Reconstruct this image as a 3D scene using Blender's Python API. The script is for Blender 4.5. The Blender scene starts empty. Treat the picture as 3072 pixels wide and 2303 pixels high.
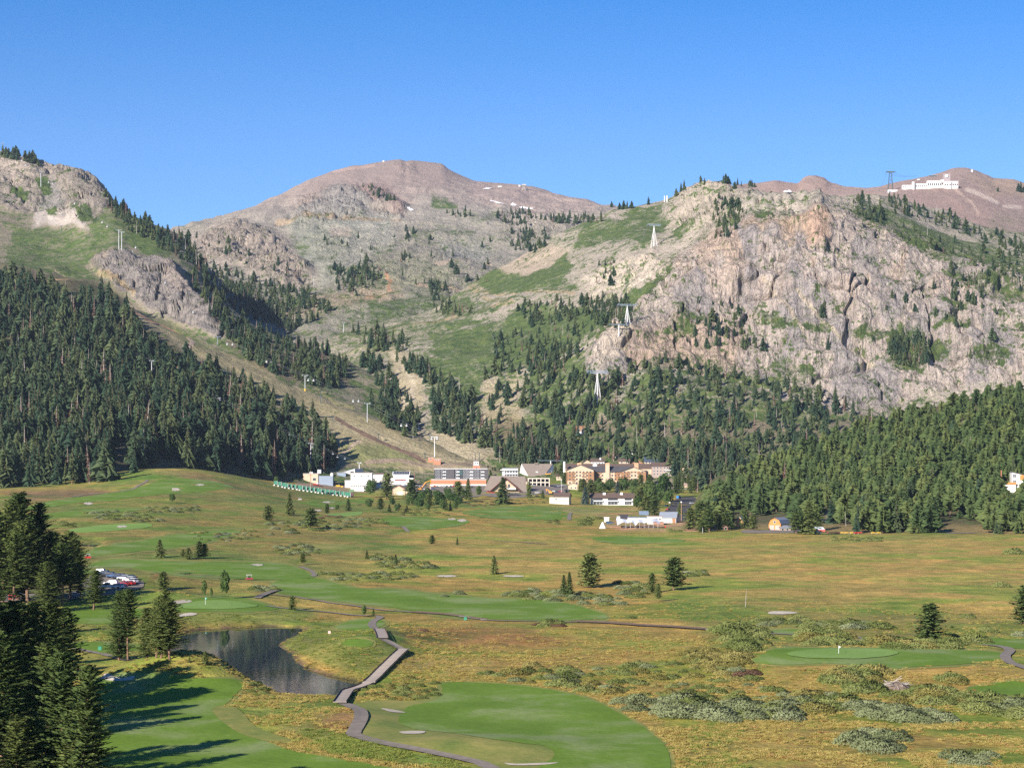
import bpy, bmesh, math, random
import numpy as np
from mathutils import Vector, Matrix
from mathutils.geometry import delaunay_2d_cdt

random.seed(7)
RNG = np.random.default_rng(11)
SC = bpy.context.scene
COL = SC.collection

# ---------------------------------------------------------------- camera, sky, sun, exposure
F = 6200.0      # focal length in pixels of the 3072 px wide photograph
CX = 1536.0
YH = 1371.0     # row of the horizon
HC = 43.0       # metres above the meadow
cam_d = bpy.data.cameras.new('camera')
cam_d.sensor_fit = 'HORIZONTAL'
cam_d.sensor_width = 36.0
cam_d.lens = F / 3072.0 * 36.0
cam_d.shift_y = (YH - 1151.5) / 3072.0
cam_d.clip_start = 1.0
cam_d.clip_end = 60000.0
cam = bpy.data.objects.new('camera', cam_d)
cam.location = (0, 0, HC)
cam.rotation_euler = (math.radians(90), 0, 0)
COL.objects.link(cam)
SC.camera = cam

SUN_EL = math.radians(23.0)
SUN_AZ = math.radians(32.0)     # light travels this far to the right of straight ahead
to_sun = Vector((-math.sin(SUN_AZ) * math.cos(SUN_EL), -math.cos(SUN_AZ) * math.cos(SUN_EL), math.sin(SUN_EL)))
world = bpy.data.worlds.new('World')
SC.world = world
world.use_nodes = True
wn = world.node_tree.nodes
sky = wn.new('ShaderNodeTexSky')
sky.sky_type = 'NISHITA'
sky.sun_disc = False
sky.sun_elevation = SUN_EL
sky.sun_rotation = math.atan2(to_sun.x, to_sun.y)
sky.altitude = 2800.0
sky.air_density = 1.0
sky.dust_density = 0.0
sky.ozone_density = 9.0
# the clear mountain sky: paler low down, deeper blue overhead
_g = wn.new('ShaderNodeNewGeometry'); _s = wn.new('ShaderNodeSeparateXYZ'); _r = wn.new('ShaderNodeValToRGB'); _m = wn.new('ShaderNodeMix')
_m.data_type = 'RGBA'; _m.blend_type = 'MULTIPLY'; _m.inputs[0].default_value = 1.0
_e = _r.color_ramp.elements; _e.new(0.5); _e.new(0.5)
for _i, (_p, _c) in enumerate(((0.06, (1.45, 1.13, 1.0)), (0.15, (1.10, 1.03, 0.98)), (0.23, (0.34, 0.86, 0.98)), (0.6, (0.30, 0.80, 1.0)))):
    _e[_i].position = _p; _e[_i].color = (*_c, 1)
_n = wn.new('ShaderNodeVectorMath'); _n.operation = 'MULTIPLY'; _n.inputs[1].default_value = (-1, -1, -1)
world.node_tree.links.new(_g.outputs['Incoming'], _n.inputs[0]); world.node_tree.links.new(_n.outputs[0], _s.inputs[0])
world.node_tree.links.new(_s.outputs['Z'], _r.inputs[0]); world.node_tree.links.new(sky.outputs[0], _m.inputs[6]); world.node_tree.links.new(_r.outputs[0], _m.inputs[7])
world.node_tree.links.new(_m.outputs[2], wn['Background'].inputs['Color'])
wn['Background'].inputs['Strength'].default_value = 0.072
sun_d = bpy.data.lights.new('sun', 'SUN')
sun_d.energy = 4.6
sun_d.angle = math.radians(0.53)
sun_d.color = (1.0, 0.915, 0.82)
sun = bpy.data.objects.new('sun', sun_d)
sun.rotation_euler = (-to_sun).to_track_quat('-Z', 'Y').to_euler()
sun.location = (-900, -1500, 1200)
COL.objects.link(sun)
SC.view_settings.view_transform = 'Standard'
SC.view_settings.look = 'None'
SC.view_settings.gamma = 1.0
SC.view_settings.use_curve_mapping = False
SC.view_settings.exposure = 1.08
SC.render.engine = 'CYCLES'
SC.cycles.max_bounces = 4
SC.cycles.diffuse_bounces = 2
SC.cycles.glossy_bounces = 2
SC.cycles.transmission_bounces = 2
SC.cycles.volume_bounces = 0
SC.cycles.transparent_max_bounces = 8
SC.cycles.use_denoising = False
SC.cycles.use_adaptive_sampling = False
SC.cycles.use_fast_gi = False

# ---------------------------------------------------------------- numbers: noise, masks, pixel <-> place
def _hash(ix, iy, iz, seed):
    h = (ix.astype(np.uint32) * np.uint32(374761393)) ^ (iy.astype(np.uint32) * np.uint32(668265263)) ^ \
        (iz.astype(np.uint32) * np.uint32(2147483647)) ^ np.uint32(seed * 974711 & 0xffffffff)
    h = (h ^ (h >> np.uint32(13))) * np.uint32(1274126177)
    h = h ^ (h >> np.uint32(16))
    return (h & np.uint32(0xffffff)).astype(np.float64) / float(0xffffff)

def vnoise(x, y, z=None, seed=0):
    x = np.asarray(x, float); y = np.asarray(y, float)
    if z is None:
        ix, iy = np.floor(x).astype(np.int64), np.floor(y).astype(np.int64)
        fx, fy = x - ix, y - iy
        fx, fy = fx*fx*fx*(fx*(fx*6-15)+10), fy*fy*fy*(fy*(fy*6-15)+10)
        o = np.zeros_like(ix)
        a = _hash(ix, iy, o, seed); b = _hash(ix+1, iy, o, seed); c = _hash(ix, iy+1, o, seed); d = _hash(ix+1, iy+1, o, seed)
        return (a*(1-fx)+b*fx)*(1-fy) + (c*(1-fx)+d*fx)*fy
    z = np.asarray(z, float)
    ix, iy, iz = np.floor(x).astype(np.int64), np.floor(y).astype(np.int64), np.floor(z).astype(np.int64)
    fx, fy, fz = x-ix, y-iy, z-iz
    fx, fy, fz = fx*fx*(3-2*fx), fy*fy*(3-2*fy), fz*fz*(3-2*fz)
    r = 0
    for dz in (0, 1):
        a = _hash(ix, iy, iz+dz, seed); b = _hash(ix+1, iy, iz+dz, seed); c = _hash(ix, iy+1, iz+dz, seed); d = _hash(ix+1, iy+1, iz+dz, seed)
        r = r + ((a*(1-fx)+b*fx)*(1-fy) + (c*(1-fx)+d*fx)*fy) * (fz if dz else 1-fz)
    return r

def fbm(x, y, z=None, oct=4, seed=0, gain=0.5):
    s, a, t = 0.0, 1.0, 0.0
    for o in range(oct):
        k = 2.03 ** o
        s = s + a * vnoise(x*k, y*k, None if z is None else z*k, seed + o*17)
        t += a; a *= gain
    return s / t

def ridged(x, y, z=None, oct=4, seed=0, gain=0.55):
    s, a, t = 0.0, 1.0, 0.0
    for o in range(oct):
        k = 2.07 ** o
        s = s + a * (1 - np.abs(2*vnoise(x*k, y*k, None if z is None else z*k, seed + o*31) - 1))
        t += a; a *= gain
    return s / t

def sstep(a, b, v):
    t = np.clip((v - a) / (b - a), 0, 1)
    return t*t*(3-2*t)

def inpoly(px, py, pts):
    r = np.zeros(np.shape(px), bool)
    n = len(pts)
    for i in range(n):
        x1, y1 = pts[i]; x2, y2 = pts[(i+1) % n]
        if y1 == y2: continue
        c = ((y1 > py) != (y2 > py)) & (px < (x2-x1)*(py-y1)/(y2-y1)+x1)
        r ^= c
    return r

def polydist(px, py, pts, closed=True):
    d = np.full(np.shape(px), 1e9)
    n = len(pts)
    for i in range(n if closed else n-1):
        x1, y1 = pts[i]; x2, y2 = pts[(i+1) % n]
        dx, dy = x2-x1, y2-y1
        L = dx*dx+dy*dy + 1e-9
        t = np.clip(((px-x1)*dx+(py-y1)*dy)/L, 0, 1)
        d = np.minimum(d, np.hypot(px-x1-t*dx, py-y1-t*dy))
    return d

def pmask(px, py, pts, soft=14.0):
    """soft polygon mask: 1 inside, 0 outside"""
    d = polydist(px, py, pts)
    s = np.where(inpoly(px, py, pts), d, -d)
    return sstep(-soft, soft, s)

def lmask(px, py, pts, w, soft=4.0):
    return 1 - sstep(w, w+soft, polydist(px, py, pts, closed=False))

def bmask(px, py, cx, cy, rx, ry, ang=0.0, soft=0.35):
    a = math.radians(ang)
    dx, dy = px-cx, py-cy
    u = (dx*math.cos(a)+dy*math.sin(a))/rx
    v = (-dx*math.sin(a)+dy*math.cos(a))/ry
    return 1 - sstep(1-soft, 1+soft, np.hypot(u, v))

def mix(c, new, m):
    return c*(1-m[..., None]) + np.asarray(new)*m[..., None]

def z_at(py, Y):
    return HC + (YH - py) * Y / F

def pchip_rows(V, nper):
    """V: (lines, cols) -> rows; monotone cubic through the lines, nper[i] rows in segment i"""
    d = np.diff(V, axis=0)
    m = np.zeros_like(V)
    a, b = d[:-1], d[1:]
    with np.errstate(all='ignore'):
        hm = np.where(a*b > 0, 2*a*b/(a+b+1e-12*np.sign(a+b+1e-30)), 0)
    m[1:-1] = np.nan_to_num(hm)
    m[0], m[-1] = d[0], d[-1]
    out = []
    for i in range(len(V)-1):
        t = (np.arange(nper[i]) / nper[i])[:, None]
        h00 = 2*t**3-3*t**2+1; h10 = t**3-2*t**2+t; h01 = -2*t**3+3*t**2; h11 = t**3-t**2
        out.append(h00*V[i]+h10*m[i]+h01*V[i+1]+h11*m[i+1])
    out.append(V[-1][None])
    return np.concatenate(out)

def grid_normals(X, Y, Z):
    du = np.stack([np.gradient(X, axis=1), np.gradient(Y, axis=1), np.gradient(Z, axis=1)], -1)
    dv = np.stack([np.gradient(X, axis=0), np.gradient(Y, axis=0), np.gradient(Z, axis=0)], -1)
    n = np.cross(du, dv)
    n /= np.linalg.norm(n, axis=-1, keepdims=True) + 1e-9
    return n

def raw_mesh(name, co, faces=None, quads=None):
    me = bpy.data.meshes.new(name)
    co = np.asarray(co, np.float32).reshape(-1, 3)
    if quads is not None:
        q = np.asarray(quads, np.int32).reshape(-1, 4)
        me.vertices.add(len(co)); me.vertices.foreach_set('co', co.ravel())
        me.loops.add(q.size); me.loops.foreach_set('vertex_index', q.ravel())
        me.polygons.add(len(q))
        me.polygons.foreach_set('loop_start', np.arange(0, q.size, 4, dtype=np.int32))
        me.polygons.foreach_set('use_smooth', np.zeros(len(q), bool))
        me.update(calc_edges=True)
    else:
        me.from_pydata(co.tolist(), [], faces)
        me.polygons.foreach_set('use_smooth', np.zeros(len(me.polygons), bool))
        me.update()
    return me

def add_obj(name, me, mats=None, parent=None, **props):
    o = bpy.data.objects.new(name, me)
    COL.objects.link(o)
    if mats is not None:
        for m in (mats if isinstance(mats, (list, tuple)) else [mats]):
            me.materials.append(m)
    if parent is not None:
        o.parent = parent
    for k, v in props.items():
        o[k] = v
    return o

def set_attr(me, name, arr):
    arr = np.asarray(arr, np.float32)
    if arr.ndim >= 2 and arr.shape[-1] == 3:
        a = me.attributes.new(name, 'FLOAT_COLOR', 'POINT')
        c = np.ones((arr.reshape(-1, 3).shape[0], 4), np.float32); c[:, :3] = arr.reshape(-1, 3)
        a.data.foreach_set('color', c.ravel())
    else:
        a = me.attributes.new(name, 'FLOAT', 'POINT')
        a.data.foreach_set('value', arr.ravel())

class Layer: pass
LAYERS = {}

def grid_quads(nr, nc):
    i = np.arange(nr*nc).reshape(nr, nc)
    return np.stack([i[:-1, :-1], i[:-1, 1:], i[1:, 1:], i[1:, :-1]], -1).reshape(-1, 4)

def build_layer(name, cols, lines, nper, back, disp=None):
    """lines: bottom to top, each [(px,py,Y),...]. back: list of (dY, dz) steps behind the crest."""
    zs, Ys = [], []
    for ln in lines:
        a = np.array(ln, float)
        Y = np.interp(cols, a[:, 0], a[:, 2]); p = np.interp(cols, a[:, 0], a[:, 1])
        zs.append(z_at(p, Y)); Ys.append(Y)
    npr = list(nper)
    for dY, dz, n in back:
        zs.append(zs[-1] + dz); Ys.append(Ys[-1] + dY); npr.append(n)
    zs, Ys = np.array(zs), np.array(Ys)
    # light smoothing across columns so that the control points do not show as creases
    k = np.array([1, 2, 3, 2, 1.]); k /= k.sum()
    for A in (zs, Ys):
        for r in range(len(A)):
            A[r] = np.convolve(np.pad(A[r], 2, mode='edge'), k, 'valid')
    Z = pchip_rows(zs, npr); Y = pchip_rows(Ys, npr)
    u = (cols - CX) / F
    X = u[None] * Y
    L = Layer()
    L.name, L.cols = name, cols
    L.ntop = sum(nper)
    px = np.broadcast_to(cols[None], Z.shape); py = YH - (Z-HC)*F/Y
    L.px, L.py = px.copy(), py.copy()        # before displacement: used for masks
    if disp is not None:
        n = grid_normals(X, Y, Z)
        amp = disp(X, Y, Z, px, py)
        X = X + n[..., 0]*amp; Y = Y + n[..., 1]*amp; Z = Z + n[..., 2]*amp
    L.X, L.Y, L.Z = X, Y, Z
    L.ppy = YH - (Z-HC)*F/Y
    L.ppx = CX + X*F/Y
    L.nrm = grid_normals(X, Y, Z)
    LAYERS[name] = L
    return L

def layer_hit(L, px, py):
    """first place (front to back) where the sight line through a pixel meets this layer, or None"""
    c = int(round((px - L.cols[0]) / (L.cols[1]-L.cols[0])))
    if c < 0 or c >= len(L.cols): return None
    col = L.ppy[:, c]
    b = np.nonzero((col[:-1] >= py) & (col[1:] < py))[0]
    if len(b) == 0: return None
    i = b[0]
    t = (col[i]-py)/(col[i]-col[i+1]+1e-9)
    Y = L.Y[i, c]*(1-t)+L.Y[i+1, c]*t
    X = L.X[i, c]*(1-t)+L.X[i+1, c]*t
    Z = L.Z[i, c]*(1-t)+L.Z[i+1, c]*t
    return X, Y, Z, L.name, L.nrm[i, c]

def hit(px, py, only=None):
    best = None
    for nme, L in LAYERS.items():
        if only and nme not in only: continue
        h = layer_hit(L, px, py)
        if h and (best is None or h[1] < best[1]): best = h
    return best
# ---------------------------------------------------------------- materials
MATS = {}
def node_mat(name):
    m = bpy.data.materials.new(name)
    m.use_nodes = True
    MATS[name] = m
    nt = m.node_tree
    return m, nt, nt.nodes['Principled BSDF']

def N(nt, t, **kw):
    n = nt.nodes.new(t)
    for k, v in kw.items():
        if k == 'op': n.operation = v
        elif k == 'blend': n.data_type = 'RGBA'; n.blend_type = v
        else: setattr(n, k, v)
    return n

def math_n(nt, op, a, b=None, c=None, clamp=False):
    n = nt.nodes.new('ShaderNodeMath'); n.operation = op; n.use_clamp = clamp
    for i, v in enumerate((a, b, c)):
        if v is None: continue
        if isinstance(v, (int, float)): n.inputs[i].default_value = v
        else: nt.links.new(v, n.inputs[i])
    return n.outputs[0]

def mixc(nt, fac, a, b, blend='MIX'):
    n = nt.nodes.new('ShaderNodeMix'); n.data_type = 'RGBA'; n.blend_type = blend
    for i, v in ((0, fac), (6, a), (7, b)):
        if isinstance(v, (int, float)): n.inputs[i].default_value = v
        elif isinstance(v, (tuple, list)): n.inputs[i].default_value = (*v[:3], 1)
        else: nt.links.new(v, n.inputs[i])
    return n.outputs[2]

def noise_n(nt, vec, scale, detail=5, rough=0.55, dist=0.0):
    n = nt.nodes.new('ShaderNodeTexNoise')
    n.inputs['Scale'].default_value = scale; n.inputs['Detail'].default_value = detail
    n.inputs['Roughness'].default_value = rough; n.inputs['Distortion'].default_value = dist
    if vec is not None: nt.links.new(vec, n.inputs['Vector'])
    return n.outputs['Fac']

def ramp_n(nt, fac, stops):
    n = nt.nodes.new('ShaderNodeValToRGB')
    e = n.color_ramp.elements
    while len(e) < len(stops): e.new(0.5)
    for i, (p, c) in enumerate(stops):
        e[i].position = p; e[i].color = (*c, 1) if len(c) == 3 else c
    nt.links.new(fac, n.inputs[0])
    return n.outputs[0]

def maprange(nt, v, a, b, c=0.0, d=1.0):
    n = nt.nodes.new('ShaderNodeMapRange')
    nt.links.new(v, n.inputs[0])
    for i, x in enumerate((a, b, c, d)): n.inputs[i+1].default_value = x
    return n.outputs[0]

def scaled(nt, vec, s):
    n = nt.nodes.new('ShaderNodeMapping'); n.inputs['Scale'].default_value = s
    nt.links.new(vec, n.inputs['Vector'])
    return n.outputs[0]

def bump_n(nt, h, strength, dist):
    n = nt.nodes.new('ShaderNodeBump'); n.inputs['Strength'].default_value = strength; n.inputs['Distance'].default_value = dist
    nt.links.new(h, n.inputs['Height'])
    return n.outputs[0]

def attr_n(nt, name, out='Fac'):
    n = nt.nodes.new('ShaderNodeAttribute'); n.attribute_name = name
    return n.outputs[out]

def mountain_mat():
    m, nt, bs = node_mat('mountain_rock_and_brush')
    geo = nt.nodes.new('ShaderNodeNewGeometry').outputs['Position']
    base = attr_n(nt, 'base', 'Color'); brush = attr_n(nt, 'brush'); cliff = attr_n(nt, 'cliff'); fine = attr_n(nt, 'fine')
    n1 = noise_n(nt, geo, 0.035, 7, 0.62)
    n2 = noise_n(nt, geo, 0.16, 6, 0.65)
    stre = scaled(nt, geo, (0.22, 0.22, 0.022))
    nv = noise_n(nt, stre, 1.0, 8, 0.68, 0.4)
    cracks = noise_n(nt, scaled(nt, geo, (0.11, 0.11, 0.011)), 1.0, 6, 0.62, 0.6)
    # brush patches
    bsum = math_n(nt, 'ADD', math_n(nt, 'MULTIPLY', n1, 0.9), math_n(nt, 'MULTIPLY', n2, 1.1))
    b = math_n(nt, 'ADD', brush, math_n(nt, 'MULTIPLY', math_n(nt, 'SUBTRACT', bsum, 1.0), 1.9))
    bm = maprange(nt, b, 0.46, 0.60)
    bm = math_n(nt, 'MULTIPLY', bm, math_n(nt, 'GREATER_THAN', brush, 0.02))
    gcol = ramp_n(nt, noise_n(nt, geo, 0.09, 5, 0.7), [(0.32, (0.042, 0.074, 0.026)), (0.5, (0.076, 0.116, 0.034)), (0.68, (0.135, 0.165, 0.050))])
    rockv = ramp_n(nt, nv, [(0.34, (0.50, 0.49, 0.50)), (0.47, (0.95, 0.95, 0.95)), (0.66, (1.32, 1.29, 1.25))])
    rockf = ramp_n(nt, n2, [(0.36, (0.66, 0.65, 0.64)), (0.5, (1, 1, 1)), (0.64, (1.24, 1.22, 1.2))])
    vmix = mixc(nt, cliff, rockf, rockv)
    soft = mixc(nt, fine, (1, 1, 1), vmix)
    rock = mixc(nt, 1.0, base, soft, 'MULTIPLY')
    n3 = noise_n(nt, geo, 0.42, 4, 0.72)
    rock = mixc(nt, 1.0, rock, ramp_n(nt, n3, [(0.34, (.66, .65, .65)), (0.5, (1, 1, 1)), (0.66, (1.3, 1.28, 1.25))]), 'MULTIPLY')
    dots = math_n(nt, 'MULTIPLY', maprange(nt, math_n(nt, 'ADD', n3, math_n(nt, 'MULTIPLY', brush, 0.22)), 0.62, 0.66), math_n(nt, 'GREATER_THAN', brush, 0.06))
    bm = math_n(nt, 'MAXIMUM', bm, math_n(nt, 'MULTIPLY', dots, 0.85))
    bm = math_n(nt, 'MULTIPLY', bm, maprange(nt, n3, 0.34, 0.42, 0.45, 1.0))
    col = mixc(nt, bm, rock, gcol)
    nt.links.new(col, bs.inputs['Base Color'])
    bs.inputs['Roughness'].default_value = 0.95
    bs.inputs['Specular IOR Level'].default_value = 0.1
    hh = math_n(nt, 'ADD', math_n(nt, 'MULTIPLY', nv, cliff), math_n(nt, 'MULTIPLY', n2, 0.5))
    hh = math_n(nt, 'ADD', hh, math_n(nt, 'MULTIPLY', cracks, math_n(nt, 'MULTIPLY', cliff, 1.5)))
    hh = math_n(nt, 'MULTIPLY', hh, math_n(nt, 'ADD', math_n(nt, 'MULTIPLY', fine, 0.9), 0.15))
    nt.links.new(bump_n(nt, hh, 0.9, 9.0), bs.inputs['Normal'])
    return m

def meadow_mat():
    m, nt, bs = node_mat('dry_meadow_grass')
    geo = nt.nodes.new('ShaderNodeNewGeometry').outputs['Position']
    base = attr_n(nt, 'base', 'Color')
    na = noise_n(nt, geo, 0.022, 7, 0.62, 0.6)
    nb = noise_n(nt, geo, 0.11, 6, 0.68, 0.3)
    nc = noise_n(nt, geo, 0.7, 5, 0.7)
    w = attr_n(nt, 'wild')
    tint = ramp_n(nt, na, [(0.36, (0.52, 0.88, 0.45)), (0.45, (0.82, 1.04, 0.72)), (0.51, (1.0, 0.97, 0.95)), (0.57, (1.06, 0.96, 0.90)), (0.65, (1.34, 1.24, 1.2))])
    tint2 = ramp_n(nt, nb, [(0.36, (0.62, 0.74, 0.56)), (0.5, (1, 1, 1)), (0.64, (1.34, 1.24, 1.2))])
    tint3 = ramp_n(nt, nc, [(0.34, (0.80, 0.83, 0.78)), (0.5, (1, 1, 1)), (0.66, (1.17, 1.16, 1.14))])
    t = mixc(nt, 1.0, tint, tint2, 'MULTIPLY')
    t = mixc(nt, 1.0, t, tint3, 'MULTIPLY')
    t = mixc(nt, w, (1, 1, 1), t)
    col = mixc(nt, 1.0, base, t, 'MULTIPLY')
    nt.links.new(col, bs.inputs['Base Color'])
    bs.inputs['Roughness'].default_value = 0.9
    bs.inputs['Specular IOR Level'].default_value = 0.15
    h = math_n(nt, 'ADD', math_n(nt, 'MULTIPLY', nb, 1.2), math_n(nt, 'MULTIPLY', nc, 0.5))
    nt.links.new(bump_n(nt, h, 0.8, 1.1), bs.inputs['Normal'])
    return m

M_MOUNT = mountain_mat()
M_MEADOW = meadow_mat()

# ---------------------------------------------------------------- valley floor
VY = np.array([120, 350, 650, 820, 1000, 1240, 1400, 1550, 1700, 1800, 1900, 2000, 2150, 2500.])
VP = np.array([-500, 0, 250, 400, 520, 650, 780, 830, 900, 1050, 1200, 1400, 1600, 1800, 2000, 2300, 3600.])
VZ = np.array([
 # -500   0   250  400  520  650  780  830  900 1050 1200 1400 1600 1800 2000 2300 3600
 [0,    0,   0,   0,   0,   0,   0,   0,   0,   0,   0,   0,   0,   0,   0,   0,   0],
 [0,    0,   0,   0,   0,   0,   0,   0,   0,   0,   0,   0,   0,   0,   0,   0,   0],
 [1,    1,   1,   .5,  .3,  0,   0,   0,   0,   0,   0,   0,   0,   0,   0,   0,   0],
 [3,    3,   3,   2.5, 2,   1.5, 1,   1,   .8,  .3,  0,   0,   0,   0,   0,   0,   0],
 [6,    6,   6,   5.5, 5,   4,   3,   3,   2.6, 1.5, 1,   .5,  0,   0,   0,   0,   0],
 [12,   12,  12,  11.5,11,  9,   8,   7.5, 7,   4.5, 3,   2,   1,   0,   0,   0,   0],
 [16,   16,  16.5,17,  17,  14.5,12,  10.5,9,   5.5, 4,   3,   2,   .3,  0,   0,   0],
 [19,   19,  21,  24,  25,  22,  15.5,13,  10,  6.5, 4.5, 3.5, 2.5, .6,  .4,  0,   0],
 [20,   20,  26,  32,  34,  30,  21,  17,  12.5,7.5, 5.5, 4.5, 3.5, 1,   1,   0,   0],
 [20,   21,  26,  31,  33,  30,  22,  18,  14,  8,   6.5, 6,   5,   2,   2,   1,   0],
 [22,   22,  25,  29,  31,  28,  22,  19,  16,  10,  9,   9,   8,   4,   4,   2,   0],
 [26,   26,  27,  28,  29,  27,  23,  21,  19,  15,  14,  14,  13,  9,   8,   4,   0],
 [40,   40,  40,  40,  40,  38,  34,  32,  30,  27,  25,  24,  22,  18,  14,  8,   0],
 [70,   70,  70,  70,  70,  68,  64,  62,  60,  55,  50,  45,  42,  36,  30,  20,  0],
], float)

POND = [(540,1890),(600,1876),(700,1871),(800,1868),(880,1870),(915,1876),(895,1890),(860,1904),(832,1922),(850,1935),(885,1950),(883,1964),(900,1978),(930,1994),(985,2012),(1040,2022),(1078,2030),(1070,2044),(1052,2062),(1000,2072),(940,2075),(880,2073),(842,2069),(812,2050),(770,2040),(735,2022),(690,2006),(640,2000),(590,1990),(555,1985),(520,1975),(500,1955),(520,1915)]
CREEK = [(868,1858),(915,1876)]
FAR_POND = [(225,1627),(245,1622),(285,1620),(315,1622),(308,1629),(285,1636),(250,1638),(230,1636)]

def _bil(Yq, pq):
    yi = np.clip(np.searchsorted(VY, Yq) - 1, 0, len(VY)-2)
    pi = np.clip(np.searchsorted(VP, pq) - 1, 0, len(VP)-2)
    ty = np.clip((Yq-VY[yi])/(VY[yi+1]-VY[yi]), 0, 1); tp = np.clip((pq-VP[pi])/(VP[pi+1]-VP[pi]), 0, 1)
    ty = ty*ty*(3-2*ty)*0.5+ty*0.5; tp = tp*1.0
    return (VZ[yi, pi]*(1-tp)+VZ[yi, pi+1]*tp)*(1-ty) + (VZ[yi+1, pi]*(1-tp)+VZ[yi+1, pi+1]*tp)*ty

def flat_xy(px, py, z=0.0):
    Y = (HC - z)*F/(py-YH)
    return (px-CX)/F*Y, Y

POND_W = [flat_xy(*p) for p in POND]
FARP_W = [flat_xy(p[0], p[1], 4.2) for p in FAR_POND]
MOUNDS = []   # (X, Y, rx, ry, h)
def mound(px, py, rx, ry, h, z=0.0):
    x, y = flat_xy(px, py, z); MOUNDS.append((x, y, rx, ry, h))
mound(560, 2035, 14, 26, 3.2); mound(450, 2040, 12, 18, 2.2); mound(640, 2040, 10, 16, 1.5)
mound(1130, 1935, 13, 45, 2.6); mound(1080, 1960, 10, 30, 1.5)
mound(2560, 1985, 44, 60, 2.2); mound(2250, 1990, 16, 30, 1.3)
mound(620, 1830, 26, 40, 2.0, 0.5); mound(1010, 2165, 10, 16, 1.2); mound(1290, 2250, 18, 12, 1.3)
mound(560, 1745, 16, 26, 2.0, 1.0); mound(760, 1795, 10, 26, 1.2)
mound(400, 1800, 20, 25, 3.0, .5); mound(330, 1745, 30, 40, 2.0, 1)

def zv(X, Y):
    X = np.asarray(X, float); Y = np.asarray(Y, float)
    p = CX + X*F/np.maximum(Y, 1)
    z = (_bil(Y, p-45)+_bil(Y, p-15)+_bil(Y, p+15)+_bil(Y, p+45))/4
    far = np.clip((Y-250)/900, 0, 1)
    z = z + (fbm(X/70, Y/70, oct=3, seed=3)-0.5)*(1.6+1.5*far) + (fbm(X/16, Y/16, oct=2, seed=5)-0.5)*0.5
    for mx, my, rx, ry, h in MOUNDS:
        r2 = ((X-mx)/rx)**2 + ((Y-my)/ry)**2
        z = z + h*np.exp(-r2*1.2)
    near = (Y > 280) & (Y < 760) & (X < 20)
    if near.any():
        d = polydist(X[near], Y[near], POND_W); ins = inpoly(X[near], Y[near], POND_W)
        s = np.where(ins, -d, d)
        k = 1 - sstep(-3.0, 9.0, s)
        zz = z[near]
        bank = -1.05 - np.clip(-s, 0, 4)*0.5 + np.clip(s, 0, 6)*0.22
        z[near] = zz*(1-k) + bank*k
        s2 = np.where(inpoly(X[near], Y[near], FARP_W), 0, polydist(X[near], Y[near], FARP_W))
    nf = (Y > 850) & (Y < 1200) & (X < -120)
    if nf.any():
        d = polydist(X[nf], Y[nf], FARP_W); ins = inpoly(X[nf], Y[nf], FARP_W)
        s = np.where(ins, -d, d)
        k = 1 - sstep(-2.0, 7.0, s)
        z[nf] = z[nf]*(1-k) + (3.6 + np.clip(s, -3, 5)*0.2)*k
    return z

vcols = np.arange(-420, 3500.1, 4.0)
# rows spaced so that they are even in the picture
vy_pix = np.concatenate([np.arange(2640, 1600, -4.0), np.arange(1600, 1500, -2.0)])
vrY = np.concatenate([HC*F/(vy_pix-YH), np.arange(HC*F/(1502-YH)+8, 2500, 8.0)])
Yg, Pg = np.meshgrid(vrY, vcols, indexing='ij')
Xg = (Pg-CX)/F*Yg
Zg = zv(Xg.ravel(), Yg.ravel()).reshape(Xg.shape)
VAL = Layer(); VAL.name = 'valley'; VAL.cols = vcols
VAL.X, VAL.Y, VAL.Z = Xg, Yg, Zg
VAL.px, VAL.py = Pg, YH-(Zg-HC)*F/Yg
VAL.ppy = VAL.py; VAL.ppx = Pg; VAL.nrm = grid_normals(Xg, Yg, Zg)
LAYERS['valley'] = VAL

def vhit(px, py):
    """a pixel of the photograph -> the place on the valley floor"""
    h = layer_hit(VAL, px, py)
    if h is None:
        c = int(np.clip(round((px - vcols[0]) / 4.0), 0, len(vcols)-1))
        i = int(np.argmin(np.abs(VAL.ppy[:, c]-py)))
        return float(VAL.X[i, c]), float(VAL.Y[i, c]), float(VAL.Z[i, c])
    return h[:3]

p, q = VAL.px, VAL.py
w1 = (fbm(Xg/30, Yg/60, oct=4, seed=21)-0.5)*26*np.clip(400/Yg*2, 0.2, 1.2)
q2 = q + w1*0.6; p2 = p + w1*3
c = np.zeros(p.shape+(3,)) + np.array((0.305, 0.252, 0.066))          # dry straw meadow
big = fbm(Xg/140, Yg/160, oct=4, seed=33)
c = mix(c, (0.300, 0.195, 0.056), sstep(0.50, 0.62, big)*0.5)         # rusty sedge
c = mix(c, (0.165, 0.195, 0.048), sstep(0.47, 0.36, big)*0.8)          # damp green
c = mix(c, (0.420, 0.285, 0.088), pmask(p2, q2, [(1250,1590),(2000,1640),(3200,1600),(3200,1850),(2450,1830),(2050,1770),(1500,1740),(1300,1680)], 60)*0.6)
c = mix(c, (0.235, 0.125, 0.052), pmask(p2, q2, [(1180,1870),(1560,1880),(1700,1930),(1450,1935),(1170,1915)], 16)*0.7)
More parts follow.
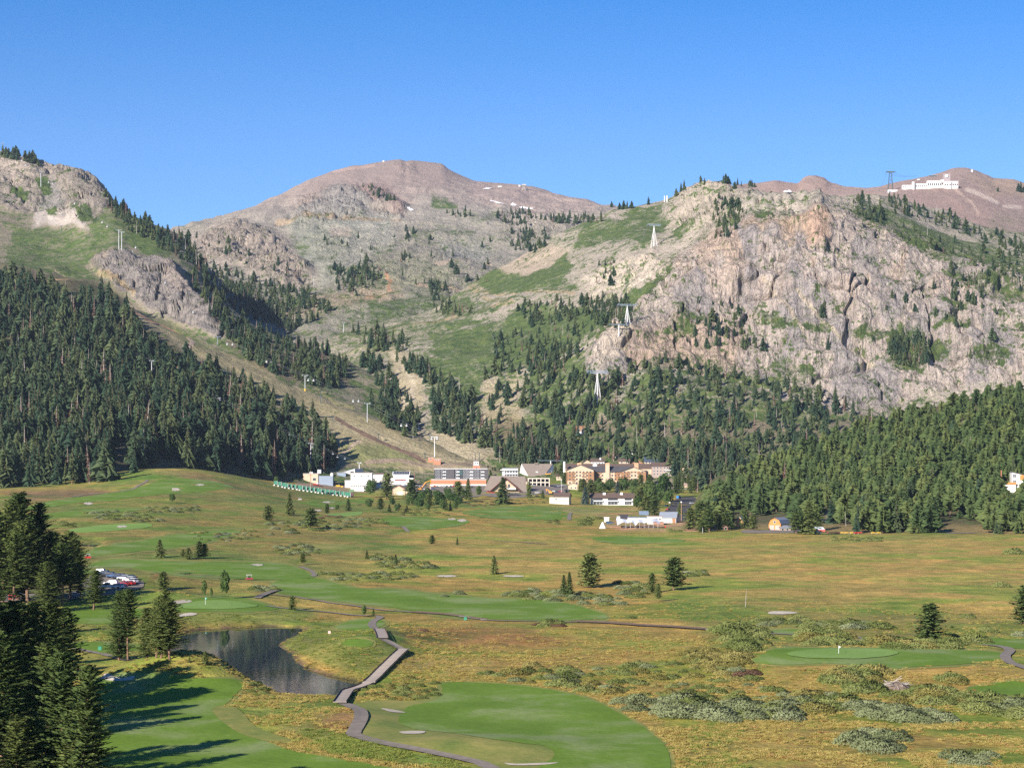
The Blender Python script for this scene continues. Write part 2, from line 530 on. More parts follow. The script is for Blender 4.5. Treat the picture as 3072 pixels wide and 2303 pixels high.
# greener golf ground on the left and beside the pond
c = mix(c, (0.165, 0.160, 0.050), pmask(p2, q2, [(-200,1480),(900,1450),(1250,1540),(1180,1660),(900,1730),(600,1760),(200,1700),(-200,1700)], 40)*0.55)
c = mix(c, (0.120, 0.165, 0.040), pmask(p2, q2, [(840,1920),(960,1870),(1100,1850),(1190,1900),(1180,1960),(1120,2000),(1080,2020),(990,2000),(890,1960)], 14)*0.75)
c = mix(c, (0.130, 0.180, 0.040), pmask(p2, q2, [(540,1830),(900,1820),(960,1850),(900,1872),(600,1872),(520,1860)], 10)*0.8)
c = mix(c, (0.120, 0.185, 0.040), pmask(p2, q2, [(880,2180),(1050,2190),(1250,2250),(1500,2285),(1500,2330),(1000,2260)], 10)*0.75)
c = mix(c, (0.250, 0.150, 0.075), pmask(p2, q2, [(960,2120),(1060,2125),(1070,2170),(1030,2200),(950,2170)], 12)*0.7)
c = mix(c, (0.110, 0.160, 0.040), pmask(p2, q2, [(2080,2080),(2160,2150),(2260,2303),(2130,2450),(2040,2300)], 60)*0.45)
c = mix(c, (0.130, 0.165, 0.045), pmask(p2, q2, [(2000,1790),(2450,1820),(3100,1850),(3100,1960),(2600,1930),(2200,1960),(2050,1870)], 25)*0.55)
c = mix(c, (0.30, 0.245, 0.085), pmask(p2, q2, [(1150,1965),(1480,1975),(1450,2010),(1200,2020)], 14)*0.6)
c = mix(c, (0.245, 0.215, 0.070), pmask(p2, q2, [(700,2085),(1010,2080),(1030,2120),(960,2180),(880,2200),(780,2150),(720,2120)], 14)*0.7)
c = mix(c, (0.20, 0.125, 0.075), pmask(p2, q2, [(0,1475),(250,1465),(330,1475),(300,1495),(70,1500)], 8)*0.85)
c = mix(c, (0.20, 0.15, 0.070), pmask(p2, q2, [(440,1410),(600,1420),(800,1470),(900,1490),(700,1470),(560,1440)], 12)*0.8)
c = mix(c, (0.250, 0.130, 0.060), pmask(p2, q2, [(470,1715),(560,1730),(640,1760),(560,1780),(440,1760)], 12)*0.7)
# village: dirt and yards
c = mix(c, (0.26, 0.205, 0.150), pmask(p2, q2, [(880,1430),(1000,1425),(1300,1440),(1300,1465),(1140,1470),(1050,1476),(900,1466)], 5)*0.9)
c = mix(c, (0.42, 0.26, 0.155), pmask(p2, q2, [(1800,1572),(1880,1560),(2000,1560),(2080,1545),(2120,1570),(2120,1592),(1990,1592),(1860,1590)], 5)*0.95)
c = mix(c, (0.32, 0.23, 0.12), pmask(p2, q2, [(1650,1520),(1900,1520),(1980,1530),(2000,1560),(1860,1560),(1700,1540)], 8)*0.6)
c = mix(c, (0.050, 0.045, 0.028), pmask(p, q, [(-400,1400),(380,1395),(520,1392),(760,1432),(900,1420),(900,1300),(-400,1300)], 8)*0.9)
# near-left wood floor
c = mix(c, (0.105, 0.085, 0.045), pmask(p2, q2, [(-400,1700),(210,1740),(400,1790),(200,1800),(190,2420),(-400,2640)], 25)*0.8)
d_pond = np.where(inpoly(Xg, Yg, POND_W), -1, 1)*polydist(Xg, Yg, POND_W)
c = mix(c, (0.115, 0.085, 0.050), 1-sstep(0.2, 1.6, d_pond))
rut = fbm(Xg/9, Yg/14, oct=4, seed=44)
c = c*(0.80+0.42*rut)[..., None]
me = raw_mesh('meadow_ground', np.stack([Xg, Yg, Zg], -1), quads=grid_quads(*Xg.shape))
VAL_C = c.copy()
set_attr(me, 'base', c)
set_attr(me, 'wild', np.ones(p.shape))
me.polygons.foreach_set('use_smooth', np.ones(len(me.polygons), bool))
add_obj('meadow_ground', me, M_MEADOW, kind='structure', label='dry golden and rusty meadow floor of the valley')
# ---------------------------------------------------------------- mountains
def rock_disp(field):
    """field(px,py) -> (cliff amplitude m, crag amplitude m, gully amplitude m)"""
    def f(X, Y, Z, px, py):
        a, b, g = field(px, py)
        col = ridged(X/75, Y/75, Z/420, oct=5, seed=61)-0.62          # upright ribs
        blk = ridged(X/45, Y/45, Z/45, oct=4, seed=71)-0.62
        step = np.abs(((Z/38 + fbm(X/90, Y/90, oct=2, seed=75)*2.2) % 1.0) - 0.5)*2 - 0.5   # ledges
        gul = fbm(X/190, Y/240, Z/400, oct=4, seed=81)-0.5
        cn = vnoise(X/34+fbm(X/20, Y/20, Z/60, oct=2, seed=87)*1.6, Y/34, Z/230, seed=85)
        cleft = np.exp(-((cn-0.5)/0.045)**2)
        col2 = ridged(X/21, Y/21, Z/150, oct=3, seed=63)-0.62
        return a*(col*1.0+col2*0.46+blk*0.13+step*0.12-cleft*0.46) + b*blk*1.25 + g*gul*2
    return f

# ---- far central mountain
cols = np.arange(380, 2300.1, 3.6)
sil = [(350,720,4700),(560,690,4900),(640,668,5000),(720,640,5100),(800,607,5200),(860,585,5250),(930,545,5350),(1000,515,5450),(1060,498,5500),(1090,497,5520),(1130,489,5550),(1180,482,5560),(1205,481,5560),(1216,488,5560),(1228,484,5560),(1260,486,5560),(1300,491,5540),(1328,494,5520),(1342,508,5480),(1365,522,5450),(1420,545,5400),(1480,556,5400),(1540,560,5400),(1600,566,5400),(1660,580,5350),(1720,597,5300),(1820,617,5200),(1900,640,5100),(2300,700,5000)]
l_top = [(p_, q_, y_) for p_, q_, y_ in sil]
l1 = [(350,800,4100),(560,740,4200),(700,700,4350),(860,690,4500),(1000,640,4650),(1190,600,4800),(1330,610,4800),(1450,640,4700),(1600,640,4800),(1800,650,4800),(2300,730,4700)]
l2 = [(350,900,3700),(560,830,3800),(800,800,3900),(1000,770,4100),(1200,745,4250),(1400,740,4250),(1600,740,4250),(1800,720,4300),(2300,800,4300)]
l3 = [(350,1000,3350),(560,930,3400),(800,890,3500),(1000,870,3600),(1200,850,3650),(1400,850,3650),(1600,850,3700),(2300,900,3800)]
l4 = [(350,1120,3000),(560,1060,3050),(800,1010,3100),(1000,980,3200),(1200,960,3250),(1400,950,3300),(1600,950,3400),(2300,1000,3500)]
l5 = [(350,1300,2700),(800,1180,2800),(1200,1120,2900),(1600,1100,3000),(2300,1100,3200)]
def fld(px, py):
    cr = np.clip(pmask(px, py, [(880,690),(900,610),(1000,560),(1090,560),(1110,640),(1060,660)], 20)*1.0
         + pmask(px, py, [(560,740),(700,660),(800,690),(930,800),(930,850),(860,860),(700,800)], 20)*0.9
         + pmask(px, py, [(1060,590),(1100,560),(1160,580),(1220,620),(1200,650),(1130,640)], 14)*1.0
         + pmask(px, py, [(1180,490),(1240,488),(1250,520),(1210,520)], 8)*0.3
         + pmask(px, py, [(1500,640),(1800,640),(1800,740),(1500,720)], 30)*0.6
         + pmask(px, py, [(930,700),(1300,690),(1500,760),(1500,880),(1000,880)], 50)*0.35, 0, 1)
    return 30*cr, 12*cr+8*sstep(500, 600, py)+1.5, 2+28*sstep(505, 620, py)
L = build_layer('central', cols, [l5, l4, l3, l2, l1, l_top], [14, 30, 50, 60, 70], [(200, -40, 5), (500, -200, 5)], rock_disp(fld))
p, q = L.px, L.py
wx = (fbm(p/60, q/60, oct=4, seed=5)-0.5)*60; wy = (fbm(p/60, q/60, oct=4, seed=9)-0.5)*40
pw, qw = p+wx, q+wy
c = np.zeros(p.shape+(3,)) + np.array((0.315, 0.285, 0.240))
c = mix(c, (0.315, 0.250, 0.218), sstep(660, 560, qw + (p-1200)*0.05)*0.85)
c = mix(c, (0.305, 0.240, 0.210), pmask(pw, q, [(900,560),(1050,490),(1200,470),(1400,500),(1350,570),(1200,570),(1080,560),(980,590)], 24)*0.9)
c = mix(c, (0.255, 0.185, 0.165), pmask(pw, qw, [(1030,590),(1080,545),(1150,560),(1230,610),(1210,650),(1130,610)], 14)*0.8)
c = mix(c, (0.340, 0.265, 0.235), pmask(pw, qw, [(1400,540),(1700,570),(1850,620),(1700,650),(1500,620),(1400,580)], 20)*0.8)
c = mix(c, (0.280, 0.270, 0.250), pmask(pw, qw, [(880,690),(900,620),(1000,560),(1080,570),(1110,640),(1080,680)], 20)*0.75)
c = mix(c, (0.330, 0.330, 0.270), pmask(pw, qw, [(840,665),(1180,665),(1180,720),(1030,840),(960,850),(920,760)], 14)*0.8)
c = mix(c, (0.370, 0.350, 0.300), pmask(pw, qw, [(1100,640),(1190,640),(1180,760),(1060,840),(1010,800)], 14)*0.7)
c = mix(c, (0.40, 0.335, 0.285), pmask(pw, qw, [(540,700),(700,660),(830,700),(930,790),(930,860),(700,830),(560,770)], 20)*0.85)
c = mix(c, (0.44, 0.365, 0.305), pmask(pw, qw, [(990,690),(1060,690),(1060,720),(1000,720)], 10)*0.8)
c = mix(c, (0.47, 0.41, 0.345), pmask(pw, qw, [(1540,645),(1790,645),(1760,690),(1560,700)], 14)*0.7)
c = mix(c, (0.415, 0.315, 0.225), pmask(pw, qw, [(870,880),(1050,880),(1180,850),(1200,900),(1100,930),(950,960),(850,960)], 18)*0.8)
c = mix(c, (0.295, 0.290, 0.190), pmask(pw, qw, [(1090,810),(1280,780),(1380,830),(1300,890),(1120,870)], 25)*0.6)
c = mix(c, (0.36, 0.355, 0.33), pmask(pw, qw, [(1300,720),(1480,740),(1450,790),(1330,800)], 20)*0.5)
# tracks and bands
for tr, wd, tc in (([(830,664),(1000,662),(1170,660),(1200,668)], 3, (0.39,0.30,0.21)), ([(1170,885),(1165,865),(1172,850),(1160,838)], 3, (0.50,0.28,0.17)),
                   ([(1100,905),(1150,898),(1175,880)], 3, (0.48,0.30,0.2)), ([(1000,516),(1050,506),(1120,497)], 2.5, (0.42,0.31,0.26)), ([(880,935),(960,925),(1030,915)], 3, (0.46,0.36,0.26)),
                   ([(1300,805),(1400,795),(1470,788)], 3, (0.45,0.36,0.28)), ([(1250,860),(1330,862),(1420,870)], 3, (0.44,0.34,0.24))):
    c = mix(c, tc, lmask(p+wx*.06, q+wy*.06, tr, wd, 3))
br = 0.26*sstep(600, 720, q)+0.16*sstep(800, 900, q)
for po, v in (([(850,880),(900,880),(900,930),(880,940),(850,930)], .75), ([(1000,820),(1150,820),(1180,870),(1060,880)], .55), ([(840,690),(930,730),(960,800),(930,830),(900,760)], .45),
              ([(870,650),(1180,655),(1180,672),(880,675)], .4), ([(1300,600),(1370,610),(1360,640),(1300,640)], .7), ([(1340,640),(1480,640),(1500,680),(1350,660)], .45), ([(1100,900),(1400,880),(1500,980),(1100,1000)], .6),
              ([(1200,690),(1420,680),(1520,760),(1300,760)], .36), ([(900,700),(1060,700),(1040,770),(960,780)], .35), ([(700,880),(850,900),(830,970),(720,960)], .6), ([(1100,740),(1180,740),(1180,800),(1100,800)], .42), ([(960,860),(1000,850),(1010,900),(940,930)],.45)):
    br = np.maximum(br, v*pmask(pw, qw, po, 16))
br = br + 0.25*(fbm(p/40, q/25, oct=3, seed=13)-0.5)*(br > 0.05)
fine = 0.75 + 0.25*sstep(600, 690, q)
crf = fld(p, q)[0]/26
M_ATTR = {}
me = raw_mesh('far_mountain', np.stack([L.X, L.Y, L.Z], -1), quads=grid_quads(*p.shape))
set_attr(me, 'base', c); set_attr(me, 'brush', np.clip(br, 0, 1)); set_attr(me, 'cliff', np.clip(0.25+crf, 0, 1)); set_attr(me, 'fine', np.clip(fine, 0, 1))
me.polygons.foreach_set('use_smooth', np.ones(len(me.polygons), bool))
add_obj('central_mountain', me, M_MOUNT, kind='structure', label='high red-brown and grey mountain closing the valley')

# ---- peaks behind the cliff on the right
cols = np.arange(2080, 3500.1, 4.0)
sil = [(2080,600,4600),(2200,562,4700),(2270,556,4800),(2330,548,4800),(2360,553,4800),(2400,558,4800),(2412,540,4850),(2440,534,4850),(2470,536,4850),(2490,552,4800),(2540,566,4700),(2600,572,4600),(2640,566,4600),(2700,548,4800),(2760,535,4900),(2820,522,5000),(2860,508,5050),(2900,506,5050),(2930,514,5050),(2980,540,5000),(3040,545,4950),(3090,562,4900),(3500,640,4800)]
la = [(2080,680,4100),(2330,640,4200),(2600,600,4250),(2707,566,4350),(2800,558,4400),(2880,553,4400),(2960,575,4350),(3090,620,4300),(3500,700,4200)]
lb = [(2080,800,3600),(2400,740,3600),(2700,700,3650),(2900,690,3700),(3090,720,3700),(3500,800,3600)]
def fld5(px, py):
    return 8*bmask(px, py, 2440, 545, 50, 20), 5+0*px, 10+0*px
L = build_layer('rear', cols, [lb, la, sil], [40, 46], [(200, -40, 4), (500, -200, 4)], rock_disp(fld5))
p, q = L.px, L.py
wx = (fbm(p/40, q/40, oct=4, seed=25)-0.5)*40; wy = (fbm(p/40, q/40, oct=4, seed=29)-0.5)*24
pw, qw = p+wx, q+wy
c = np.zeros(p.shape+(3,)) + np.array((0.325, 0.240, 0.205))
c = mix(c, (0.29, 0.205, 0.175), pmask(pw, qw, [(2720,570),(2880,555),(3000,600),(2950,690),(2800,650)], 20)*0.7)
c = mix(c, (0.36, 0.265, 0.19), pmask(pw, qw, [(2900,530),(3080,550),(3090,600),(2980,590)], 14)*0.7)
c = mix(c, (0.35, 0.25, 0.20), pmask(pw, qw, [(2280,560),(2480,550),(2480,600),(2280,600)], 14)*0.5)
for tr, wd, tc in (([(2855,558),(2880,580),(2910,605),(2935,640)], 2, (0.44,0.33,0.26)), ([(2900,570),(2960,592),(2990,610)], 3.5, (0.46,0.37,0.31)), ([(3010,620),(3060,625)], 3, (0.46,0.37,0.31))):
    c = mix(c, tc, lmask(p+wx*.1, q+wy*.1, tr, wd, 3))
br = 0.0*p
br = np.maximum(br, .3*pmask(pw, qw, [(2980,640),(3090,640),(3090,760),(2900,720)], 20))
me = raw_mesh('rear_mountain', np.stack([L.X, L.Y, L.Z], -1), quads=grid_quads(*p.shape))
set_attr(me, 'base', c); set_attr(me, 'brush', br); set_attr(me, 'cliff', 0.25+0*p); set_attr(me, 'fine', 0.7+0*p)
me.polygons.foreach_set('use_smooth', np.ones(len(me.polygons), bool))
add_obj('summit_mountain', me, M_MOUNT, kind='structure', label='bare red-brown summit ridge behind the granite cliff')

# ---- granite cliff massif with the green slopes left of it
cols = np.arange(760, 3500.1, 3.6)
m0 = [(700,1500,2060),(1300,1500,2060),(1700,1500,2050),(2100,1500,2040),(2500,1500,2040),(3500,1460,2040)]
m1 = [(700,1330,2300),(1000,1290,2280),(1300,1280,2260),(1500,1275,2250),(1700,1270,2230),(1900,1260,2230),(2200,1260,2230),(2450,1260,2250),(2700,1270,2300),(3072,1220,2350),(3500,1200,2350)]
m2 = [(700,1240,2600),(1000,1180,2560),(1300,1150,2500),(1500,1140,2430),(1700,1130,2360),(1800,1110,2350),(1900,1110,2370),(2200,1120,2420),(2450,1150,2420),(2700,1150,2440),(3072,1060,2460),(3500,1040,2460)]
m3 = [(700,1150,2900),(1000,1090,2850),(1300,1040,2780),(1500,1010,2720),(1650,1000,2620),(1780,990,2480),(1850,985,2440),(1950,970,2450),(2200,950,2480),(2450,950,2475),(2700,960,2490),(3072,930,2530),(3500,920,2530)]
m4 = [(700,1080,3100),(1000,1030,3050),(1300,970,3000),(1500,900,2980),(1700,870,2850),(1850,870,2700),(1950,830,2600),(2050,800,2560),(2200,770,2545),(2450,760,2530),(2700,770,2570),(2900,800,2620),(3072,820,2660),(3500,820,2660)]
m5 = [(700,1040,3250),(1000,1000,3200),(1300,945,3150),(1450,860,3150),(1600,800,3150),(1750,760,3050),(1900,740,2950),(2050,730,2820),(2140,720,2720),(2250,675,2630),(2350,665,2610),(2450,640,2600),(2560,660,2680),(2700,690,2800),(2850,740,2850),(3072,770,2880),(3500,770,2900)]
m6 = [(700,1020,3350),(1000,985,3300),(1200,965,3300),(1300,938,3300),(1380,880,3320),(1430,845,3330),(1500,800,3350),(1600,748,3380),(1680,700,3400),(1760,655,3420),(1830,624,3430),(1900,612,3430),(1980,600,3430),(2040,578,3420),(2090,553,3400),(2130,540,3380),(2180,540,3360),(2230,555,3340),(2280,575,3320),(2330,580,3300),(2400,590,3250),(2460,595,3200),(2500,583,3160),(2560,566,3140),(2650,568,3140),(2700,578,3180),(2780,610,3250),(2860,640,3300),(2960,680,3350),(3072,715,3400),(3500,780,3400)]
CLIFF = [(2040,760),(2130,700),(2220,668),(2330,655),(2400,640),(2460,600),(2560,640),(2700,700),(2850,760),(3100,820),(3300,900),(3300,1180),(3072,1130),(2800,1170),(2620,1230),(2480,1200),(2330,1150),(2150,1130),(1950,1120),(1750,1120),(1800,1010),(1900,940),(1960,870)]
KNOB = [(1990,620),(2080,555),(2190,540),(2200,600),(2180,680),(2080,690),(2000,680)]
def fld3(px, py):
    cl = pmask(px, py, CLIFF, 30)
    kn = pmask(px, py, KNOB, 16)
    ro = np.clip(pmask(px, py, [(1760,830),(1960,740),(2000,800),(1900,900),(1760,880)], 20) + pmask(px, py, [(2200,560),(2460,580),(2460,640),(2200,670)], 16), 0, 1)
    up = pmask(px, py, [(2500,590),(2640,560),(2640,600),(2520,640)], 10)
    return 27*cl+30*kn+18*ro+8*up, 5+3*cl+9*kn+6*ro, 26*(1-cl)
L = build_layer('massif', cols, [m0, m1, m2, m3, m4, m5, m6], [24, 52, 62, 66, 46, 56], [(60, -10, 4), (300, -90, 4), (500, -200, 4)], rock_disp(fld3))
p, q = L.px, L.py
wx = (fbm(p/45, q/45, oct=5, seed=35)-0.5)*56; wy = (fbm(p/45, q/45, oct=5, seed=39)-0.5)*36
pw, qw = p+wx, q+wy
cl = pmask(p, q, CLIFF, 24)
c = np.zeros(p.shape+(3,)) + np.array((0.43, 0.365, 0.305))
grey = fbm(p/70, q/130, oct=4, seed=47)
c = mix(c, (0.430, 0.360, 0.318), cl)
c = mix(c, (0.335, 0.300, 0.295), cl*sstep(0.44, 0.60, grey)*0.85)
c = mix(c, (0.50, 0.43, 0.385), cl*sstep(0.46, 0.34, grey)*0.6)
ora = fbm(p/55, q/80, oct=4, seed=49)
c = mix(c, (0.52, 0.37, 0.265), cl*sstep(0.52, 0.66, ora)*sstep(1000, 700, q)*0.55)
c = mix(c, (0.54, 0.36, 0.26), pmask(pw, q, [(2410,660),(2450,630),(2490,640),(2490,720),(2420,720)], 16)*0.8)
c = mix(c, (0.47, 0.33, 0.21), pmask(pw, qw, [(2230,670),(2420,640),(2420,690),(2240,690)], 14)*0.6)
c = mix(c, (0.45, 0.32, 0.235), pmask(pw, qw, [(1780,1000),(1860,990),(2150,960),(2230,1000),(2200,1130),(1900,1100)], 30)*0.6)
c = mix(c, (0.44, 0.37, 0.305), pmask(pw, qw, KNOB, 14)*0.8)
c = mix(c, (0.49, 0.425, 0.36), pmask(pw, qw, [(2200,580),(2330,570),(2500,600),(2640,565),(2660,600),(2540,640),(2420,640),(2330,660),(2210,660)], 16)*0.8)
c = mix(c, (0.54, 0.455, 0.375), pmask(pw, qw, [(1760,840),(1850,790),(1980,740),(2080,700),(2120,720),(2040,790),(1960,860),(1880,880),(1780,880)], 18)*0.85)
c = mix(c, (0.52, 0.445, 0.36), pmask(pw, qw, [(1780,1060),(1800,1000),(1870,960),(1880,1000),(1850,1080),(1790,1120)], 12)*0.85)
c = mix(c, (0.46, 0.36, 0.27), pmask(pw, qw, [(1450,760),(1560,720),(1700,740),(1640,800),(1500,820)], 16)*0.7)
c = mix(c, (0.42, 0.325, 0.225), pmask(pw, qw, [(1350,850),(1480,820),(1480,860),(1380,880)], 10)*0.5)
c = mix(c, (0.390, 0.325, 0.195), pmask(pw, qw, [(1440,1130),(1560,1100),(1560,1200),(1600,1280),(1560,1340),(1470,1330),(1440,1230)], 26)*0.75)
c = mix(c, (0.37, 0.29, 0.18), pmask(pw, qw, [(1460,1210),(1540,1220),(1560,1290),(1500,1290)], 12)*0.8)
c = mix(c, (0.385, 0.330, 0.205), pmask(pw, qw, [(1150,1040),(1260,1080),(1260,1150),(1280,1260),(1500,1330),(1480,1380),(1200,1300),(1180,1150)], 18)*0.85)
c = mix(c, (0.36, 0.31, 0.24), pmask(pw, qw, [(1130,1010),(1300,985),(1420,1000),(1300,1030),(1150,1050)], 12)*0.7)
c = mix(c, (0.165, 0.125, 0.080), pmask(pw, qw, [(1500,1230),(2200,1210),(2700,1260),(2700,1440),(1450,1440)], 40)*0.75)
for tr, wd, tc in (([(1410,860),(1480,868),(1560,880),(1640,882),(1720,878)], 3.5, (0.46,0.35,0.24)), ([(1440,880),(1500,900),(1540,915),(1480,930),(1400,950)], 4, (0.45,0.345,0.24)), ([(1400,950),(1320,965),(1250,975),(1180,990)], 3, (0.40,0.31,0.21)),
                   ([(1130,1050),(1190,1090),(1240,1150),(1236,1185),(1212,1196)], 5, (0.48,0.41,0.29)), ([(1485,1350),(1490,1330),(1470,1315)], 4, (0.44,0.37,0.28)), ([(1390,1360),(1450,1353),(1485,1345)], 3, (0.42,0.34,0.24)), ([(1000,1085),(1050,1070),(1110,1060)], 6, (0.46,0.39,0.28)), ([(965,1170),(1010,1165),(1075,1140)], 5, (0.46,0.39,0.28)),
                   ([(1225,1200),(1245,1250),(1262,1290)], 1.5, (0.22,0.16,0.1)), ([(1740,985),(1860,880),(1960,800)], 0, (0.5,0.4,0.3)), ([(1950,780),(1900,700),(1960,660)], 0, (0.5,0.4,0.3)), ([(1700,770),(1800,720),(1870,690)], 2, (0.47,0.38,0.28)), ([(2120,600),(2060,680),(2010,700)], 0, (0.5,0.4,0.3)),
                   ([(1340,1265),(1400,1290),(1470,1300)], 2.5, (0.37,0.29,0.18)), ([(2330,1140),(2400,1080),(2480,1010)], 0, (.5,.4,.3)), ([(2390,880),(2490,990),(2560,1060),(2615,1100)], 5, (0.52,0.44,0.34)), ([(2290,850),(2370,950),(2410,1010)], 5, (0.50,0.42,0.33)), ([(2510,1190),(2540,1220),(2555,1235)], 5, (0.58,0.50,0.41))):
    if wd: c = mix(c, tc, lmask(p+wx*.08, q+wy*.08, tr, wd, 3))
br = np.zeros(p.shape) + 0.42+0.10*sstep(1600, 1300, p)
br = np.where(cl > .5, 0.31, br)
for po, v, s_ in (([(1380,880),(1470,800),(1600,760),(1680,740),(1720,800),(1690,860),(1560,880),(1430,860)], .95, 14), ([(1420,860),(1740,840),(1740,880),(1560,880)], .6, 10),
              ([(1700,700),(1800,640),(1900,620),(1980,610),(1960,670),(1880,720),(1780,730)], .72, 16), ([(1740,660),(1880,650),(1840,720),(1700,740)], .75, 14),
              ([(1860,700),(1960,640),(2060,570),(2090,560),(2010,650),(1960,720),(1920,760)], .85, 10), ([(2000,700),(2060,650),(2120,655),(2080,720),(2010,710)], .8, 8), ([(2040,700),(2110,660),(2100,710),(2060,730)], .9, 6),
              ([(1600,1020),(1740,960),(1850,900),(1950,820),(2020,790),(2040,810),(1960,880),(1880,960),(1800,1000)], .9, 12), ([(1480,960),(1560,910),(1800,900),(1850,920),(1790,1000),(1700,1060),(1650,1100),(1500,1120),(1350,1070),(1250,1030)], .9, 22),
              ([(1000,990),(1300,955),(1420,950),(1480,980),(1350,1010),(1180,1010),(1050,1040),(1000,1060)], .7, 18), ([(1280,1000),(1480,960),(1600,1000),(1560,1110),(1450,1130),(1300,1090)], .85, 20), ([(1560,1180),(1800,1120),(1900,1180),(1700,1300),(1560,1300)], .66, 20), ([(1250,1080),(1400,1080),(1460,1120),(1440,1200),(1300,1160),(1240,1140)], .82, 14), ([(1600,1080),(1780,1040),(1760,1160),(1700,1230),(1560,1220),(1560,1130)], .7, 18),
              ([(1430,900),(1560,890),(1540,910),(1450,890)], .8, 8), ([(1300,905),(1500,930),(1450,960),(1330,950)], .7, 10), ([(1290,910),(1400,870),(1460,910),(1380,940)], .62, 10),
              ([(2530,600),(2640,600),(2760,660),(2900,720),(3072,780),(3200,820),(3200,860),(3000,830),(2800,780),(2640,700),(2560,650)], .60, 20), ([(2700,640),(2850,690),(3072,760),(3072,820),(2860,780),(2740,720)], .58, 20), ([(2840,820),(3072,840),(3200,900),(3200,960),(2950,920),(2860,880)], .5, 18),
              ([(2400,970),(2480,965),(2500,1000),(2410,1000)], .78, 10), ([(2540,985),(2650,985),(2700,1020),(2600,1030)], .75, 10), ([(2800,970),(2900,965),(2900,985),(2800,990)], .8, 6), ([(2640,1000),(2790,990),(2790,1080),(2660,1090)], .7, 14), ([(2600,1060),(2760,1090),(2800,1150),(2640,1110)], .5, 14), ([(2790,1020),(2870,1015),(2850,1080),(2790,1080)], .62, 10), ([(2900,1040),(3000,1020),(3072,1080),(2950,1120)], .45, 16), ([(2270,940),(2390,960),(2400,1010),(2280,990)], .55, 14), ([(2800,905),(2900,915),(2900,940),(2810,940)], .7, 8),
              ([(2500,910),(2540,920),(2530,945),(2500,940)], .7, 8), ([(1880,1080),(2050,1070),(2300,1110),(2450,1170),(2600,1220),(2600,1280),(1900,1280),(1800,1200)], .52, 30), ([(2230,620),(2330,650),(2420,640),(2330,690),(2250,670)], .42, 12), ([(1940,1000),(2080,930),(2150,950),(2050,1030)], .45, 16),
              ([(2140,560),(2200,590),(2230,680),(2160,690)], .62, 10), ([(1840,660),(1900,620),(1990,600),(1990,640),(1900,690)], .7, 10), ([(1480,1290),(1700,1250),(2200,1280),(2500,1300),(2500,1440),(1450,1440)], .55, 30),
              ([(2300,1060),(2420,1100),(2500,1160),(2400,1170),(2310,1120)], .5, 14), ([(1870,860),(1960,840),(1990,880),(1900,930)], .38, 10)):
    br = np.maximum(br, (.40+.46*v)*pmask(pw, qw, po, s_*1.5))
for po, v in (([(1760,840),(1850,790),(1980,730),(2100,690),(2120,720),(2040,790),(1960,850),(1900,880),(1790,870)], .38), ([(1450,770),(1560,725),(1690,745),(1640,790),(1500,810)], .34), (KNOB, .36), ([(2210,580),(2500,600),(2640,565),(2540,630),(2330,640)], .36),
              ([(1780,1060),(1800,1000),(1870,960),(1880,1000),(1850,1080),(1790,1120)], .12), ([(1440,1130),(1560,1110),(1560,1200),(1580,1320),(1470,1330)], .36), ([(1180,1060),(1260,1090),(1270,1260),(1480,1330),(1400,1370),(1220,1300),(1190,1150)], .12), ([(2050,760),(2200,680),(2440,640),(2560,700),(2640,900),(2400,930),(2100,900)], .24), ([(2230,1170),(2480,1200),(2620,1240),(2500,1240)], .2)):
    m_ = pmask(pw, qw, po, 10)
    br = br*(1-m_) + np.minimum(br, v)*m_
me = raw_mesh('granite_massif', np.stack([L.X, L.Y, L.Z], -1), quads=grid_quads(*p.shape))
set_attr(me, 'base', c); set_attr(me, 'brush', np.clip(br, 0, 1)); set_attr(me, 'cliff', np.clip(0.3+cl, 0, 1)); set_attr(me, 'fine', 0.75+0.25*cl)
me.polygons.foreach_set('use_smooth', np.ones(len(me.polygons), bool))
add_obj('granite_mountain', me, M_MOUNT, kind='structure', label='pale pink granite cliff and brushy slopes above the village')

# ---- forested hill on the left with the rock ribs and the ski run
cols = np.arange(-420, 1560.1, 3.6)
a0 = [(-420,1490,1560),(0,1480,1600),(250,1472,1620),(400,1450,1740),(520,1440,1800),(650,1465,1830),(780,1480,1890),(900,1490,1940),(1100,1500,1980),(1300,1500,2010),(1560,1500,2050)]
a1 = [(-420,1330,1750),(0,1320,1800),(300,1320,1830),(500,1330,1870),(700,1370,1940),(850,1390,2000),(1000,1385,2060),(1150,1380,2090),(1300,1385,2100),(1400,1392,2100),(1560,1420,2100)]
a2 = [(-420,1120,2080),(0,1110,2120),(300,1120,2150),(500,1140,2170),(640,1180,2180),(800,1240,2180),(900,1270,2180),(1000,1295,2170),(1100,1310,2170),(1200,1330,2170),(1300,1355,2160),(1400,1378,2150),(1560,1418,2150)]
a3 = [(-420,920,2450),(0,910,2480),(200,900,2500),(400,930,2480),(560,1020,2420),(700,1100,2360),(800,1150,2320),(900,1200,2290),(1000,1240,2260),(1100,1270,2240),(1200,1300,2220),(1300,1336,2200),(1400,1370,2190),(1560,1416,2190)]
a4 = [(-420,800,2700),(0,800,2720),(200,810,2740),(340,880,2600),(430,930,2560),(520,990,2520),(620,1040,2470),(700,1070,2440),(800,1120,2400),(900,1165,2370),(1000,1200,2350),(1100,1235,2320),(1200,1275,2290),(1300,1318,2260),(1400,1362,2240),(1560,1414,2230)]
a5 = [(-420,690,3100),(0,690,3120),(150,700,3120),(270,745,2900),(340,738,2880),(400,760,2840),(470,790,2780),(540,830,2720),(600,890,2650),(660,950,2600),(740,1000,2560),(800,1040,2540),(900,1100,2500),(1000,1140,2470),(1100,1190,2430),(1200,1240,2390),(1300,1300,2340),(1400,1350,2300),(1560,1412,2280)]
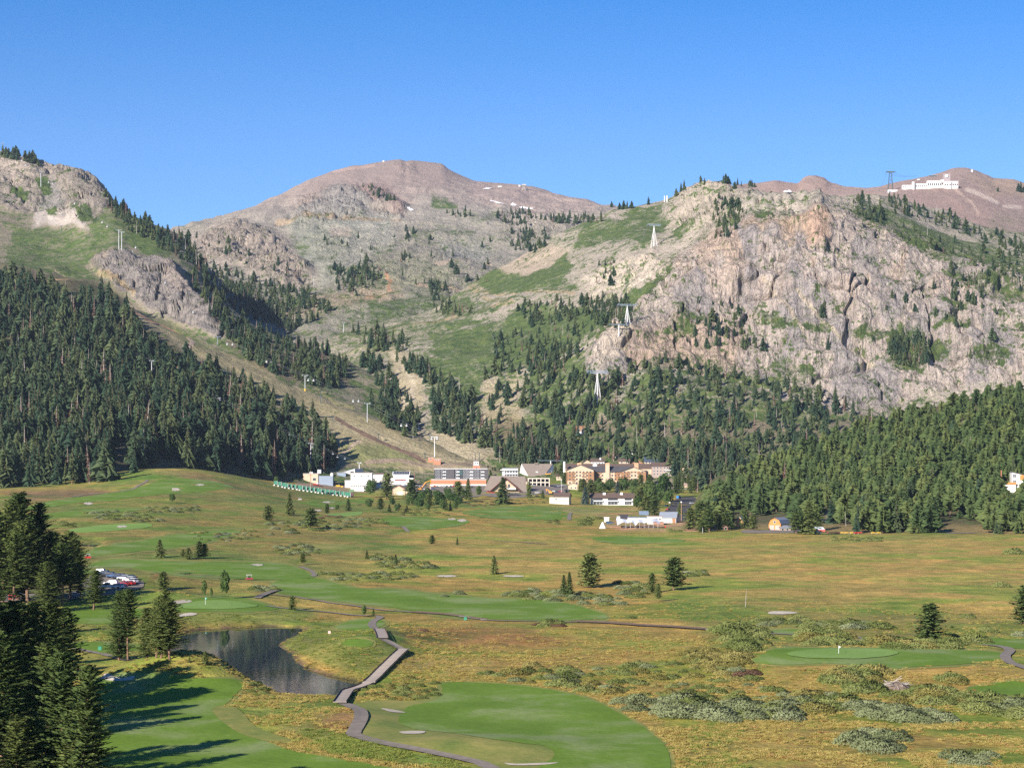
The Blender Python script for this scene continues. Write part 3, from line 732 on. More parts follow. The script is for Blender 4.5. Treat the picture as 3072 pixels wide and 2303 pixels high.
a6 = [(-420,470,3700),(-100,455,3700),(0,464,3700),(30,466,3680),(70,480,3650),(110,494,3620),(160,500,3600),(220,506,3570),(260,530,3540),(300,558,3500),(340,600,3440),(380,640,3380),(420,668,3330),(470,692,3280),(520,712,3220),(570,745,3150),(600,785,3080),(640,850,2980),(690,915,2880),(750,965,2800),(820,1005,2740),(900,1040,2690),(1000,1075,2640),(1100,1120,2570),(1200,1180,2500),(1300,1260,2420),(1400,1335,2350),(1560,1410,2320)]
RIB = [(270,765),(340,738),(420,760),(520,790),(560,830),(620,900),(700,980),(730,1010),(640,1000),(540,960),(440,910),(350,860)]
PEAK = [(-450,430),(220,480),(330,580),(330,640),(250,690),(90,640),(-450,620)]
SIDE = [(600,770),(660,860),(720,920),(730,990),(660,950),(600,870)]
def fld1(px, py):
    rb = pmask(px, py, RIB, 14); pk = pmask(px, py, PEAK, 20)
    return 26*rb + 16*pk, 4 + 7*rb + 9*pk, 20*(1-rb)*sstep(1200, 800, py)+5
L = build_layer('woodhill', cols, [a0, a1, a2, a3, a4, a5, a6], [30, 50, 56, 40, 44, 66], [(100, -20, 4), (300, -100, 4), (600, -250, 4)], rock_disp(fld1))
p, q = L.px, L.py
wx = (fbm(p/45, q/45, oct=5, seed=55)-0.5)*44; wy = (fbm(p/45, q/45, oct=5, seed=59)-0.5)*30
pw, qw = p+wx, q+wy
c = np.zeros(p.shape+(3,)) + np.array((0.26, 0.215, 0.165))
rb = pmask(pw*.5+p*.5, qw*.5+q*.5, RIB, 10); pk = pmask(pw, qw, PEAK, 16)
c = mix(c, (0.335, 0.285, 0.245), pk)
c = mix(c, (0.285, 0.265, 0.255), pmask(pw, qw, [(100,630),(130,570),(170,550),(200,610),(190,640)], 8)*0.8)
c = mix(c, (0.40, 0.355, 0.31), pmask(pw, qw, [(100,640),(250,640),(270,690),(100,695)], 8)*0.95)
c = mix(c, (0.45, 0.375, 0.32), pmask(pw, qw, [(-50,460),(80,470),(100,520),(60,560),(-50,540)], 12)*0.8)
c = mix(c, (0.285, 0.255, 0.235), rb)
c = mix(c, (0.40, 0.33, 0.285), pmask(pw, qw, [(480,800),(560,800),(580,880),(500,860)], 12)*0.7)
c = mix(c, (0.36, 0.29, 0.23), pmask(pw, qw, [(270,765),(340,738),(360,760),(320,790)], 8)*0.7)
c = mix(c, (0.36, 0.32, 0.29), pmask(pw, qw, [(600,780),(800,900),(780,980),(640,900)], 12)*0.6)
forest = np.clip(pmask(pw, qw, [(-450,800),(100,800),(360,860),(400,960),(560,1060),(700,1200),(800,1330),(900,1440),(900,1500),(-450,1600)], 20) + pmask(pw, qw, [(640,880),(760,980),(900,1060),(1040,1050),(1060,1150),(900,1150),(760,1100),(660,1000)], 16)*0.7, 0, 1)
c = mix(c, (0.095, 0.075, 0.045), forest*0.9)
RUN = [(380,890),(430,930),(520,985),(600,1030),(680,1060),(760,1090),(860,1150),(960,1190),(1080,1240),(1250,1310),(1420,1375),(1500,1410),(1300,1410),(1080,1400),(1010,1390),(1000,1290),(900,1230),(800,1180),(700,1120),(600,1080),(520,1030),(420,960)]
c = mix(c, (0.330, 0.280, 0.155), pmask(p+wx*.3, q+wy*.3, RUN, 10))
c = mix(c, (0.185, 0.190, 0.085), pmask(pw, qw, [(440,930),(520,960),(640,1040),(600,1060),(500,1000)], 8)*0.7)
c = mix(c, (0.385, 0.325, 0.195), pmask(p+wx*.3, q+wy*.3, [(960,1230),(1080,1270),(1300,1350),(1420,1385),(1380,1395),(1200,1340),(1000,1280)], 10)*0.9)
c = mix(c, (0.200, 0.215, 0.085), pmask(p+wx*.3, q+wy*.3, [(1020,1330),(1150,1330),(1250,1370),(1180,1400),(1040,1390)], 10)*0.8)
c = mix(c, (0.340, 0.290, 0.140), lmask(p+wx*.15, q+wy*.15, [(500,1088),(600,1140),(720,1190),(800,1222),(870,1260),(940,1290)], 11, 6))
for tr, wd, tc in (([(375,918),(400,930),(470,965),(520,990),(560,1012)], 7, (0.47,0.285,0.175)), ([(555,1010),(575,1030),(565,1055)], 6, (0.50,0.37,0.27)), ([(150,845),(200,840),(215,848)], 5, (0.50,0.31,0.18)), ([(90,775),(150,800),(220,822)], 2, (0.42,0.34,0.21)), ([(1010,1252),(1090,1300),(1200,1345),(1275,1375)], 4, (0.20,0.135,0.095)), ([(1030,1355),(1080,1320)], 3, (0.45,0.35,0.25)), ([(500,1088),(560,1118)], 3, (0.36,0.22,0.13)), ([(290,810),(340,830),(380,860),(400,880)], 5, (0.38,0.29,0.18)),
                   ([(1130,1200),(1200,1250),(1260,1290)], 2.5, (0.40,0.34,0.24)), ([(900,1165),(965,1172),(1010,1205),(1060,1215)], 4, (0.36,0.31,0.16)), ([(1100,1385),(1200,1378),(1300,1392),(1420,1385)], 4, (0.31,0.24,0.17))):
    c = mix(c, tc, lmask(p+wx*.08, q+wy*.08, tr, wd, 3))
br = np.zeros(p.shape) + 0.42
br = np.where(q > 980, 0.5, br)
for po, v, s_ in (([(40,690),(300,700),(420,740),(330,760),(260,790),(330,860),(200,850),(60,810),(0,760)], .66, 20), ([(200,640),(330,620),(480,700),(540,760),(480,780),(400,730),(280,720)], .68, 16), ([(350,700),(490,720),(490,770),(400,740)], .85, 10),
              ([(640,1000),(760,1040),(900,1110),(860,1150),(760,1100),(660,1060)], .62, 14), ([(700,1100),(900,1180),(1000,1230),(900,1220),(760,1160)], .55, 12), ([(1080,1180),(1200,1240),(1200,1280),(1080,1230)], .8, 8), ([(420,1000),(500,1060),(480,1100),(400,1040)], .75, 10), ([(1010,1400),(1200,1400),(1180,1420),(1020,1420)], .6, 8),
              ([(20,560),(110,580),(110,620),(30,620)], .6, 10), ([(170,505),(240,510),(230,540),(160,530)], .6, 8), ([(100,520),(160,510),(140,560),(90,570)], .5, 8), ([(580,980),(740,1020),(780,1060),(640,1030)], .7, 10)):
    br = np.maximum(br, v*pmask(pw, qw, po, s_))
for po, v in ((RIB, .16), (PEAK, .30), (RUN, .10), ([(100,640),(250,640),(270,690),(100,695)], .02), ([(1000,1320),(1200,1330),(1300,1390),(1020,1400)], .2)):
    m_ = pmask(pw, qw, po, 8)
    br = br*(1-m_) + np.minimum(br, v)*m_
for bx in ((165,640,20,22,20), (225,640,14,22,25), (255,660,22,20,30), (60,585,30,16,0), (200,525,24,12,0), (135,560,20,14,30)):
    br = np.maximum(br, .95*bmask(pw, qw, *bx))
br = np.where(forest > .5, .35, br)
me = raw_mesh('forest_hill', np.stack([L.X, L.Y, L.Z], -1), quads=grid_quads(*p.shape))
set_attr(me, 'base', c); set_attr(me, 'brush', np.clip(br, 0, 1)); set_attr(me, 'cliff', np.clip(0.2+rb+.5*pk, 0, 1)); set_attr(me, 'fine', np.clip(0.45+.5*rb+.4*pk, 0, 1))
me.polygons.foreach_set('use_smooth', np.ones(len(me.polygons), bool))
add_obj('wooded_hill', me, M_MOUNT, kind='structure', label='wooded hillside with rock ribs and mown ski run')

# ---- low forested hill on the right
cols = np.arange(2076, 3500.1, 6.0)
f0 = [(2076,1562,1450),(2150,1595,1215),(2400,1600,1180),(2700,1604,1165),(3072,1610,1150),(3500,1612,1150)]
f1 = [(2076,1545,1590),(2150,1545,1450),(2400,1530,1400),(2700,1520,1380),(3072,1500,1360),(3500,1490,1360)]
f2 = [(2076,1530,1740),(2150,1470,1700),(2300,1440,1680),(2450,1400,1650),(2700,1350,1620),(2900,1310,1600),(3072,1290,1600),(3500,1270,1600)]
f3 = [(2076,1522,1840),(2150,1436,1850),(2300,1390,1880),(2450,1340,1900),(2600,1285,1920),(2750,1238,1940),(2900,1200,1950),(3072,1172,1950),(3500,1150,1950)]
L = build_layer('pinehill', cols, [f0, f1, f2, f3], [14, 40, 40], [(60, -6, 3), (200, -40, 4), (400, -160, 4)], lambda X, Y, Z, px, py: (fbm(X/60, Y/60, oct=3, seed=91)-0.5)*8*sstep(1200, 1350, Y))
p, q = L.px, L.py
c = np.zeros(p.shape+(3,)) + np.array((0.120, 0.092, 0.055))
c = mix(c, (0.26, 0.20, 0.085), sstep(1560, 1585, q)*0.9)
c = mix(c, (0.34, 0.25, 0.17), pmask(p, q, [(2450,1530),(2490,1530),(2500,1570),(2460,1570)], 8))
c = mix(c, (0.34, 0.29, 0.22), pmask(p, q, [(2990,1460),(3072,1460),(3072,1500),(3010,1490)], 10))
br = np.zeros(p.shape)+0.42
me = raw_mesh('pine_hill', np.stack([L.X, L.Y, L.Z], -1), quads=grid_quads(*p.shape))
set_attr(me, 'base', c); set_attr(me, 'brush', br*sstep(1590, 1560, q)); set_attr(me, 'cliff', 0*p); set_attr(me, 'fine', 0.5+0*p)
me.polygons.foreach_set('use_smooth', np.ones(len(me.polygons), bool))
add_obj('pine_hill', me, M_MOUNT, kind='structure', label='low hill under the pine wood beside the meadow')
# ---------------------------------------------------------------- plants: meshes
def foliage_mat(name, c_dark, c_mid, c_light, trans=0.25, patch=0.9, varp=1.0, rnd=1.1):
    m = bpy.data.materials.new(name); m.use_nodes = True; MATS[name] = m
    nt = m.node_tree; nt.nodes.clear()
    out = nt.nodes.new('ShaderNodeOutputMaterial')
    oi = nt.nodes.new('ShaderNodeObjectInfo')
    tc = nt.nodes.new('ShaderNodeTexCoord').outputs['Object']
    nz = noise_n(nt, tc, patch*9.0, 3, 0.6)
    v = math_n(nt, 'ADD', math_n(nt, 'MULTIPLY', oi.outputs['Random'], 0.55*varp), math_n(nt, 'MULTIPLY', nz, 0.75))
    col = ramp_n(nt, v, [(0.22, c_dark), (0.55, c_mid), (0.90, c_light)])
    d = nt.nodes.new('ShaderNodeBsdfDiffuse'); t = nt.nodes.new('ShaderNodeBsdfTranslucent'); mx = nt.nodes.new('ShaderNodeMixShader')
    nt.links.new(col, d.inputs[0]); nt.links.new(col, t.inputs[0])
    mx.inputs[0].default_value = trans
    # shade the sprays by the crown's roundness as well as by their own tilt
    rad = scaled(nt, tc, (1, 1, 0.0)); nv = nt.nodes.new('ShaderNodeVectorMath'); nv.operation = 'NORMALIZE'; nt.links.new(rad, nv.inputs[0])
    vt = nt.nodes.new('ShaderNodeVectorTransform'); vt.vector_type = 'NORMAL'; vt.convert_from = 'OBJECT'; vt.convert_to = 'WORLD'; nt.links.new(nv.outputs[0], vt.inputs[0])
    nn = nt.nodes.new('ShaderNodeVectorMath'); nn.operation = 'NORMALIZE'; nt.links.new(vt.outputs[0], nn.inputs[0])
    sc_ = nt.nodes.new('ShaderNodeVectorMath'); sc_.operation = 'MULTIPLY_ADD'; nt.links.new(nn.outputs[0], sc_.inputs[0]); sc_.inputs[1].default_value = (rnd,)*3; sc_.inputs[2].default_value = (0, 0, rnd*0.55)
    ad = nt.nodes.new('ShaderNodeVectorMath'); ad.operation = 'ADD'; nt.links.new(sc_.outputs[0], ad.inputs[0]); nt.links.new(nt.nodes.new('ShaderNodeNewGeometry').outputs['Normal'], ad.inputs[1])
    n3 = nt.nodes.new('ShaderNodeVectorMath'); n3.operation = 'NORMALIZE'; nt.links.new(ad.outputs[0], n3.inputs[0])
    nt.links.new(n3.outputs[0], d.inputs['Normal'])
    nt.links.new(d.outputs[0], mx.inputs[1]); nt.links.new(t.outputs[0], mx.inputs[2])
    nt.links.new(mx.outputs[0], out.inputs[0])
    return m

def plain_mat(name, col, rough=0.8, spec=0.2, metal=0.0, vary=0.12, scale=0.8, bump=0.0):
    m, nt, bs = node_mat(name)
    tc = nt.nodes.new('ShaderNodeTexCoord').outputs['Object']
    nz = noise_n(nt, tc, scale, 5, 0.6)
    g = ramp_n(nt, nz, [(0.3, (1-vary,)*3), (0.7, (1+vary,)*3)])
    nt.links.new(mixc(nt, 1.0, col, g, 'MULTIPLY'), bs.inputs['Base Color'])
    bs.inputs['Roughness'].default_value = rough
    bs.inputs['Specular IOR Level'].default_value = spec
    bs.inputs['Metallic'].default_value = metal
    if bump: nt.links.new(bump_n(nt, nz, 0.5, bump), bs.inputs['Normal'])
    return m

M_FIR = foliage_mat('fir_needles', (0.028, 0.056, 0.038), (0.056, 0.096, 0.054), (0.115, 0.145, 0.064))
M_PINE = foliage_mat('pine_needles', (0.048, 0.084, 0.036), (0.084, 0.126, 0.046), (0.140, 0.174, 0.060))
M_PINE_N = foliage_mat('near_pine_needles', (0.056, 0.090, 0.032), (0.098, 0.140, 0.044), (0.165, 0.20, 0.062))
M_PINE_M = foliage_mat('meadow_pine_needles', (0.075, 0.115, 0.042), (0.125, 0.170, 0.056), (0.19, 0.225, 0.075))
M_SPRUCE = foliage_mat('blue_spruce_needles', (0.045, 0.075, 0.062), (0.075, 0.115, 0.098), (0.12, 0.16, 0.14))
M_DEAD = foliage_mat('dead_brown_needles', (0.11, 0.062, 0.042), (0.175, 0.098, 0.066), (0.24, 0.15, 0.11))
M_ASPEN = foliage_mat('aspen_leaves', (0.045, 0.085, 0.030), (0.075, 0.130, 0.040), (0.12, 0.175, 0.055), 0.35)
M_WILLOW_G = foliage_mat('grey_willow_leaves', (0.115, 0.145, 0.068), (0.18, 0.21, 0.10), (0.25, 0.28, 0.15), 0.2, 1.4)
M_WILLOW_O = foliage_mat('olive_willow_leaves', (0.090, 0.122, 0.038), (0.150, 0.182, 0.056), (0.22, 0.245, 0.085), 0.2, 1.4)
M_WILLOW_Y = foliage_mat('golden_willow_leaves', (0.14, 0.135, 0.042), (0.22, 0.20, 0.062), (0.30, 0.27, 0.095), 0.2, 1.4)
M_WILLOW_R = foliage_mat('russet_shrub_leaves', (0.10, 0.06, 0.042), (0.16, 0.095, 0.062), (0.22, 0.145, 0.09), 0.15, 1.4)
M_BARK = plain_mat('reddish_bark', (0.20, 0.125, 0.085), 0.95, 0.1, 0, 0.3, 3.0)
M_PALEBARK = plain_mat('pale_aspen_bark', (0.50, 0.47, 0.40), 0.9, 0.1, 0, 0.25, 4.0)
M_GREYWOOD = plain_mat('bleached_dead_wood', (0.42, 0.38, 0.34), 0.9, 0.1, 0, 0.2, 4.0)

def rhombi(base, axis, side, length, width, droop=0.0):
    """leaf sprays: (n,3) start, unit axis, unit side vector -> verts (n*4,3), quads"""
    n = len(base)
    mid = base + axis*(length*0.5)[:, None]
    tip = base + axis*length[:, None]
    tip[:, 2] -= droop*length
    a = mid + side*(width*0.5)[:, None]; b = mid - side*(width*0.5)[:, None]
    v = np.stack([base, b, tip, a], 1).reshape(-1, 3)
    q = np.arange(n*4).reshape(n, 4)
    return v, q

def unit(v):
    return v/(np.linalg.norm(v, axis=-1, keepdims=True)+1e-9)

def tube_arrays(pts, radii, sides=6):
    vs, qs = [], []
    pts = np.asarray(pts, float)
    for i, (p_, r) in enumerate(zip(pts, radii)):
        t = pts[min(i+1, len(pts)-1)] - pts[max(i-1, 0)]
        t = t/(np.linalg.norm(t)+1e-9)
        a = np.cross(t, (0, 0, 1.)) if abs(t[2]) < .9 else np.cross(t, (1., 0, 0)); a /= np.linalg.norm(a)
        b = np.cross(t, a)
        an = np.arange(sides)/sides*2*math.pi
        vs.append(p_ + r*(np.cos(an)[:, None]*a + np.sin(an)[:, None]*b))
    vs = np.concatenate(vs)
    for i in range(len(pts)-1):
        for k in range(sides):
            k2 = (k+1) % sides
            qs.append((i*sides+k, i*sides+k2, (i+1)*sides+k2, (i+1)*sides+k))
    return vs, np.array(qs)

def join(parts):
    V, Q, o = [], [], 0
    for v, q in parts:
        V.append(v); Q.append(np.asarray(q)+o); o += len(v)
    return np.concatenate(V), np.concatenate(Q)

def conifer(seed, nb=90, sub=1, radius=0.15, start=0.06, power=0.85, droop=0.35, up=0.0, irr=0.25, spray=0.5, trunk_r=0.012, lean=0.0, gap=0.0, blunt=0.0, wspray=0.55):
    """unit-height conifer: returns trunk (v,q), crown (v,q)"""
    r = np.random.default_rng(seed)
    zt = np.linspace(-0.03, 0.985, 8)
    cx = lean*np.sin(zt*3.0); cy = lean*0.5*np.sin(zt*4+1)
    tr = tube_arrays(np.stack([cx, cy, zt], 1), trunk_r*(1.02-zt)**0.8+0.0012, 6)
    t = start + (0.985-start)*(np.arange(nb)+r.random(nb)*0.8)/nb
    t = 1-(1-t)**1.0
    az = np.arange(nb)*2.399963 + r.random(nb)*0.9
    prof = np.maximum((1-t)/(1-start), 0)**power
    prof = prof*(1-blunt) + blunt*np.sqrt(np.maximum(1-((t-start)/(1-start)*1.0)**2.4, 0))
    low = sstep(start-0.02, start+0.10, t)*0.5+0.5
    clump = 1 + irr*(vnoise(az*0.8, t*7, seed=seed)-0.5)*2.2
    L = radius*prof*low*clump*(0.72+0.5*r.random(nb)) + 0.012
    if gap > 0:
        keep = vnoise(t*9+seed, az*0.5, seed=seed+3) > gap*0.6
        t, az, L = t[keep], az[keep], L[keep]
    nb = len(t)
    pit = up + (r.random(nb)-0.5)*0.35 + 0.55*(t-0.45)
    d = np.stack([np.cos(az)*np.cos(pit), np.sin(az)*np.cos(pit), np.sin(pit)], 1)
    b0 = np.stack([np.interp(t, zt, cx), np.interp(t, zt, cy), t], 1)
    parts = []
    if sub <= 1:
        for roll in (0.25, 1.35):
            side = unit(np.cross(d, (0, 0, 1.0)))
            upv = np.cross(side, d)
            ro = roll + (r.random(nb)-0.5)*0.7
            s = side*np.cos(ro)[:, None] + upv*np.sin(ro)[:, None]
            parts.append(rhombi(b0, d, s, L*1.0, L*wspray*(0.8+0.5*r.random(nb)), droop))
    else:
        k = sub
        f = (np.arange(k)+0.6)/k
        f = (f[None]+(r.random((nb, k))-0.5)*0.5/k)
        pos = b0[:, None] + d[:, None]*(L[:, None]*f)[..., None]
        pos[..., 2] -= droop*L[:, None]*f**2*0.8
        for j in range(3):
            m_ = nb*k
            yaw = (r.random((nb, k))-0.5)*2.6
            dd = np.stack([d[:, 0][:, None]*np.cos(yaw)-d[:, 1][:, None]*np.sin(yaw), d[:, 0][:, None]*np.sin(yaw)+d[:, 1][:, None]*np.cos(yaw), d[:, 2][:, None]+0.25*(r.random((nb, k))-0.2)], -1)
            dd = unit(dd.reshape(-1, 3))
            side = unit(np.cross(dd, unit(r.normal(size=(m_, 3))*0.8+np.array((0, 0, 1.)))))
            sl = (spray*radius*(0.35+0.5*r.random(m_))*(1.15-0.35*f.ravel())*np.repeat(0.45+0.55*prof[:nb] if len(prof) == nb else np.full(nb, .8), k))
            parts.append(rhombi(pos.reshape(-1, 3)-dd*sl[:, None]*0.35, dd, side, sl, sl*wspray*(0.6+0.6*r.random(m_)), 0.12))
        # bare inner limbs
        sel = r.random(nb) < 0.5
        bl = rhombi(b0[sel], d[sel], unit(np.cross(d[sel], (0, 0, 1.))), L[sel]*0.85, np.full(sel.sum(), 0.004), droop*0.5)
        tr = join([tr, bl])
    return tr, join(parts)

def leafy(seed, n=900, shape=(0.28, 0.28, 0.36), centre=0.62, size=0.05, lobes=9, trunk_r=0.014, stems=1, z0=0.0):
    r = np.random.default_rng(seed)
    lc = r.normal(size=(lobes, 3)); lc = unit(lc)*(0.35+0.5*r.random((lobes, 1)))
    lr = (0.35+0.3*r.random(lobes))*(0.8 if lobes > 12 else 1)
    li = r.integers(0, lobes, n)
    o = unit(r.normal(size=(n, 3)))*(0.75+0.3*r.random((n, 1)))
    pnt = (lc[li] + o*lr[li][:, None])*np.array(shape)
    pnt[:, 2] += centre
    d = unit(o + r.normal(size=(n, 3))*0.7 + np.array((0, 0, 0.2)))
    side = unit(np.cross(d, r.normal(size=(n, 3))))
    sl = size*(0.6+0.8*r.random(n))
    cr = rhombi(pnt-d*sl[:, None]*.4, d, side, sl, sl*0.75, 0.1)
    parts = []
    for s in range(stems):
        a = r.random()*6.28
        w = 0.05*(stems > 1)
        top = centre+shape[2]*0.5
        z = np.linspace(-0.03, top, 6)
        k = (z/top)**1.3
        parts.append(tube_arrays(np.stack([np.cos(a)*w*(0.3+2*k)+0.01*np.sin(z*9), np.sin(a)*w*(0.3+2*k), z], 1), trunk_r*(1.05-0.8*z/top), 6))
        for b in range(5):
            zz = centre-shape[2]*0.5+r.random()*shape[2]*0.9; aa = r.random()*6.28
            parts.append(tube_arrays([(0, 0, zz), (np.cos(aa)*shape[0]*.4, np.sin(aa)*shape[0]*.4, zz+.08), (np.cos(aa)*shape[0]*.8, np.sin(aa)*shape[0]*.8, zz+.14)], [trunk_r*.5, trunk_r*.3, trunk_r*.1], 4))
    return join(parts), cr

def shrub(seed, n=1100, elong=1.0, size=0.10):
    """unit-radius dome of upright leafy stems, height about 0.8"""
    r = np.random.default_rng(seed)
    a = r.random(n)*2*math.pi; rr = np.sqrt(r.random(n))
    x, y = np.cos(a)*rr, np.sin(a)*rr
    lump = 0.62+0.65*vnoise(x*2.1+seed, y*2.1, seed=seed)+0.25*(vnoise(x*5, y*5, seed=seed+2)-0.5)
    top = np.maximum(1-rr**2.2, 0.02)**0.55*0.78*lump
    f = r.random(n)**0.45
    z = top*f
    edge = 0.9+0.25*vnoise(np.cos(a)*1.5+seed, np.sin(a)*1.5, seed=seed+5)
    base = np.stack([x*edge, y*edge*elong, z*0.92], 1)
    d = unit(np.stack([x*0.8, y*0.8, 0.75+0*x], 1) + r.normal(size=(n, 3))*0.45)
    side = unit(np.cross(d, r.normal(size=(n, 3))))
    sl = size*(0.7+0.9*r.random(n))
    c1 = rhombi(base, d, side, sl*1.5, sl*0.7, 0.1)
    # stems fanning out from the root
    m_ = 26
    aa = r.random(m_)*6.28; ee = 0.3+0.6*r.random(m_)
    dd = unit(np.stack([np.cos(aa)*ee, np.sin(aa)*ee, 0.8+0*aa], 1))
    st = rhombi(np.stack([np.cos(aa)*.12, np.sin(aa)*.12, -0.05+0*aa], 1), dd, unit(np.cross(dd, (0, 0, 1.))), 0.55+0.2*r.random(m_), np.full(m_, 0.03), 0.05)
    return st, c1

def mk(name, vq, mat):
    me = raw_mesh(name, vq[0], quads=vq[1]); me.materials.append(mat)
    return me

class Proto: pass
def proto(kind, tr_cr, m_tr, m_cr):
    P = Proto(); P.trunk = mk(kind+'_trunk', tr_cr[0], m_tr); P.crown = mk(kind+'_crown', tr_cr[1], m_cr)
    v, q = tr_cr[0]; v2, q2 = tr_cr[1]
    P.both = raw_mesh(kind, np.concatenate([v, v2]), quads=np.concatenate([q, q2+len(v)]))
    P.both.materials.append(m_tr); P.both.materials.append(m_cr)
    P.both.polygons.foreach_set('material_index', np.concatenate([np.zeros(len(q), np.int32), np.ones(len(q2), np.int32)]))
    return P

FIR_FAR = [proto('fir', conifer(100+i, nb=130, radius=[0.16, 0.215, 0.235, 0.13][i], start=[0.04, 0.1, 0.05, 0.14][i], power=[.8, .55, .72, .95][i], blunt=[0, .35, .12, 0][i], irr=[.5, .75, .6, .4][i], wspray=.75, gap=[.12, .25, .15, .1][i]), M_BARK, M_FIR) for i in range(4)]
PINE_FAR = [proto('pine', conifer(200+i, nb=150, radius=[0.25, 0.30, 0.27, 0.23][i], start=[0.10, 0.14, 0.2, 0.28][i], power=.6, up=.22, irr=.7, blunt=.35, droop=.12, wspray=.7, gap=.25), M_BARK, M_PINE) for i in range(4)]
DEAD_FAR = [proto('dead', conifer(300+i, nb=80, radius=[0.12, 0.10][i], start=.1, irr=.4, gap=.3, wspray=.5), M_GREYWOOD, M_DEAD) for i in range(2)]
SNAG = [proto('snag', conifer(320+i, nb=34, radius=0.08, start=.3, irr=.4, gap=.4, wspray=.10, droop=.1), M_GREYWOOD, M_GREYWOOD) for i in range(2)]
PINE_MID = [proto('pine_mid', conifer(220+i, nb=190, sub=4, radius=[0.20, 0.23, 0.18, 0.26][i], start=[.08, .14, .22, .06][i], power=.55, up=.25, irr=.5, blunt=.4, droop=.1, gap=.22, spray=.75, wspray=.6), M_BARK, M_PINE_M) for i in range(4)]
FIR_MID = [proto('fir_mid', conifer(120+i, nb=220, sub=4, radius=[0.15, 0.17][i], start=.05, power=.8, irr=.35, droop=.3, spray=.75, wspray=.6), M_BARK, M_PINE_M) for i in range(2)]
SPRUCE_MID = [proto('spruce_mid', conifer(140, nb=220, sub=4, radius=.21, start=.04, power=.8, irr=.3, droop=.25, spray=.75, wspray=.6), M_BARK, M_SPRUCE)]
PINE_NEAR = [proto('pine_near', conifer(240+i, nb=[430, 400, 380, 330][i], sub=8, radius=[0.185, 0.165, 0.20, 0.19][i], start=[.06, .10, .2, .34][i], power=.6, up=.3, irr=.55, blunt=.38, droop=.05, gap=[.2, .2, .28, .3][i], spray=.42, wspray=.42, lean=.008), M_BARK, M_PINE_N) for i in range(4)]
ASPEN = [proto('aspen', leafy(400+i, 1500, [(0.22, .22, .40), (.26, .26, .36), (.13, .13, .38)][i], [.56, .58, .58][i], .055, 20, .012), M_PALEBARK, M_ASPEN) for i in range(3)]
SHRUB = {k: [proto('shrub', shrub(500+i+10*j, 1500, 1.0, .085), M_GREYWOOD, m_) for i in range(3)] for j, (k, m_) in enumerate((('grey', M_WILLOW_G), ('olive', M_WILLOW_O), ('gold', M_WILLOW_Y), ('russet', M_WILLOW_R)))}

def place_plant(P, x, y, z, h, name, label, cat, group=None, rot=None, wide=1.0, parts=True, crown_name='crown'):
    rot = random.random()*6.28 if rot is None else rot
    if parts:
        o = bpy.data.objects.new(name, None); o.empty_display_size = 0.1
        COL.objects.link(o)
        for nm, me in (('trunk' if crown_name == 'crown' else 'stem', P.trunk), (crown_name, P.crown)):
            c_ = bpy.data.objects.new(nm, me); COL.objects.link(c_); c_.parent = o
    else:
        o = bpy.data.objects.new(name, P.both); COL.objects.link(o)
    o.location = (x, y, z); o.rotation_euler = (random.gauss(0, .03), random.gauss(0, .03), rot); o.scale = (h*wide, h*wide, h)
    o['label'] = label; o['category'] = cat
    if group: o['group'] = group
    return o

def scatter_group():
    ng = bpy.data.node_groups.new('scatter_points', 'GeometryNodeTree')
    ng.interface.new_socket('Geometry', in_out='INPUT', socket_type='NodeSocketGeometry')
    ng.interface.new_socket('Kinds', in_out='INPUT', socket_type='NodeSocketCollection')
    ng.interface.new_socket('Geometry', in_out='OUTPUT', socket_type='NodeSocketGeometry')
    n = ng.nodes; l = ng.links
    i = n.new('NodeGroupInput'); o = n.new('NodeGroupOutput')
    ci = n.new('GeometryNodeCollectionInfo'); ci.inputs['Separate Children'].default_value = True; ci.inputs['Reset Children'].default_value = True
    ip = n.new('GeometryNodeInstanceOnPoints'); ip.inputs['Pick Instance'].default_value = True
    def na(nm, ty):
        a = n.new('GeometryNodeInputNamedAttribute'); a.data_type = ty; a.inputs['Name'].default_value = nm; return a.outputs['Attribute']
    l.new(i.outputs['Geometry'], ip.inputs['Points']); l.new(i.outputs['Kinds'], ci.inputs['Collection'])
    l.new(ci.outputs[0], ip.inputs['Instance']); l.new(na('kind_index', 'INT'), ip.inputs['Instance Index'])
    l.new(na('turn', 'FLOAT_VECTOR'), ip.inputs['Rotation']); l.new(na('size', 'FLOAT_VECTOR'), ip.inputs['Scale'])
    l.new(ip.outputs[0], o.inputs[0])
    return ng
SCATTER = scatter_group()

def scatter(name, protos, pts, label, cat=None):
    """pts rows: x y z h wide kind -> ONE stuff object"""
    pts = np.asarray(pts, float)
    col = bpy.data.collections.new(name+'_kinds')
    for k, P in enumerate(protos):
        c_ = bpy.data.objects.new('%02d_%s_kind' % (k, name), P.both); col.objects.link(c_)
    me = bpy.data.meshes.new(name)
    me.vertices.add(len(pts)); me.vertices.foreach_set('co', pts[:, :3].astype(np.float32).ravel())
    a = me.attributes.new('kind_index', 'INT', 'POINT'); a.data.foreach_set('value', pts[:, 5].astype(np.int32))
    s = np.stack([pts[:, 3]*pts[:, 4], pts[:, 3]*pts[:, 4], pts[:, 3]], 1).astype(np.float32)
    a = me.attributes.new('size', 'FLOAT_VECTOR', 'POINT'); a.data.foreach_set('vector', s.ravel())
    t = (RNG.normal(size=(len(pts), 3))*0.035).astype(np.float32); t[:, 2] = RNG.random(len(pts))*6.28
    a = me.attributes.new('turn', 'FLOAT_VECTOR', 'POINT'); a.data.foreach_set('vector', t.ravel())
    o = add_obj(name, me, kind='stuff', label=label)
    md = o.modifiers.new('scatter', 'NODES'); md.node_group = SCATTER
    md[[s_.identifier for s_ in SCATTER.interface.items_tree if s_.name == 'Kinds'][0]] = col
    return o

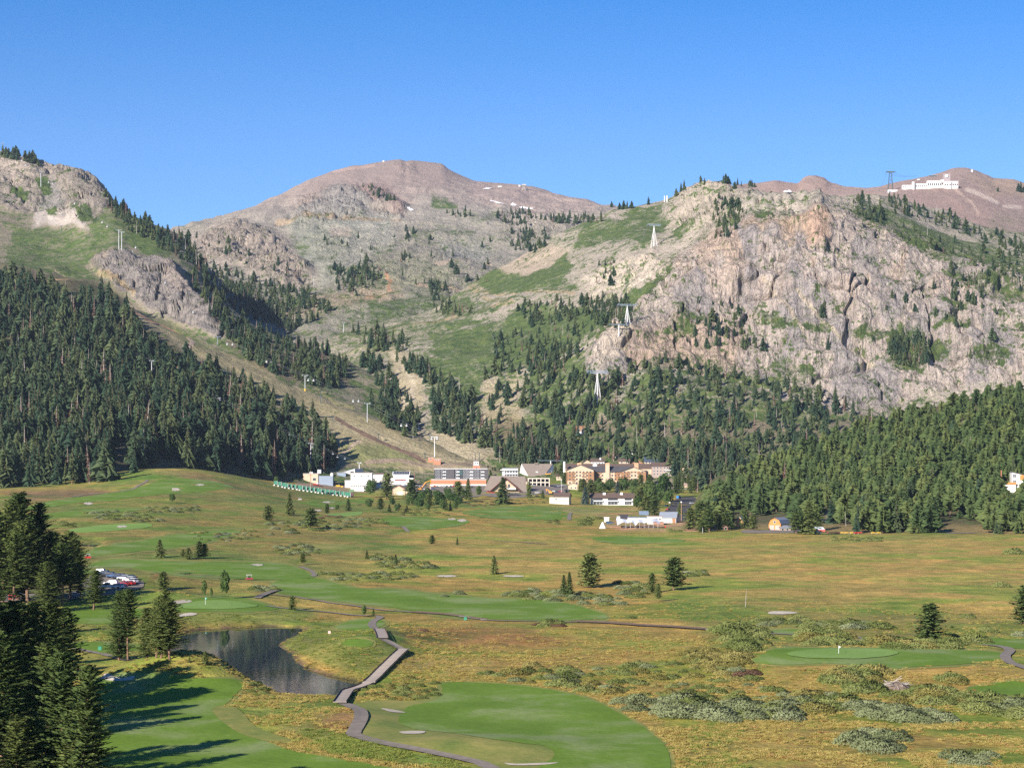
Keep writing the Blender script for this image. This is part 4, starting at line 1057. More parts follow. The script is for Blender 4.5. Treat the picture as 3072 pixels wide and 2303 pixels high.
def sample(poly, n, mind, only=None, excl=(), rng=RNG):
    """n base points inside a polygon of the photograph, at least mind px apart, set on the ground there"""
    a = np.array(poly, float); lo, hi = a.min(0), a.max(0)
    out, cell = [], {}
    tries = 0
    while len(out) < n and tries < n*14:
        tries += 1
        x, y = rng.uniform(lo[0], hi[0]), rng.uniform(lo[1], hi[1])
        if not inpoly(np.array(x), np.array(y), poly): continue
        if any(inpoly(np.array(x), np.array(y), e) for e in excl): continue
        k = (int(x/mind), int(y/(mind*0.6)))
        if any((k[0]+i, k[1]+j) in cell for i in (-1, 0, 1) for j in (-1, 0, 1) if abs(cell.get((k[0]+i, k[1]+j), (1e9,))[0]-x) < mind and abs(cell.get((k[0]+i, k[1]+j), (0, 1e9))[1]-y) < mind*0.6): continue
        h = hit(x, y, only)
        if h is None: continue
        cell[k] = (x, y); out.append((h[0], h[1], h[2], x, y))
    return out
# ---------------------------------------------------------------- forests
RUNX = [(370,880),(440,925),(600,1020),(760,1085),(960,1185),(1250,1300),(1500,1400),(1010,1400),(1000,1300),(900,1235),(700,1130),(600,1090),(520,1040),(430,975),(380,930)]
RUN2 = [(480,1075),(600,1125),(800,1205),(950,1280),(940,1305),(790,1240),(590,1155),(480,1100)]
def wood(regions, protos, weights, hmin, hmax, only=None, excl=()):
    out = []
    for poly, n, mind in regions:
        for x, y, z, px, py in sample(poly, n, mind, only, excl):
            h = random.uniform(hmin, hmax)*(random.uniform(.45, .7) if random.random() < .25 else 1)
            k = random.choices(range(len(protos)), weights)[0]
            out.append([x, y, z-0.4, h, random.uniform(.75, 1.4), k, h*F/y, px, py])
    return out

def split_wood(pts, protos, n_ind, names, labels, cats, group, stuff_name, stuff_label, inframe=True):
    """the n_ind that show largest become trees of their own, the rest one stuff object"""
    def score(t):
        vis = -10 < t[7] < 3082 and 380 < t[8] < 2500
        return t[6] if vis else -1
    order = sorted(range(len(pts)), key=lambda i: -score(pts[i]))
    ind, rest = order[:n_ind], order[n_ind:]
    for i in ind:
        t = pts[i]; k = int(t[5])
        place_plant(protos[k], t[0], t[1], t[2], t[3], names[k], labels[k], cats[k], group[k] if isinstance(group, list) else group, wide=t[4])
    if rest: scatter(stuff_name, protos, [pts[i][:6] for i in rest], stuff_label)

# wooded hillside, left
P_ = FIR_FAR + DEAD_FAR + SNAG
LEFT_WOOD = [(-60,860),(60,850),(160,880),(250,900),(330,905),(372,940),(400,985),(430,1050),(520,1100),(640,1170),(740,1225),(860,1280),(960,1320),(1000,1350),(1008,1395),(985,1425),(900,1425),(860,1418),(830,1432),(700,1418),(600,1408),(520,1392),(470,1394),(430,1410),(370,1432),(300,1448),(180,1458),(60,1463),(-60,1466)]
pts = wood([(LEFT_WOOD, 1050, 16), ([(-420,830),(-60,830),(-60,1466),(-420,1475)], 170, 24)], P_, [5, 5, 5, 5, 1.2, .8, .12, .12], 23, 36, ['woodhill', 'valley'], [RUNX, RUN2, [(455,1380),(545,1380),(545,1440),(455,1440)], [(330,1330),(390,1330),(400,1440),(330,1440)]])
FN = ['fir_tree']*4 + ['dead_fir']*2 + ['bare_snag']*2
FL = ['dark green fir standing in the dense wood on the slope above the golf hump']*4 + ['dead rust-brown fir among green firs above the golf hump']*2 + ['bare grey snag among green firs above the golf hump']*2
FC = ['fir tree']*4 + ['dead tree']*2 + ['dead tree']*2
FG = ['firs of the dense slope wood']*4 + ['dead brown firs of the slope wood']*2 + ['bare snags of the slope wood']*2
split_wood(pts, P_, 300, FN, FL, FC, FG, 'slope_forest', 'dense dark fir wood covering the hillside above the golf course')

# thinner woods on the ski slopes and the mountains
reg = [([(400,1000),(520,1070),(700,1135),(820,1190),(960,1260),(900,1245),(760,1205),(600,1135),(470,1075),(400,1040)], 120, 15),
       ([(590,790),(640,870),(700,950),(800,1010),(1000,1070),(1045,1110),(1030,1140),(940,1150),(820,1125),(740,1075),(680,1010),(620,930),(585,850)], 330, 13),
       ([(310,590),(350,620),(400,660),(450,690),(480,712),(470,725),(400,705),(340,660),(318,620)], 60, 11),
       ([(470,700),(560,720),(620,790),(600,800),(520,770),(470,740)], 60, 11),
       ([(880,1110),(1010,1150),(1000,1170),(880,1140)], 24, 14), ([(940,1120),(990,1130),(1010,1160),(940,1160)], 14, 12),
       ([(1080,1090),(1130,1085),(1190,1160),(1240,1230),(1260,1290),(1240,1320),(1200,1310),(1130,1260),(1110,1200),(1150,1190),(1120,1140)], 85, 15),
       ([(1290,1180),(1340,1150),(1400,1200),(1440,1260),(1500,1330),(1480,1360),(1400,1330),(1320,1300),(1290,1280),(1300,1230)], 105, 16),
       ([(1190,1080),(1260,1090),(1330,1150),(1290,1160),(1230,1120)], 34, 12),
       ([(1060,1000),(1200,1010),(1240,1050),(1180,1060),(1080,1040)], 34, 12), ([(1440,1130),(1570,1110),(1590,1300),(1480,1330)], 22, 20)]
pts = wood(reg, P_, [5, 5, 5, 5, 1.0, .8, .4, .4], 14, 25, ['woodhill', 'massif', 'central'], [RUN2])
reg2 = [([(760,850),(900,870),(1000,920),(960,960),(860,990),(760,940),(700,880)], 170, 11), ([(640,800),(760,830),(780,900),(700,880)], 70, 11), ([(600,790),(740,880),(900,970),(880,1000),(720,940),(620,870)], 150, 10),
        ([(1005,810),(1130,800),(1140,850),(1080,890),(1010,870)], 60, 10),
        ([(1480,640),(1550,630),(1600,650),(1560,680),(1500,665)], 34, 9), ([(1600,655),(1720,650),(1810,655),(1800,672),(1640,668)], 44, 9), ([(1530,700),(1640,690),(1680,715),(1560,730)], 22, 10), ([(1540,720),(1640,740),(1600,760),(1530,750)], 20, 10),
        ([(1080,560),(1110,555),(1170,590),(1190,600),(1160,605),(1100,580)], 16, 8), ([(1340,640),(1400,632),(1420,650),(1350,660)], 9, 9), ([(1200,770),(1240,770),(1240,800),(1200,800)], 8, 10), ([(1220,690),(1240,700),(1230,730),(1215,720)], 7, 9), ([(1280,850),(1345,850),(1345,880),(1290,890)], 16, 9),
        ([(570,700),(720,720),(860,800),(900,850),(700,780),(600,740)], 34, 14), ([(900,700),(1500,720),(1500,860),(1000,860)], 40, 20), ([(1300,900),(1420,930),(1400,960),(1300,940)], 22, 12)]
pts += wood(reg2, P_, [5, 5, 5, 5, 1.6, 1.0, .8, .8], 12, 20, ['central', 'woodhill', 'massif'])
reg3 = [([(2150,590),(2200,600),(2240,640),(2220,690),(2180,700),(2120,690),(2150,640)], 46, 9), ([(2160,700),(2200,690),(2190,720),(2150,715)], 10, 8),
        ([(2660,585),(2740,610),(2830,640),(2920,675),(2980,715),(2960,730),(2880,700),(2780,665),(2700,640)], 95, 10), ([(2980,690),(3120,740),(3120,800),(3000,760)], 44, 10), ([(2560,590),(2680,640),(2640,680),(2560,640)], 30, 12), ([(2700,680),(2900,740),(3100,800),(3100,860),(2860,790),(2720,730)], 40, 18),
        ([(2660,1030),(2720,1010),(2790,1030),(2790,1100),(2700,1100),(2660,1080)], 60, 9), ([(2450,840),(3072,850),(3072,1080),(2500,1080),(2380,960)], 36, 24), ([(2840,790),(2960,800),(2950,930),(2850,920)], 34, 12), ([(2000,900),(2200,900),(2300,1060),(2050,1050)], 40, 18),
        ([(1740,900),(1880,900),(1900,960),(1840,990),(1780,970),(1740,940)], 90, 10), ([(1540,920),(1700,900),(1740,960),(1600,990)], 70, 12), ([(1480,1010),(1780,980),(1760,1060),(1640,1130),(1500,1130)], 90, 16), ([(1780,800),(1860,780),(1840,860),(1780,850)], 12, 12), ([(1600,1060),(1720,1050),(1680,1110),(1600,1110)], 40, 12)]
pts += wood(reg3, P_, [5, 5, 5, 5, 1.2, .8, .6, .6], 9, 17, ['massif'])
reg4 = [([(1560,1140),(1700,1110),(1780,1150),(1850,1110),(2000,1080),(2200,1130),(2450,1180),(2620,1240),(2700,1270),(2600,1330),(2400,1400),(2100,1420),(2000,1400),(1700,1395),(1500,1390),(1500,1330),(1600,1280)], 470, 16),
        ([(1500,1340),(1560,1310),(1680,1350),(1690,1395),(1520,1395)], 60, 14), ([(1900,1360),(2200,1350),(2240,1440),(2150,1455),(2050,1450),(1980,1400)], 90, 15), ([(2030,1450),(2140,1440),(2150,1478),(2100,1480)], 26, 14), ([(1480,1360),(1690,1340),(1690,1392),(1500,1396)], 50, 15)]
pts += wood(reg4, P_, [5, 5, 5, 5, 1.2, 1.0, .35, .35], 12, 22, ['massif', 'valley'])
SN = ['slope_fir']*4 + ['dead_slope_fir']*2 + ['slope_snag']*2
SL = ['green fir on the ski slopes and crags above the village']*4 + ['dead brown fir on the ski slopes and crags above the village']*2 + ['bare grey snag on the ski slopes and crags above the village']*2
SG = ['firs of the ski slopes']*4 + ['dead firs of the ski slopes']*2 + ['snags of the ski slopes']*2
split_wood(pts, P_, 340, SN, SL, FC, SG, 'mountain_forest', 'scattered dark conifers over the ski slopes and crags')

# skyline trees
sky_pts = []
for px, py, hp in ((8,470,36),(18,472,30),(28,474,28),(38,476,34),(46,478,38),(56,480,30),(76,484,30),(88,486,32),(98,488,36),(106,490,26),(115,497,18),(1833,612,18),(1858,606,20),(1870,606,26),(1878,605,24),(1893,603,22),(1945,604,24),(2032,577,22),(2046,574,26),(2055,570,30),(2113,545,18),(2122,543,20),(2172,540,26),(2178,540,28),(2184,541,22),(2192,543,16),(2205,546,22),(2212,547,24),(2222,550,18),(2246,560,18),(2252,560,22),(2258,561,20),(2264,562,14),(2990,575,14),(3058,575,24),(3066,576,30),(3075,577,24)):
    h = hit(px, py) or hit(px, py+10) or hit(px, py+22)
    if h: sky_pts.append([h[0], h[1], h[2]-1.0, hp*1.15*h[1]/F, random.uniform(.9, 1.3), random.randrange(4), hp, px, py])
split_wood(sky_pts, P_, 99, ['skyline_fir']*8, ['dark fir on a ridge crest against the sky']*8, ['fir tree']*8, 'firs on the skyline', 'skyline_rest', '')

# pine wood on the low hill, right
Q_ = PINE_FAR + FIR_FAR[:2] + DEAD_FAR[:1] + SNAG[:1]
clear = [[(2030,1500),(2120,1490),(2120,1600),(2020,1600)], [(2190,1548),(2380,1548),(2400,1610),(2190,1610)], [(2400,1575),(2560,1580),(2560,1612),(2400,1612)], [(2800,1560),(2960,1560),(2960,1612),(2800,1612)], [(3000,1452),(3080,1452),(3080,1520),(3010,1515)], [(2455,1530),(2490,1530),(2490,1575),(2455,1575)]]
pts = wood([([(2085,1550),(2100,1530),(2150,1480),(2200,1470),(2160,1560)], 26, 15), ([(2075,1560),(2130,1500),(2200,1460),(2300,1410),(2450,1350),(2600,1295),(2750,1248),(2900,1212),(3090,1185),(3090,1590),(2800,1592),(2600,1590),(2400,1570),(2300,1545),(2180,1590),(2130,1592)], 820, 14), ([(3090,1185),(3480,1160),(3480,1590),(3090,1590)], 150, 24), ([(2130,1585),(2400,1580),(2600,1582),(3090,1582),(3090,1602),(2600,1601),(2400,1598),(2140,1596)], 80, 13)],
           Q_, [5, 5, 5, 5, 1.2, 1.2, .2, .15], 10.5, 18.5, ['pinehill'], clear)
QN = ['pine_tree']*4 + ['hill_fir']*2 + ['dead_pine', 'pine_snag']
QL = ['green pine in the dense wood on the low hill beside the meadow']*4 + ['dark fir among the pines on the low hill beside the meadow']*2 + ['dead brown pine in the wood on the low hill beside the meadow', 'bare pale snag in the pine wood on the low hill']
QC = ['pine tree']*4 + ['fir tree']*2 + ['dead tree']*2
QG = ['pines of the low hill']*4 + ['firs among the pines']*2 + ['dead pines of the low hill', 'snags of the pine wood']
split_wood(pts, Q_, 310, QN, QL, QC, QG, 'pine_forest', 'dense green pine wood on the low hill')
# ---------------------------------------------------------------- golf course, pond, paths
def lawn_mat(name, c1, c2, c3, s=0.05):
    m, nt, bs = node_mat(name)
    geo = nt.nodes.new('ShaderNodeNewGeometry').outputs['Position']
    a = noise_n(nt, geo, s, 6, 0.6, 0.4); b = noise_n(nt, geo, 0.9, 4, 0.6)
    col = ramp_n(nt, a, [(0.36, c1), (0.5, c2), (0.63, c3)])
    col = mixc(nt, 1.0, col, ramp_n(nt, b, [(0.3, (.86, .88, .86)), (0.7, (1.12, 1.1, 1.1))]), 'MULTIPLY')
    nt.links.new(col, bs.inputs['Base Color'])
    bs.inputs['Roughness'].default_value = 0.85; bs.inputs['Specular IOR Level'].default_value = 0.15
    nt.links.new(bump_n(nt, b, 0.4, 0.25), bs.inputs['Normal'])
    return m
M_FAIR = lawn_mat('mown_fairway_grass', (0.108, 0.185, 0.015), (0.128, 0.212, 0.022), (0.20, 0.255, 0.085))
M_GREEN = lawn_mat('putting_green_grass', (0.165, 0.275, 0.050), (0.185, 0.300, 0.062), (0.205, 0.315, 0.080))
M_ROUGH = lawn_mat('olive_rough_grass', (0.145, 0.185, 0.040), (0.205, 0.215, 0.052), (0.265, 0.245, 0.070), 0.09)
M_SAND = lawn_mat('pale_bunker_sand', (0.44, 0.38, 0.29), (0.50, 0.44, 0.35), (0.56, 0.49, 0.40))
M_ASPH = plain_mat('grey_asphalt', (0.215, 0.185, 0.155), 0.95, 0.1, 0, 0.18, 0.7)
M_ROADS = plain_mat('dark_asphalt', (0.085, 0.080, 0.082), 0.95, 0.1, 0, 0.2, 0.2)
M_DECK = plain_mat('weathered_deck_boards', (0.33, 0.28, 0.24), 0.9, 0.1, 0, 0.25, 2.0)
M_RAIL = plain_mat('dark_stained_timber', (0.11, 0.08, 0.066), 0.9, 0.1, 0, 0.2, 2.0)
M_SNOW = plain_mat('old_snow', (0.80, 0.77, 0.76), 0.8, 0.2, 0, 0.06, 0.05)

def smooth_closed(pts, k=6):
    p_ = np.array(pts, float); n = len(p_); out = []
    for i in range(n):
        a, b, c_, d = p_[i-1], p_[i], p_[(i+1) % n], p_[(i+2) % n]
        for j in range(k):
            t = j/k
            out.append(0.5*((2*b)+(-a+c_)*t+(2*a-5*b+4*c_-d)*t*t+(-a+3*b-3*c_+d)*t**3))
    return np.array(out)

def sheet_mesh(name, pts, lift, step=(14, 5), rough=1.0):
    b = smooth_closed(pts)
    ph = np.arange(len(b)); amp = rough
    b[:, 0] += (vnoise(ph*0.35, ph*0.0+len(b), seed=3)-.5)*6*amp; b[:, 1] += (vnoise(ph*0.35, ph*0.0+7.5, seed=4)-.5)*2.4*amp
    lo, hi = b.min(0), b.max(0)
    gx, gy = np.meshgrid(np.arange(lo[0], hi[0], step[0]), np.arange(lo[1], hi[1], step[1]))
    g = np.stack([gx.ravel(), gy.ravel()], 1)
    bl = [tuple(x) for x in b]
    ins = inpoly(g[:, 0], g[:, 1], bl) & (polydist(g[:, 0], g[:, 1]*2.2, [(x, y*2.2) for x, y in bl]) > 3)
    allp = np.concatenate([b, g[ins]])
    n = len(b)
    r = delaunay_2d_cdt([Vector((x, y*3)) for x, y in allp], [(i, (i+1) % n) for i in range(n)], [], 1, 1e-4)
    co = []
    for v in r[0]:
        X, Y, Z = vhit(v.x, v.y/3)
        co.append((X, Y))
    co = np.array(co)
    z = zv(co[:, 0], co[:, 1]) + lift
    faces = []
    for f_ in r[2]:
        a = co[list(f_)[:3]]
        cr = (a[1, 0]-a[0, 0])*(a[2, 1]-a[0, 1])-(a[1, 1]-a[0, 1])*(a[2, 0]-a[0, 0])
        faces.append(list(f_) if cr > 0 else list(f_)[::-1])
    me = raw_mesh(name, np.column_stack([co, z]), faces=faces)
    me.polygons.foreach_set('use_smooth', np.ones(len(me.polygons), bool))
    return me

def lawn(name, pts, mat, lift, label, step=(14, 5), rough=1.0, kind='structure'):
    return add_obj(name, sheet_mesh(name, pts, lift, step, rough), mat, kind=kind, label=label)

GOLF = []
def fair(pts, label, mat=None, lift=.10, name='fairway_lawn', step=(14, 5)):
    GOLF.append(pts); lawn(name, pts, mat or M_FAIR, lift, label, step)
    if mat is None and step[1] == 5:
        a = np.array(pts, float); t = np.roll(a, -1, 0)-np.roll(a, 1, 0); nn = np.stack([t[:, 1], -t[:, 0]], 1); nn /= np.linalg.norm(nn, axis=1, keepdims=True)+1e-9
        if inpoly(np.array(a[3, 0]+nn[3, 0]), np.array(a[3, 1]+nn[3, 1]), pts): nn = -nn
        b = a+nn*np.array((13, 5))
        lawn('rough_lawn', [tuple(x) for x in b], M_ROUGH, lift-.06, 'olive collar of longer grass round the '+' '.join(label.split()[:8]), step, 2.5)

fair([(1060,2110),(1150,2100),(1260,2098),(1330,2046),(1430,2044),(1560,2052),(1700,2072),(1800,2102),(1880,2142),(1962,2192),(2015,2250),(2028,2310),(2020,2450),(1400,2450),(1420,2300),(1300,2262),(1180,2238),(1095,2215),(1078,2190),(1092,2152),(1082,2128)], 'olive rough grass round the near fairway', M_ROUGH, .06, 'rough_lawn')
fair([(1332,2050),(1430,2048),(1560,2057),(1690,2077),(1790,2107),(1870,2147),(1950,2197),(2000,2252),(2012,2312),(2005,2440),(1560,2440),(1590,2330),(1660,2270),(1640,2240),(1560,2228),(1450,2214),(1330,2196),(1240,2186),(1195,2160),(1222,2122),(1275,2108),(1322,2092),(1328,2068)], 'broad bright green fairway beside the cart path and boardwalk', lift=.12)
fair([(240,2058),(330,2024),(480,2018),(560,2033),(700,2038),(732,2055),(722,2070),(690,2100),(660,2140),(690,2180),(760,2210),(870,2250),(1000,2275),(1150,2300),(1260,2335),(1260,2450),(120,2450),(190,2200)], 'green fairway striped by long tree shadows')
fair([(640,2130),(700,2120),(770,2180),(880,2225),(800,2225),(700,2190)], 'worn pale corner of the shadowed fairway', M_ROUGH, .14, 'rough_lawn')
fair([(500,1828),(530,1806),(580,1795),(650,1790),(740,1797),(800,1813),(835,1826),(760,1835),(650,1834),(560,1836)], 'mown green with flag at the head of the pond')
fair([(540,1823),(580,1806),(650,1800),(730,1808),(770,1820),(650,1828)], 'putting surface at the head of the pond', M_GREEN, .2, 'putting_lawn')
fair([(190,1836),(300,1826),(380,1824),(470,1832),(430,1850),(320,1872),(190,1864)], 'lawn strip below the car park')
fair([(200,1935),(280,1925),(420,1935),(440,1950),(360,1960),(240,1950)], 'lawn by the path under the pond pines')
fair([(820,1747),(900,1735),(960,1735),(1060,1763),(1200,1770),(1330,1783),(1500,1796),(1620,1798),(1720,1813),(1800,1838),(1822,1855),(1700,1860),(1500,1859),(1350,1848),(1150,1818),(1000,1803),(900,1788),(830,1775)], 'long fairway crossing the middle of the meadow')
fair([(255,1668),(300,1642),(420,1622),(520,1605),(640,1594),(720,1587),(700,1604),(640,1620),(540,1640),(430,1652),(330,1662)], 'pale green fairway rising toward the golf hump')
fair([(262,1702),(330,1678),(450,1680),(560,1684),(700,1686),(850,1692),(945,1728),(860,1738),(700,1736),(540,1728),(450,1712),(350,1700)], 'green fairway behind the parked cars')
fair([(80,1524),(150,1502),(300,1482),(420,1460),(500,1436),(620,1440),(700,1460),(640,1470),(520,1480),(400,1492),(330,1502),(200,1512),(120,1527)], 'fairway climbing the golf hump below the fir wood', step=(14, 3))
fair([(150,1540),(300,1527),(430,1526),(370,1536),(210,1547)], 'narrow fairway strip below the golf hump', step=(14, 3))
fair([(205,1590),(300,1576),(430,1569),(455,1578),(380,1590),(240,1597)], 'pale putting lawn beyond the small pond', M_GREEN, .12, 'putting_lawn', (14, 3))
fair([(1135,1556),(1220,1549),(1330,1553),(1405,1561),(1370,1578),(1250,1590),(1200,1582),(1150,1570)], 'fairway in front of the village trees', step=(14, 3))
fair([(1390,1537),(1480,1525),(1600,1519),(1705,1538),(1705,1556),(1560,1561),(1420,1547)], 'fairway in front of the dark shingled lodge', step=(14, 3))
fair([(900,1503),(1040,1500),(1110,1490),(1100,1510),(960,1520)], 'far fairway below the practice range', step=(14, 3))
fair([(980,1542),(1080,1535),(1070,1546),(1000,1550)], 'far putting lawn below the practice range', M_GREEN, .12, 'putting_lawn', (14, 3))
fair([(1780,1613),(1900,1610),(2020,1615),(2055,1622),(1950,1630),(1830,1629)], 'green strip in the tawny meadow before the tent', step=(14, 3))
fair([(2262,1978),(2330,1945),(2450,1942),(2700,1944),(2900,1950),(3015,1960),(2995,1980),(2900,1990),(2740,2000),(2660,2008),(2560,1995),(2450,1990),(2350,1996),(2280,1988)], 'raised apron round the oval putting green')
fair([(2360,1962),(2430,1950),(2560,1947),(2660,1950),(2692,1961),(2640,1972),(2540,1977),(2420,1974)], 'oval pale putting green with a flag', M_GREEN, .22, 'putting_lawn')
fair([(2295,1892),(2420,1888),(2505,1900),(2440,1906),(2310,1901)], 'tee lawn between the willow clumps')
fair([(2930,1915),(3120,1920),(3120,1948),(2960,1936)], 'tee lawn beside the curving path')
fair([(2910,2062),(3120,2040),(3120,2092),(2960,2088)], 'lawn corner beyond the willow clumps')
fair([(1005,1882),(1060,1862),(1125,1857),(1155,1868),(1130,1886),(1060,1892)], 'upper tee lawn between pond and boardwalk', lift=.14)
fair([(1025,1928),(1060,1918),(1112,1921),(1108,1940),(1050,1940)], 'lower tee lawn between pond and boardwalk', lift=.14)
fair([(900,1640),(1000,1632),(1080,1640),(1000,1648)], 'pale strip among the meadow willows', M_ROUGH, .1, 'rough_lawn', (14, 3))

def bunker(pts, label):
    GOLF.append(pts)
    lawn('bunker_sand', pts, M_SAND, .15, label, (6, 2.5), .35, 'stuff')
def oval(cx, cy, rx, ry): return [(cx+rx*math.cos(a)*random.uniform(.8, 1.1), cy+ry*math.sin(a)*random.uniform(.8, 1.1)) for a in np.linspace(0, 2*math.pi, 9)[:-1]]
bunker([(502,1811),(530,1802),(566,1800),(572,1806),(525,1812)], 'white bunker behind the flagged green by the pond')
bunker([(528,1848),(556,1840),(582,1838),(588,1844),(555,1850)], 'bunker on the bank above the pond')
bunker([(300,2032),(322,2021),(345,2031),(372,2034),(402,2028),(395,2040),(345,2043),(315,2040)], 'kidney bunker under the mound by the shadowed fairway')
bunker([(1144,2126),(1175,2129),(1218,2138),(1175,2137)], 'thin bunker where the cart path bends')
bunker([(1202,2195),(1272,2194),(1262,2201),(1212,2202)], 'flat white bunker beside the broad fairway')
bunker([(1515,2290),(1560,2292),(1672,2288),(1635,2295),(1540,2297)], 'long dusty bunker at the edge of the broad fairway')
for cx, cy, rx, ry, lb in ((365,1579,16,4,'bunker in front of the far putting lawn'),(772,1694,22,3,'bunker on the fairway behind the parked cars'),(526,1468,14,5,'upper bunker on the golf hump'),(265,1510,14,4,'bunker at the foot of the golf hump'),(1356,1557,12,3,'bunker near the village trees'),(1386,1561,14,4,'larger bunker near the village trees'),(985,1506,18,3,'bunker below the practice range'),(955,1531,12,2.5,'small bunker below the practice range'),(995,1524,9,2.5,'pale bunker beside a lone pine below the practice range'),(2345,1838,50,5,'pale bare sand among meadow willows'),(1340,1728,30,3,'bare sand strip beside a lone fir'),(1540,1728,34,3,'long bare sand strip near a round pine'),(600,1454,16,3,'bunker on the crest of the golf hump'),(2085,1717,40,4,'pale sand beside meadow shrubs')):
    bunker(oval(cx, cy, rx, ry), lb)

# water
def water_mat():
    m, nt, bs = node_mat('still_pond_water')
    geo = nt.nodes.new('ShaderNodeNewGeometry').outputs['Position']
    w = noise_n(nt, scaled(nt, geo, (0.9, 0.35, 1)), 1.0, 3, 0.5)
    w2 = noise_n(nt, scaled(nt, geo, (0.05, 0.03, 1)), 1.0, 2, 0.5)
    bs.inputs['Base Color'].default_value = (0.010, 0.018, 0.030, 1)
    bs.inputs['Roughness'].default_value = 0.035
    bs.inputs['IOR'].default_value = 1.33
    bs.inputs['Specular IOR Level'].default_value = 0.5
    h = math_n(nt, 'MULTIPLY', w, math_n(nt, 'ADD', math_n(nt, 'MULTIPLY', w2, 1.0), 0.2))
    nt.links.new(bump_n(nt, h, 0.06, 0.12), bs.inputs['Normal'])
    return m
M_WATER = water_mat()
def pool(name, poly_w, z, label, grow):
    a = np.array(poly_w); c0 = a.mean(0)
    n = len(a); out = []
    for i in range(n):
        t = a[(i+1) % n]-a[i-1]; nn = np.array((t[1], -t[0])); nn /= np.linalg.norm(nn)
        if inpoly(np.array(a[i, 0]+nn[0]*.5), np.array(a[i, 1]+nn[1]*.5), [tuple(x) for x in a]): nn = -nn
        out.append(a[i]+nn*grow)
    out = np.array(out)
    r = delaunay_2d_cdt([Vector(x) for x in out], [(i, (i+1) % n) for i in range(n)], [], 1, 1e-4)
    co = [(v.x, v.y, z) for v in r[0]]
    fs = []
    for f_ in r[2]:
        q = np.array([co[i][:2] for i in list(f_)[:3]])
        cr = (q[1, 0]-q[0, 0])*(q[2, 1]-q[0, 1])-(q[1, 1]-q[0, 1])*(q[2, 0]-q[0, 0])
        fs.append(list(f_) if cr > 0 else list(f_)[::-1])
    add_obj(name, raw_mesh(name, co, faces=fs), M_WATER, kind='structure', label=label)
pool('pond_water', POND_W, -0.95, 'still dark pond mirroring the mountains', 1.5)
pool('pond_water', FARP_W, 3.55, 'small far pond beside the fairway', 1.2)

# paths
def ribbon(name, pts, width, mat, lift, label=None, parent=None, kind='structure', step=3.0):
    w = [vhit(*p_)[:2] if p_[1] > 0 else p_ for p_ in pts]
    w = np.array(w, float)
    sm = []
    n = len(w)
    for i in range(n-1):
        a, b, c_, d = w[max(i-1, 0)], w[i], w[i+1], w[min(i+2, n-1)]
        k = max(2, int(np.linalg.norm(c_-b)/step))
        for j in range(k):
            t = j/k
            sm.append(0.5*((2*b)+(-a+c_)*t+(2*a-5*b+4*c_-d)*t*t+(-a+3*b-3*c_+d)*t**3))
    sm.append(w[-1]); sm = np.array(sm)
    t = np.gradient(sm, axis=0); t /= np.linalg.norm(t, axis=1, keepdims=True)
    nn = np.stack([-t[:, 1], t[:, 0]], 1)
    fr = np.linspace(-.5, .5, 5)
    P3 = sm[:, None]+nn[:, None]*(fr*width)[None, :, None]
    z = zv(P3[..., 0].ravel(), P3[..., 1].ravel()).reshape(P3.shape[:2])
    z = np.maximum(z, z.mean(1, keepdims=True)) + lift
    me = raw_mesh(name, np.concatenate([P3, z[..., None]], -1)[:, ::-1], quads=grid_quads(*z.shape)[:, [0, 1, 2, 3]])
    # make it face up
    if me.polygons[0].normal.z < 0: me.flip_normals()
    o = add_obj(name, me, mat, parent)
    if parent is None:
        o['kind'] = kind; o['label'] = label
    return o, sm, nn
CP = [([(1490,2318),(1440,2290),(1340,2268),(1250,2250),(1150,2230),(1085,2213),(1062,2203),(1074,2172),(1085,2150),(1076,2130),(1042,2116),(1020,2112)], 3.4, 'grey cart path bending past the broad fairway'),
      ([(1212,1952),(1190,1940),(1165,1926),(1150,1919)], 3.2, 'short grey path between the two boardwalks'),
      ([(1137,1890),(1118,1876),(1124,1862),(1140,1854),(1128,1848),(1060,1846),(980,1836),(880,1828),(800,1818)], 3.0, 'grey path running along the head of the pond'),
      ([(770,1795),(795,1782),(815,1775),(840,1768)], 3.2, 'path bend beside the reedy bank'),
      ([(795,1783),(880,1790),(960,1803),(1050,1816),(1140,1830),(1250,1839),(1340,1845),(1395,1852)], 2.6, 'path skirting the long middle fairway'),
      ([(1460,1861),(1560,1863),(1640,1864),(1720,1867)], 2.6, 'path joining the meadow boardwalks'),
      ([(2250,1898),(2330,1902),(2420,1906)], 2.6, 'path behind the willow clumps'), ([(2555,1908),(2570,1915),(2590,1926)], 3.2, 'short path showing between willow clumps'),
      ([(2945,1935),(2990,1938),(3025,1946),(3030,1956),(3016,1966),(3020,1980),(3045,1994),(3090,2010)], 3.4, 'curving grey path beside the oval putting green'),
      ([(225,1946),(270,1955),(320,1966),(380,1982)], 2.6, 'path under the pond pines'),
      ([(215,1492),(260,1484),(330,1478),(390,1470),(420,1455),(445,1440)], 3.4, 'path climbing the golf hump'),
      ([(900,1700),(930,1712),(945,1722),(935,1730)], 3.0, 'path hooking round the end of a fairway'), ([(640,1610),(660,1606),(690,1600)], 3.0, 'path stub on the pale fairway'),
      ([(1205,1578),(1215,1586),(1225,1594)], 3.5, 'path stub at the village fairway'), ([(1712,1537),(1706,1548),(1708,1560)], 4.0, 'path stub beside the lodge fairway'), ([(1480,1622),(1560,1626),(1640,1632)], 3, 'faint path across the tawny meadow')]
for pts_, w_, lb in CP: ribbon('cart_path', pts_, w_*.68, M_ASPH, .22, lb)

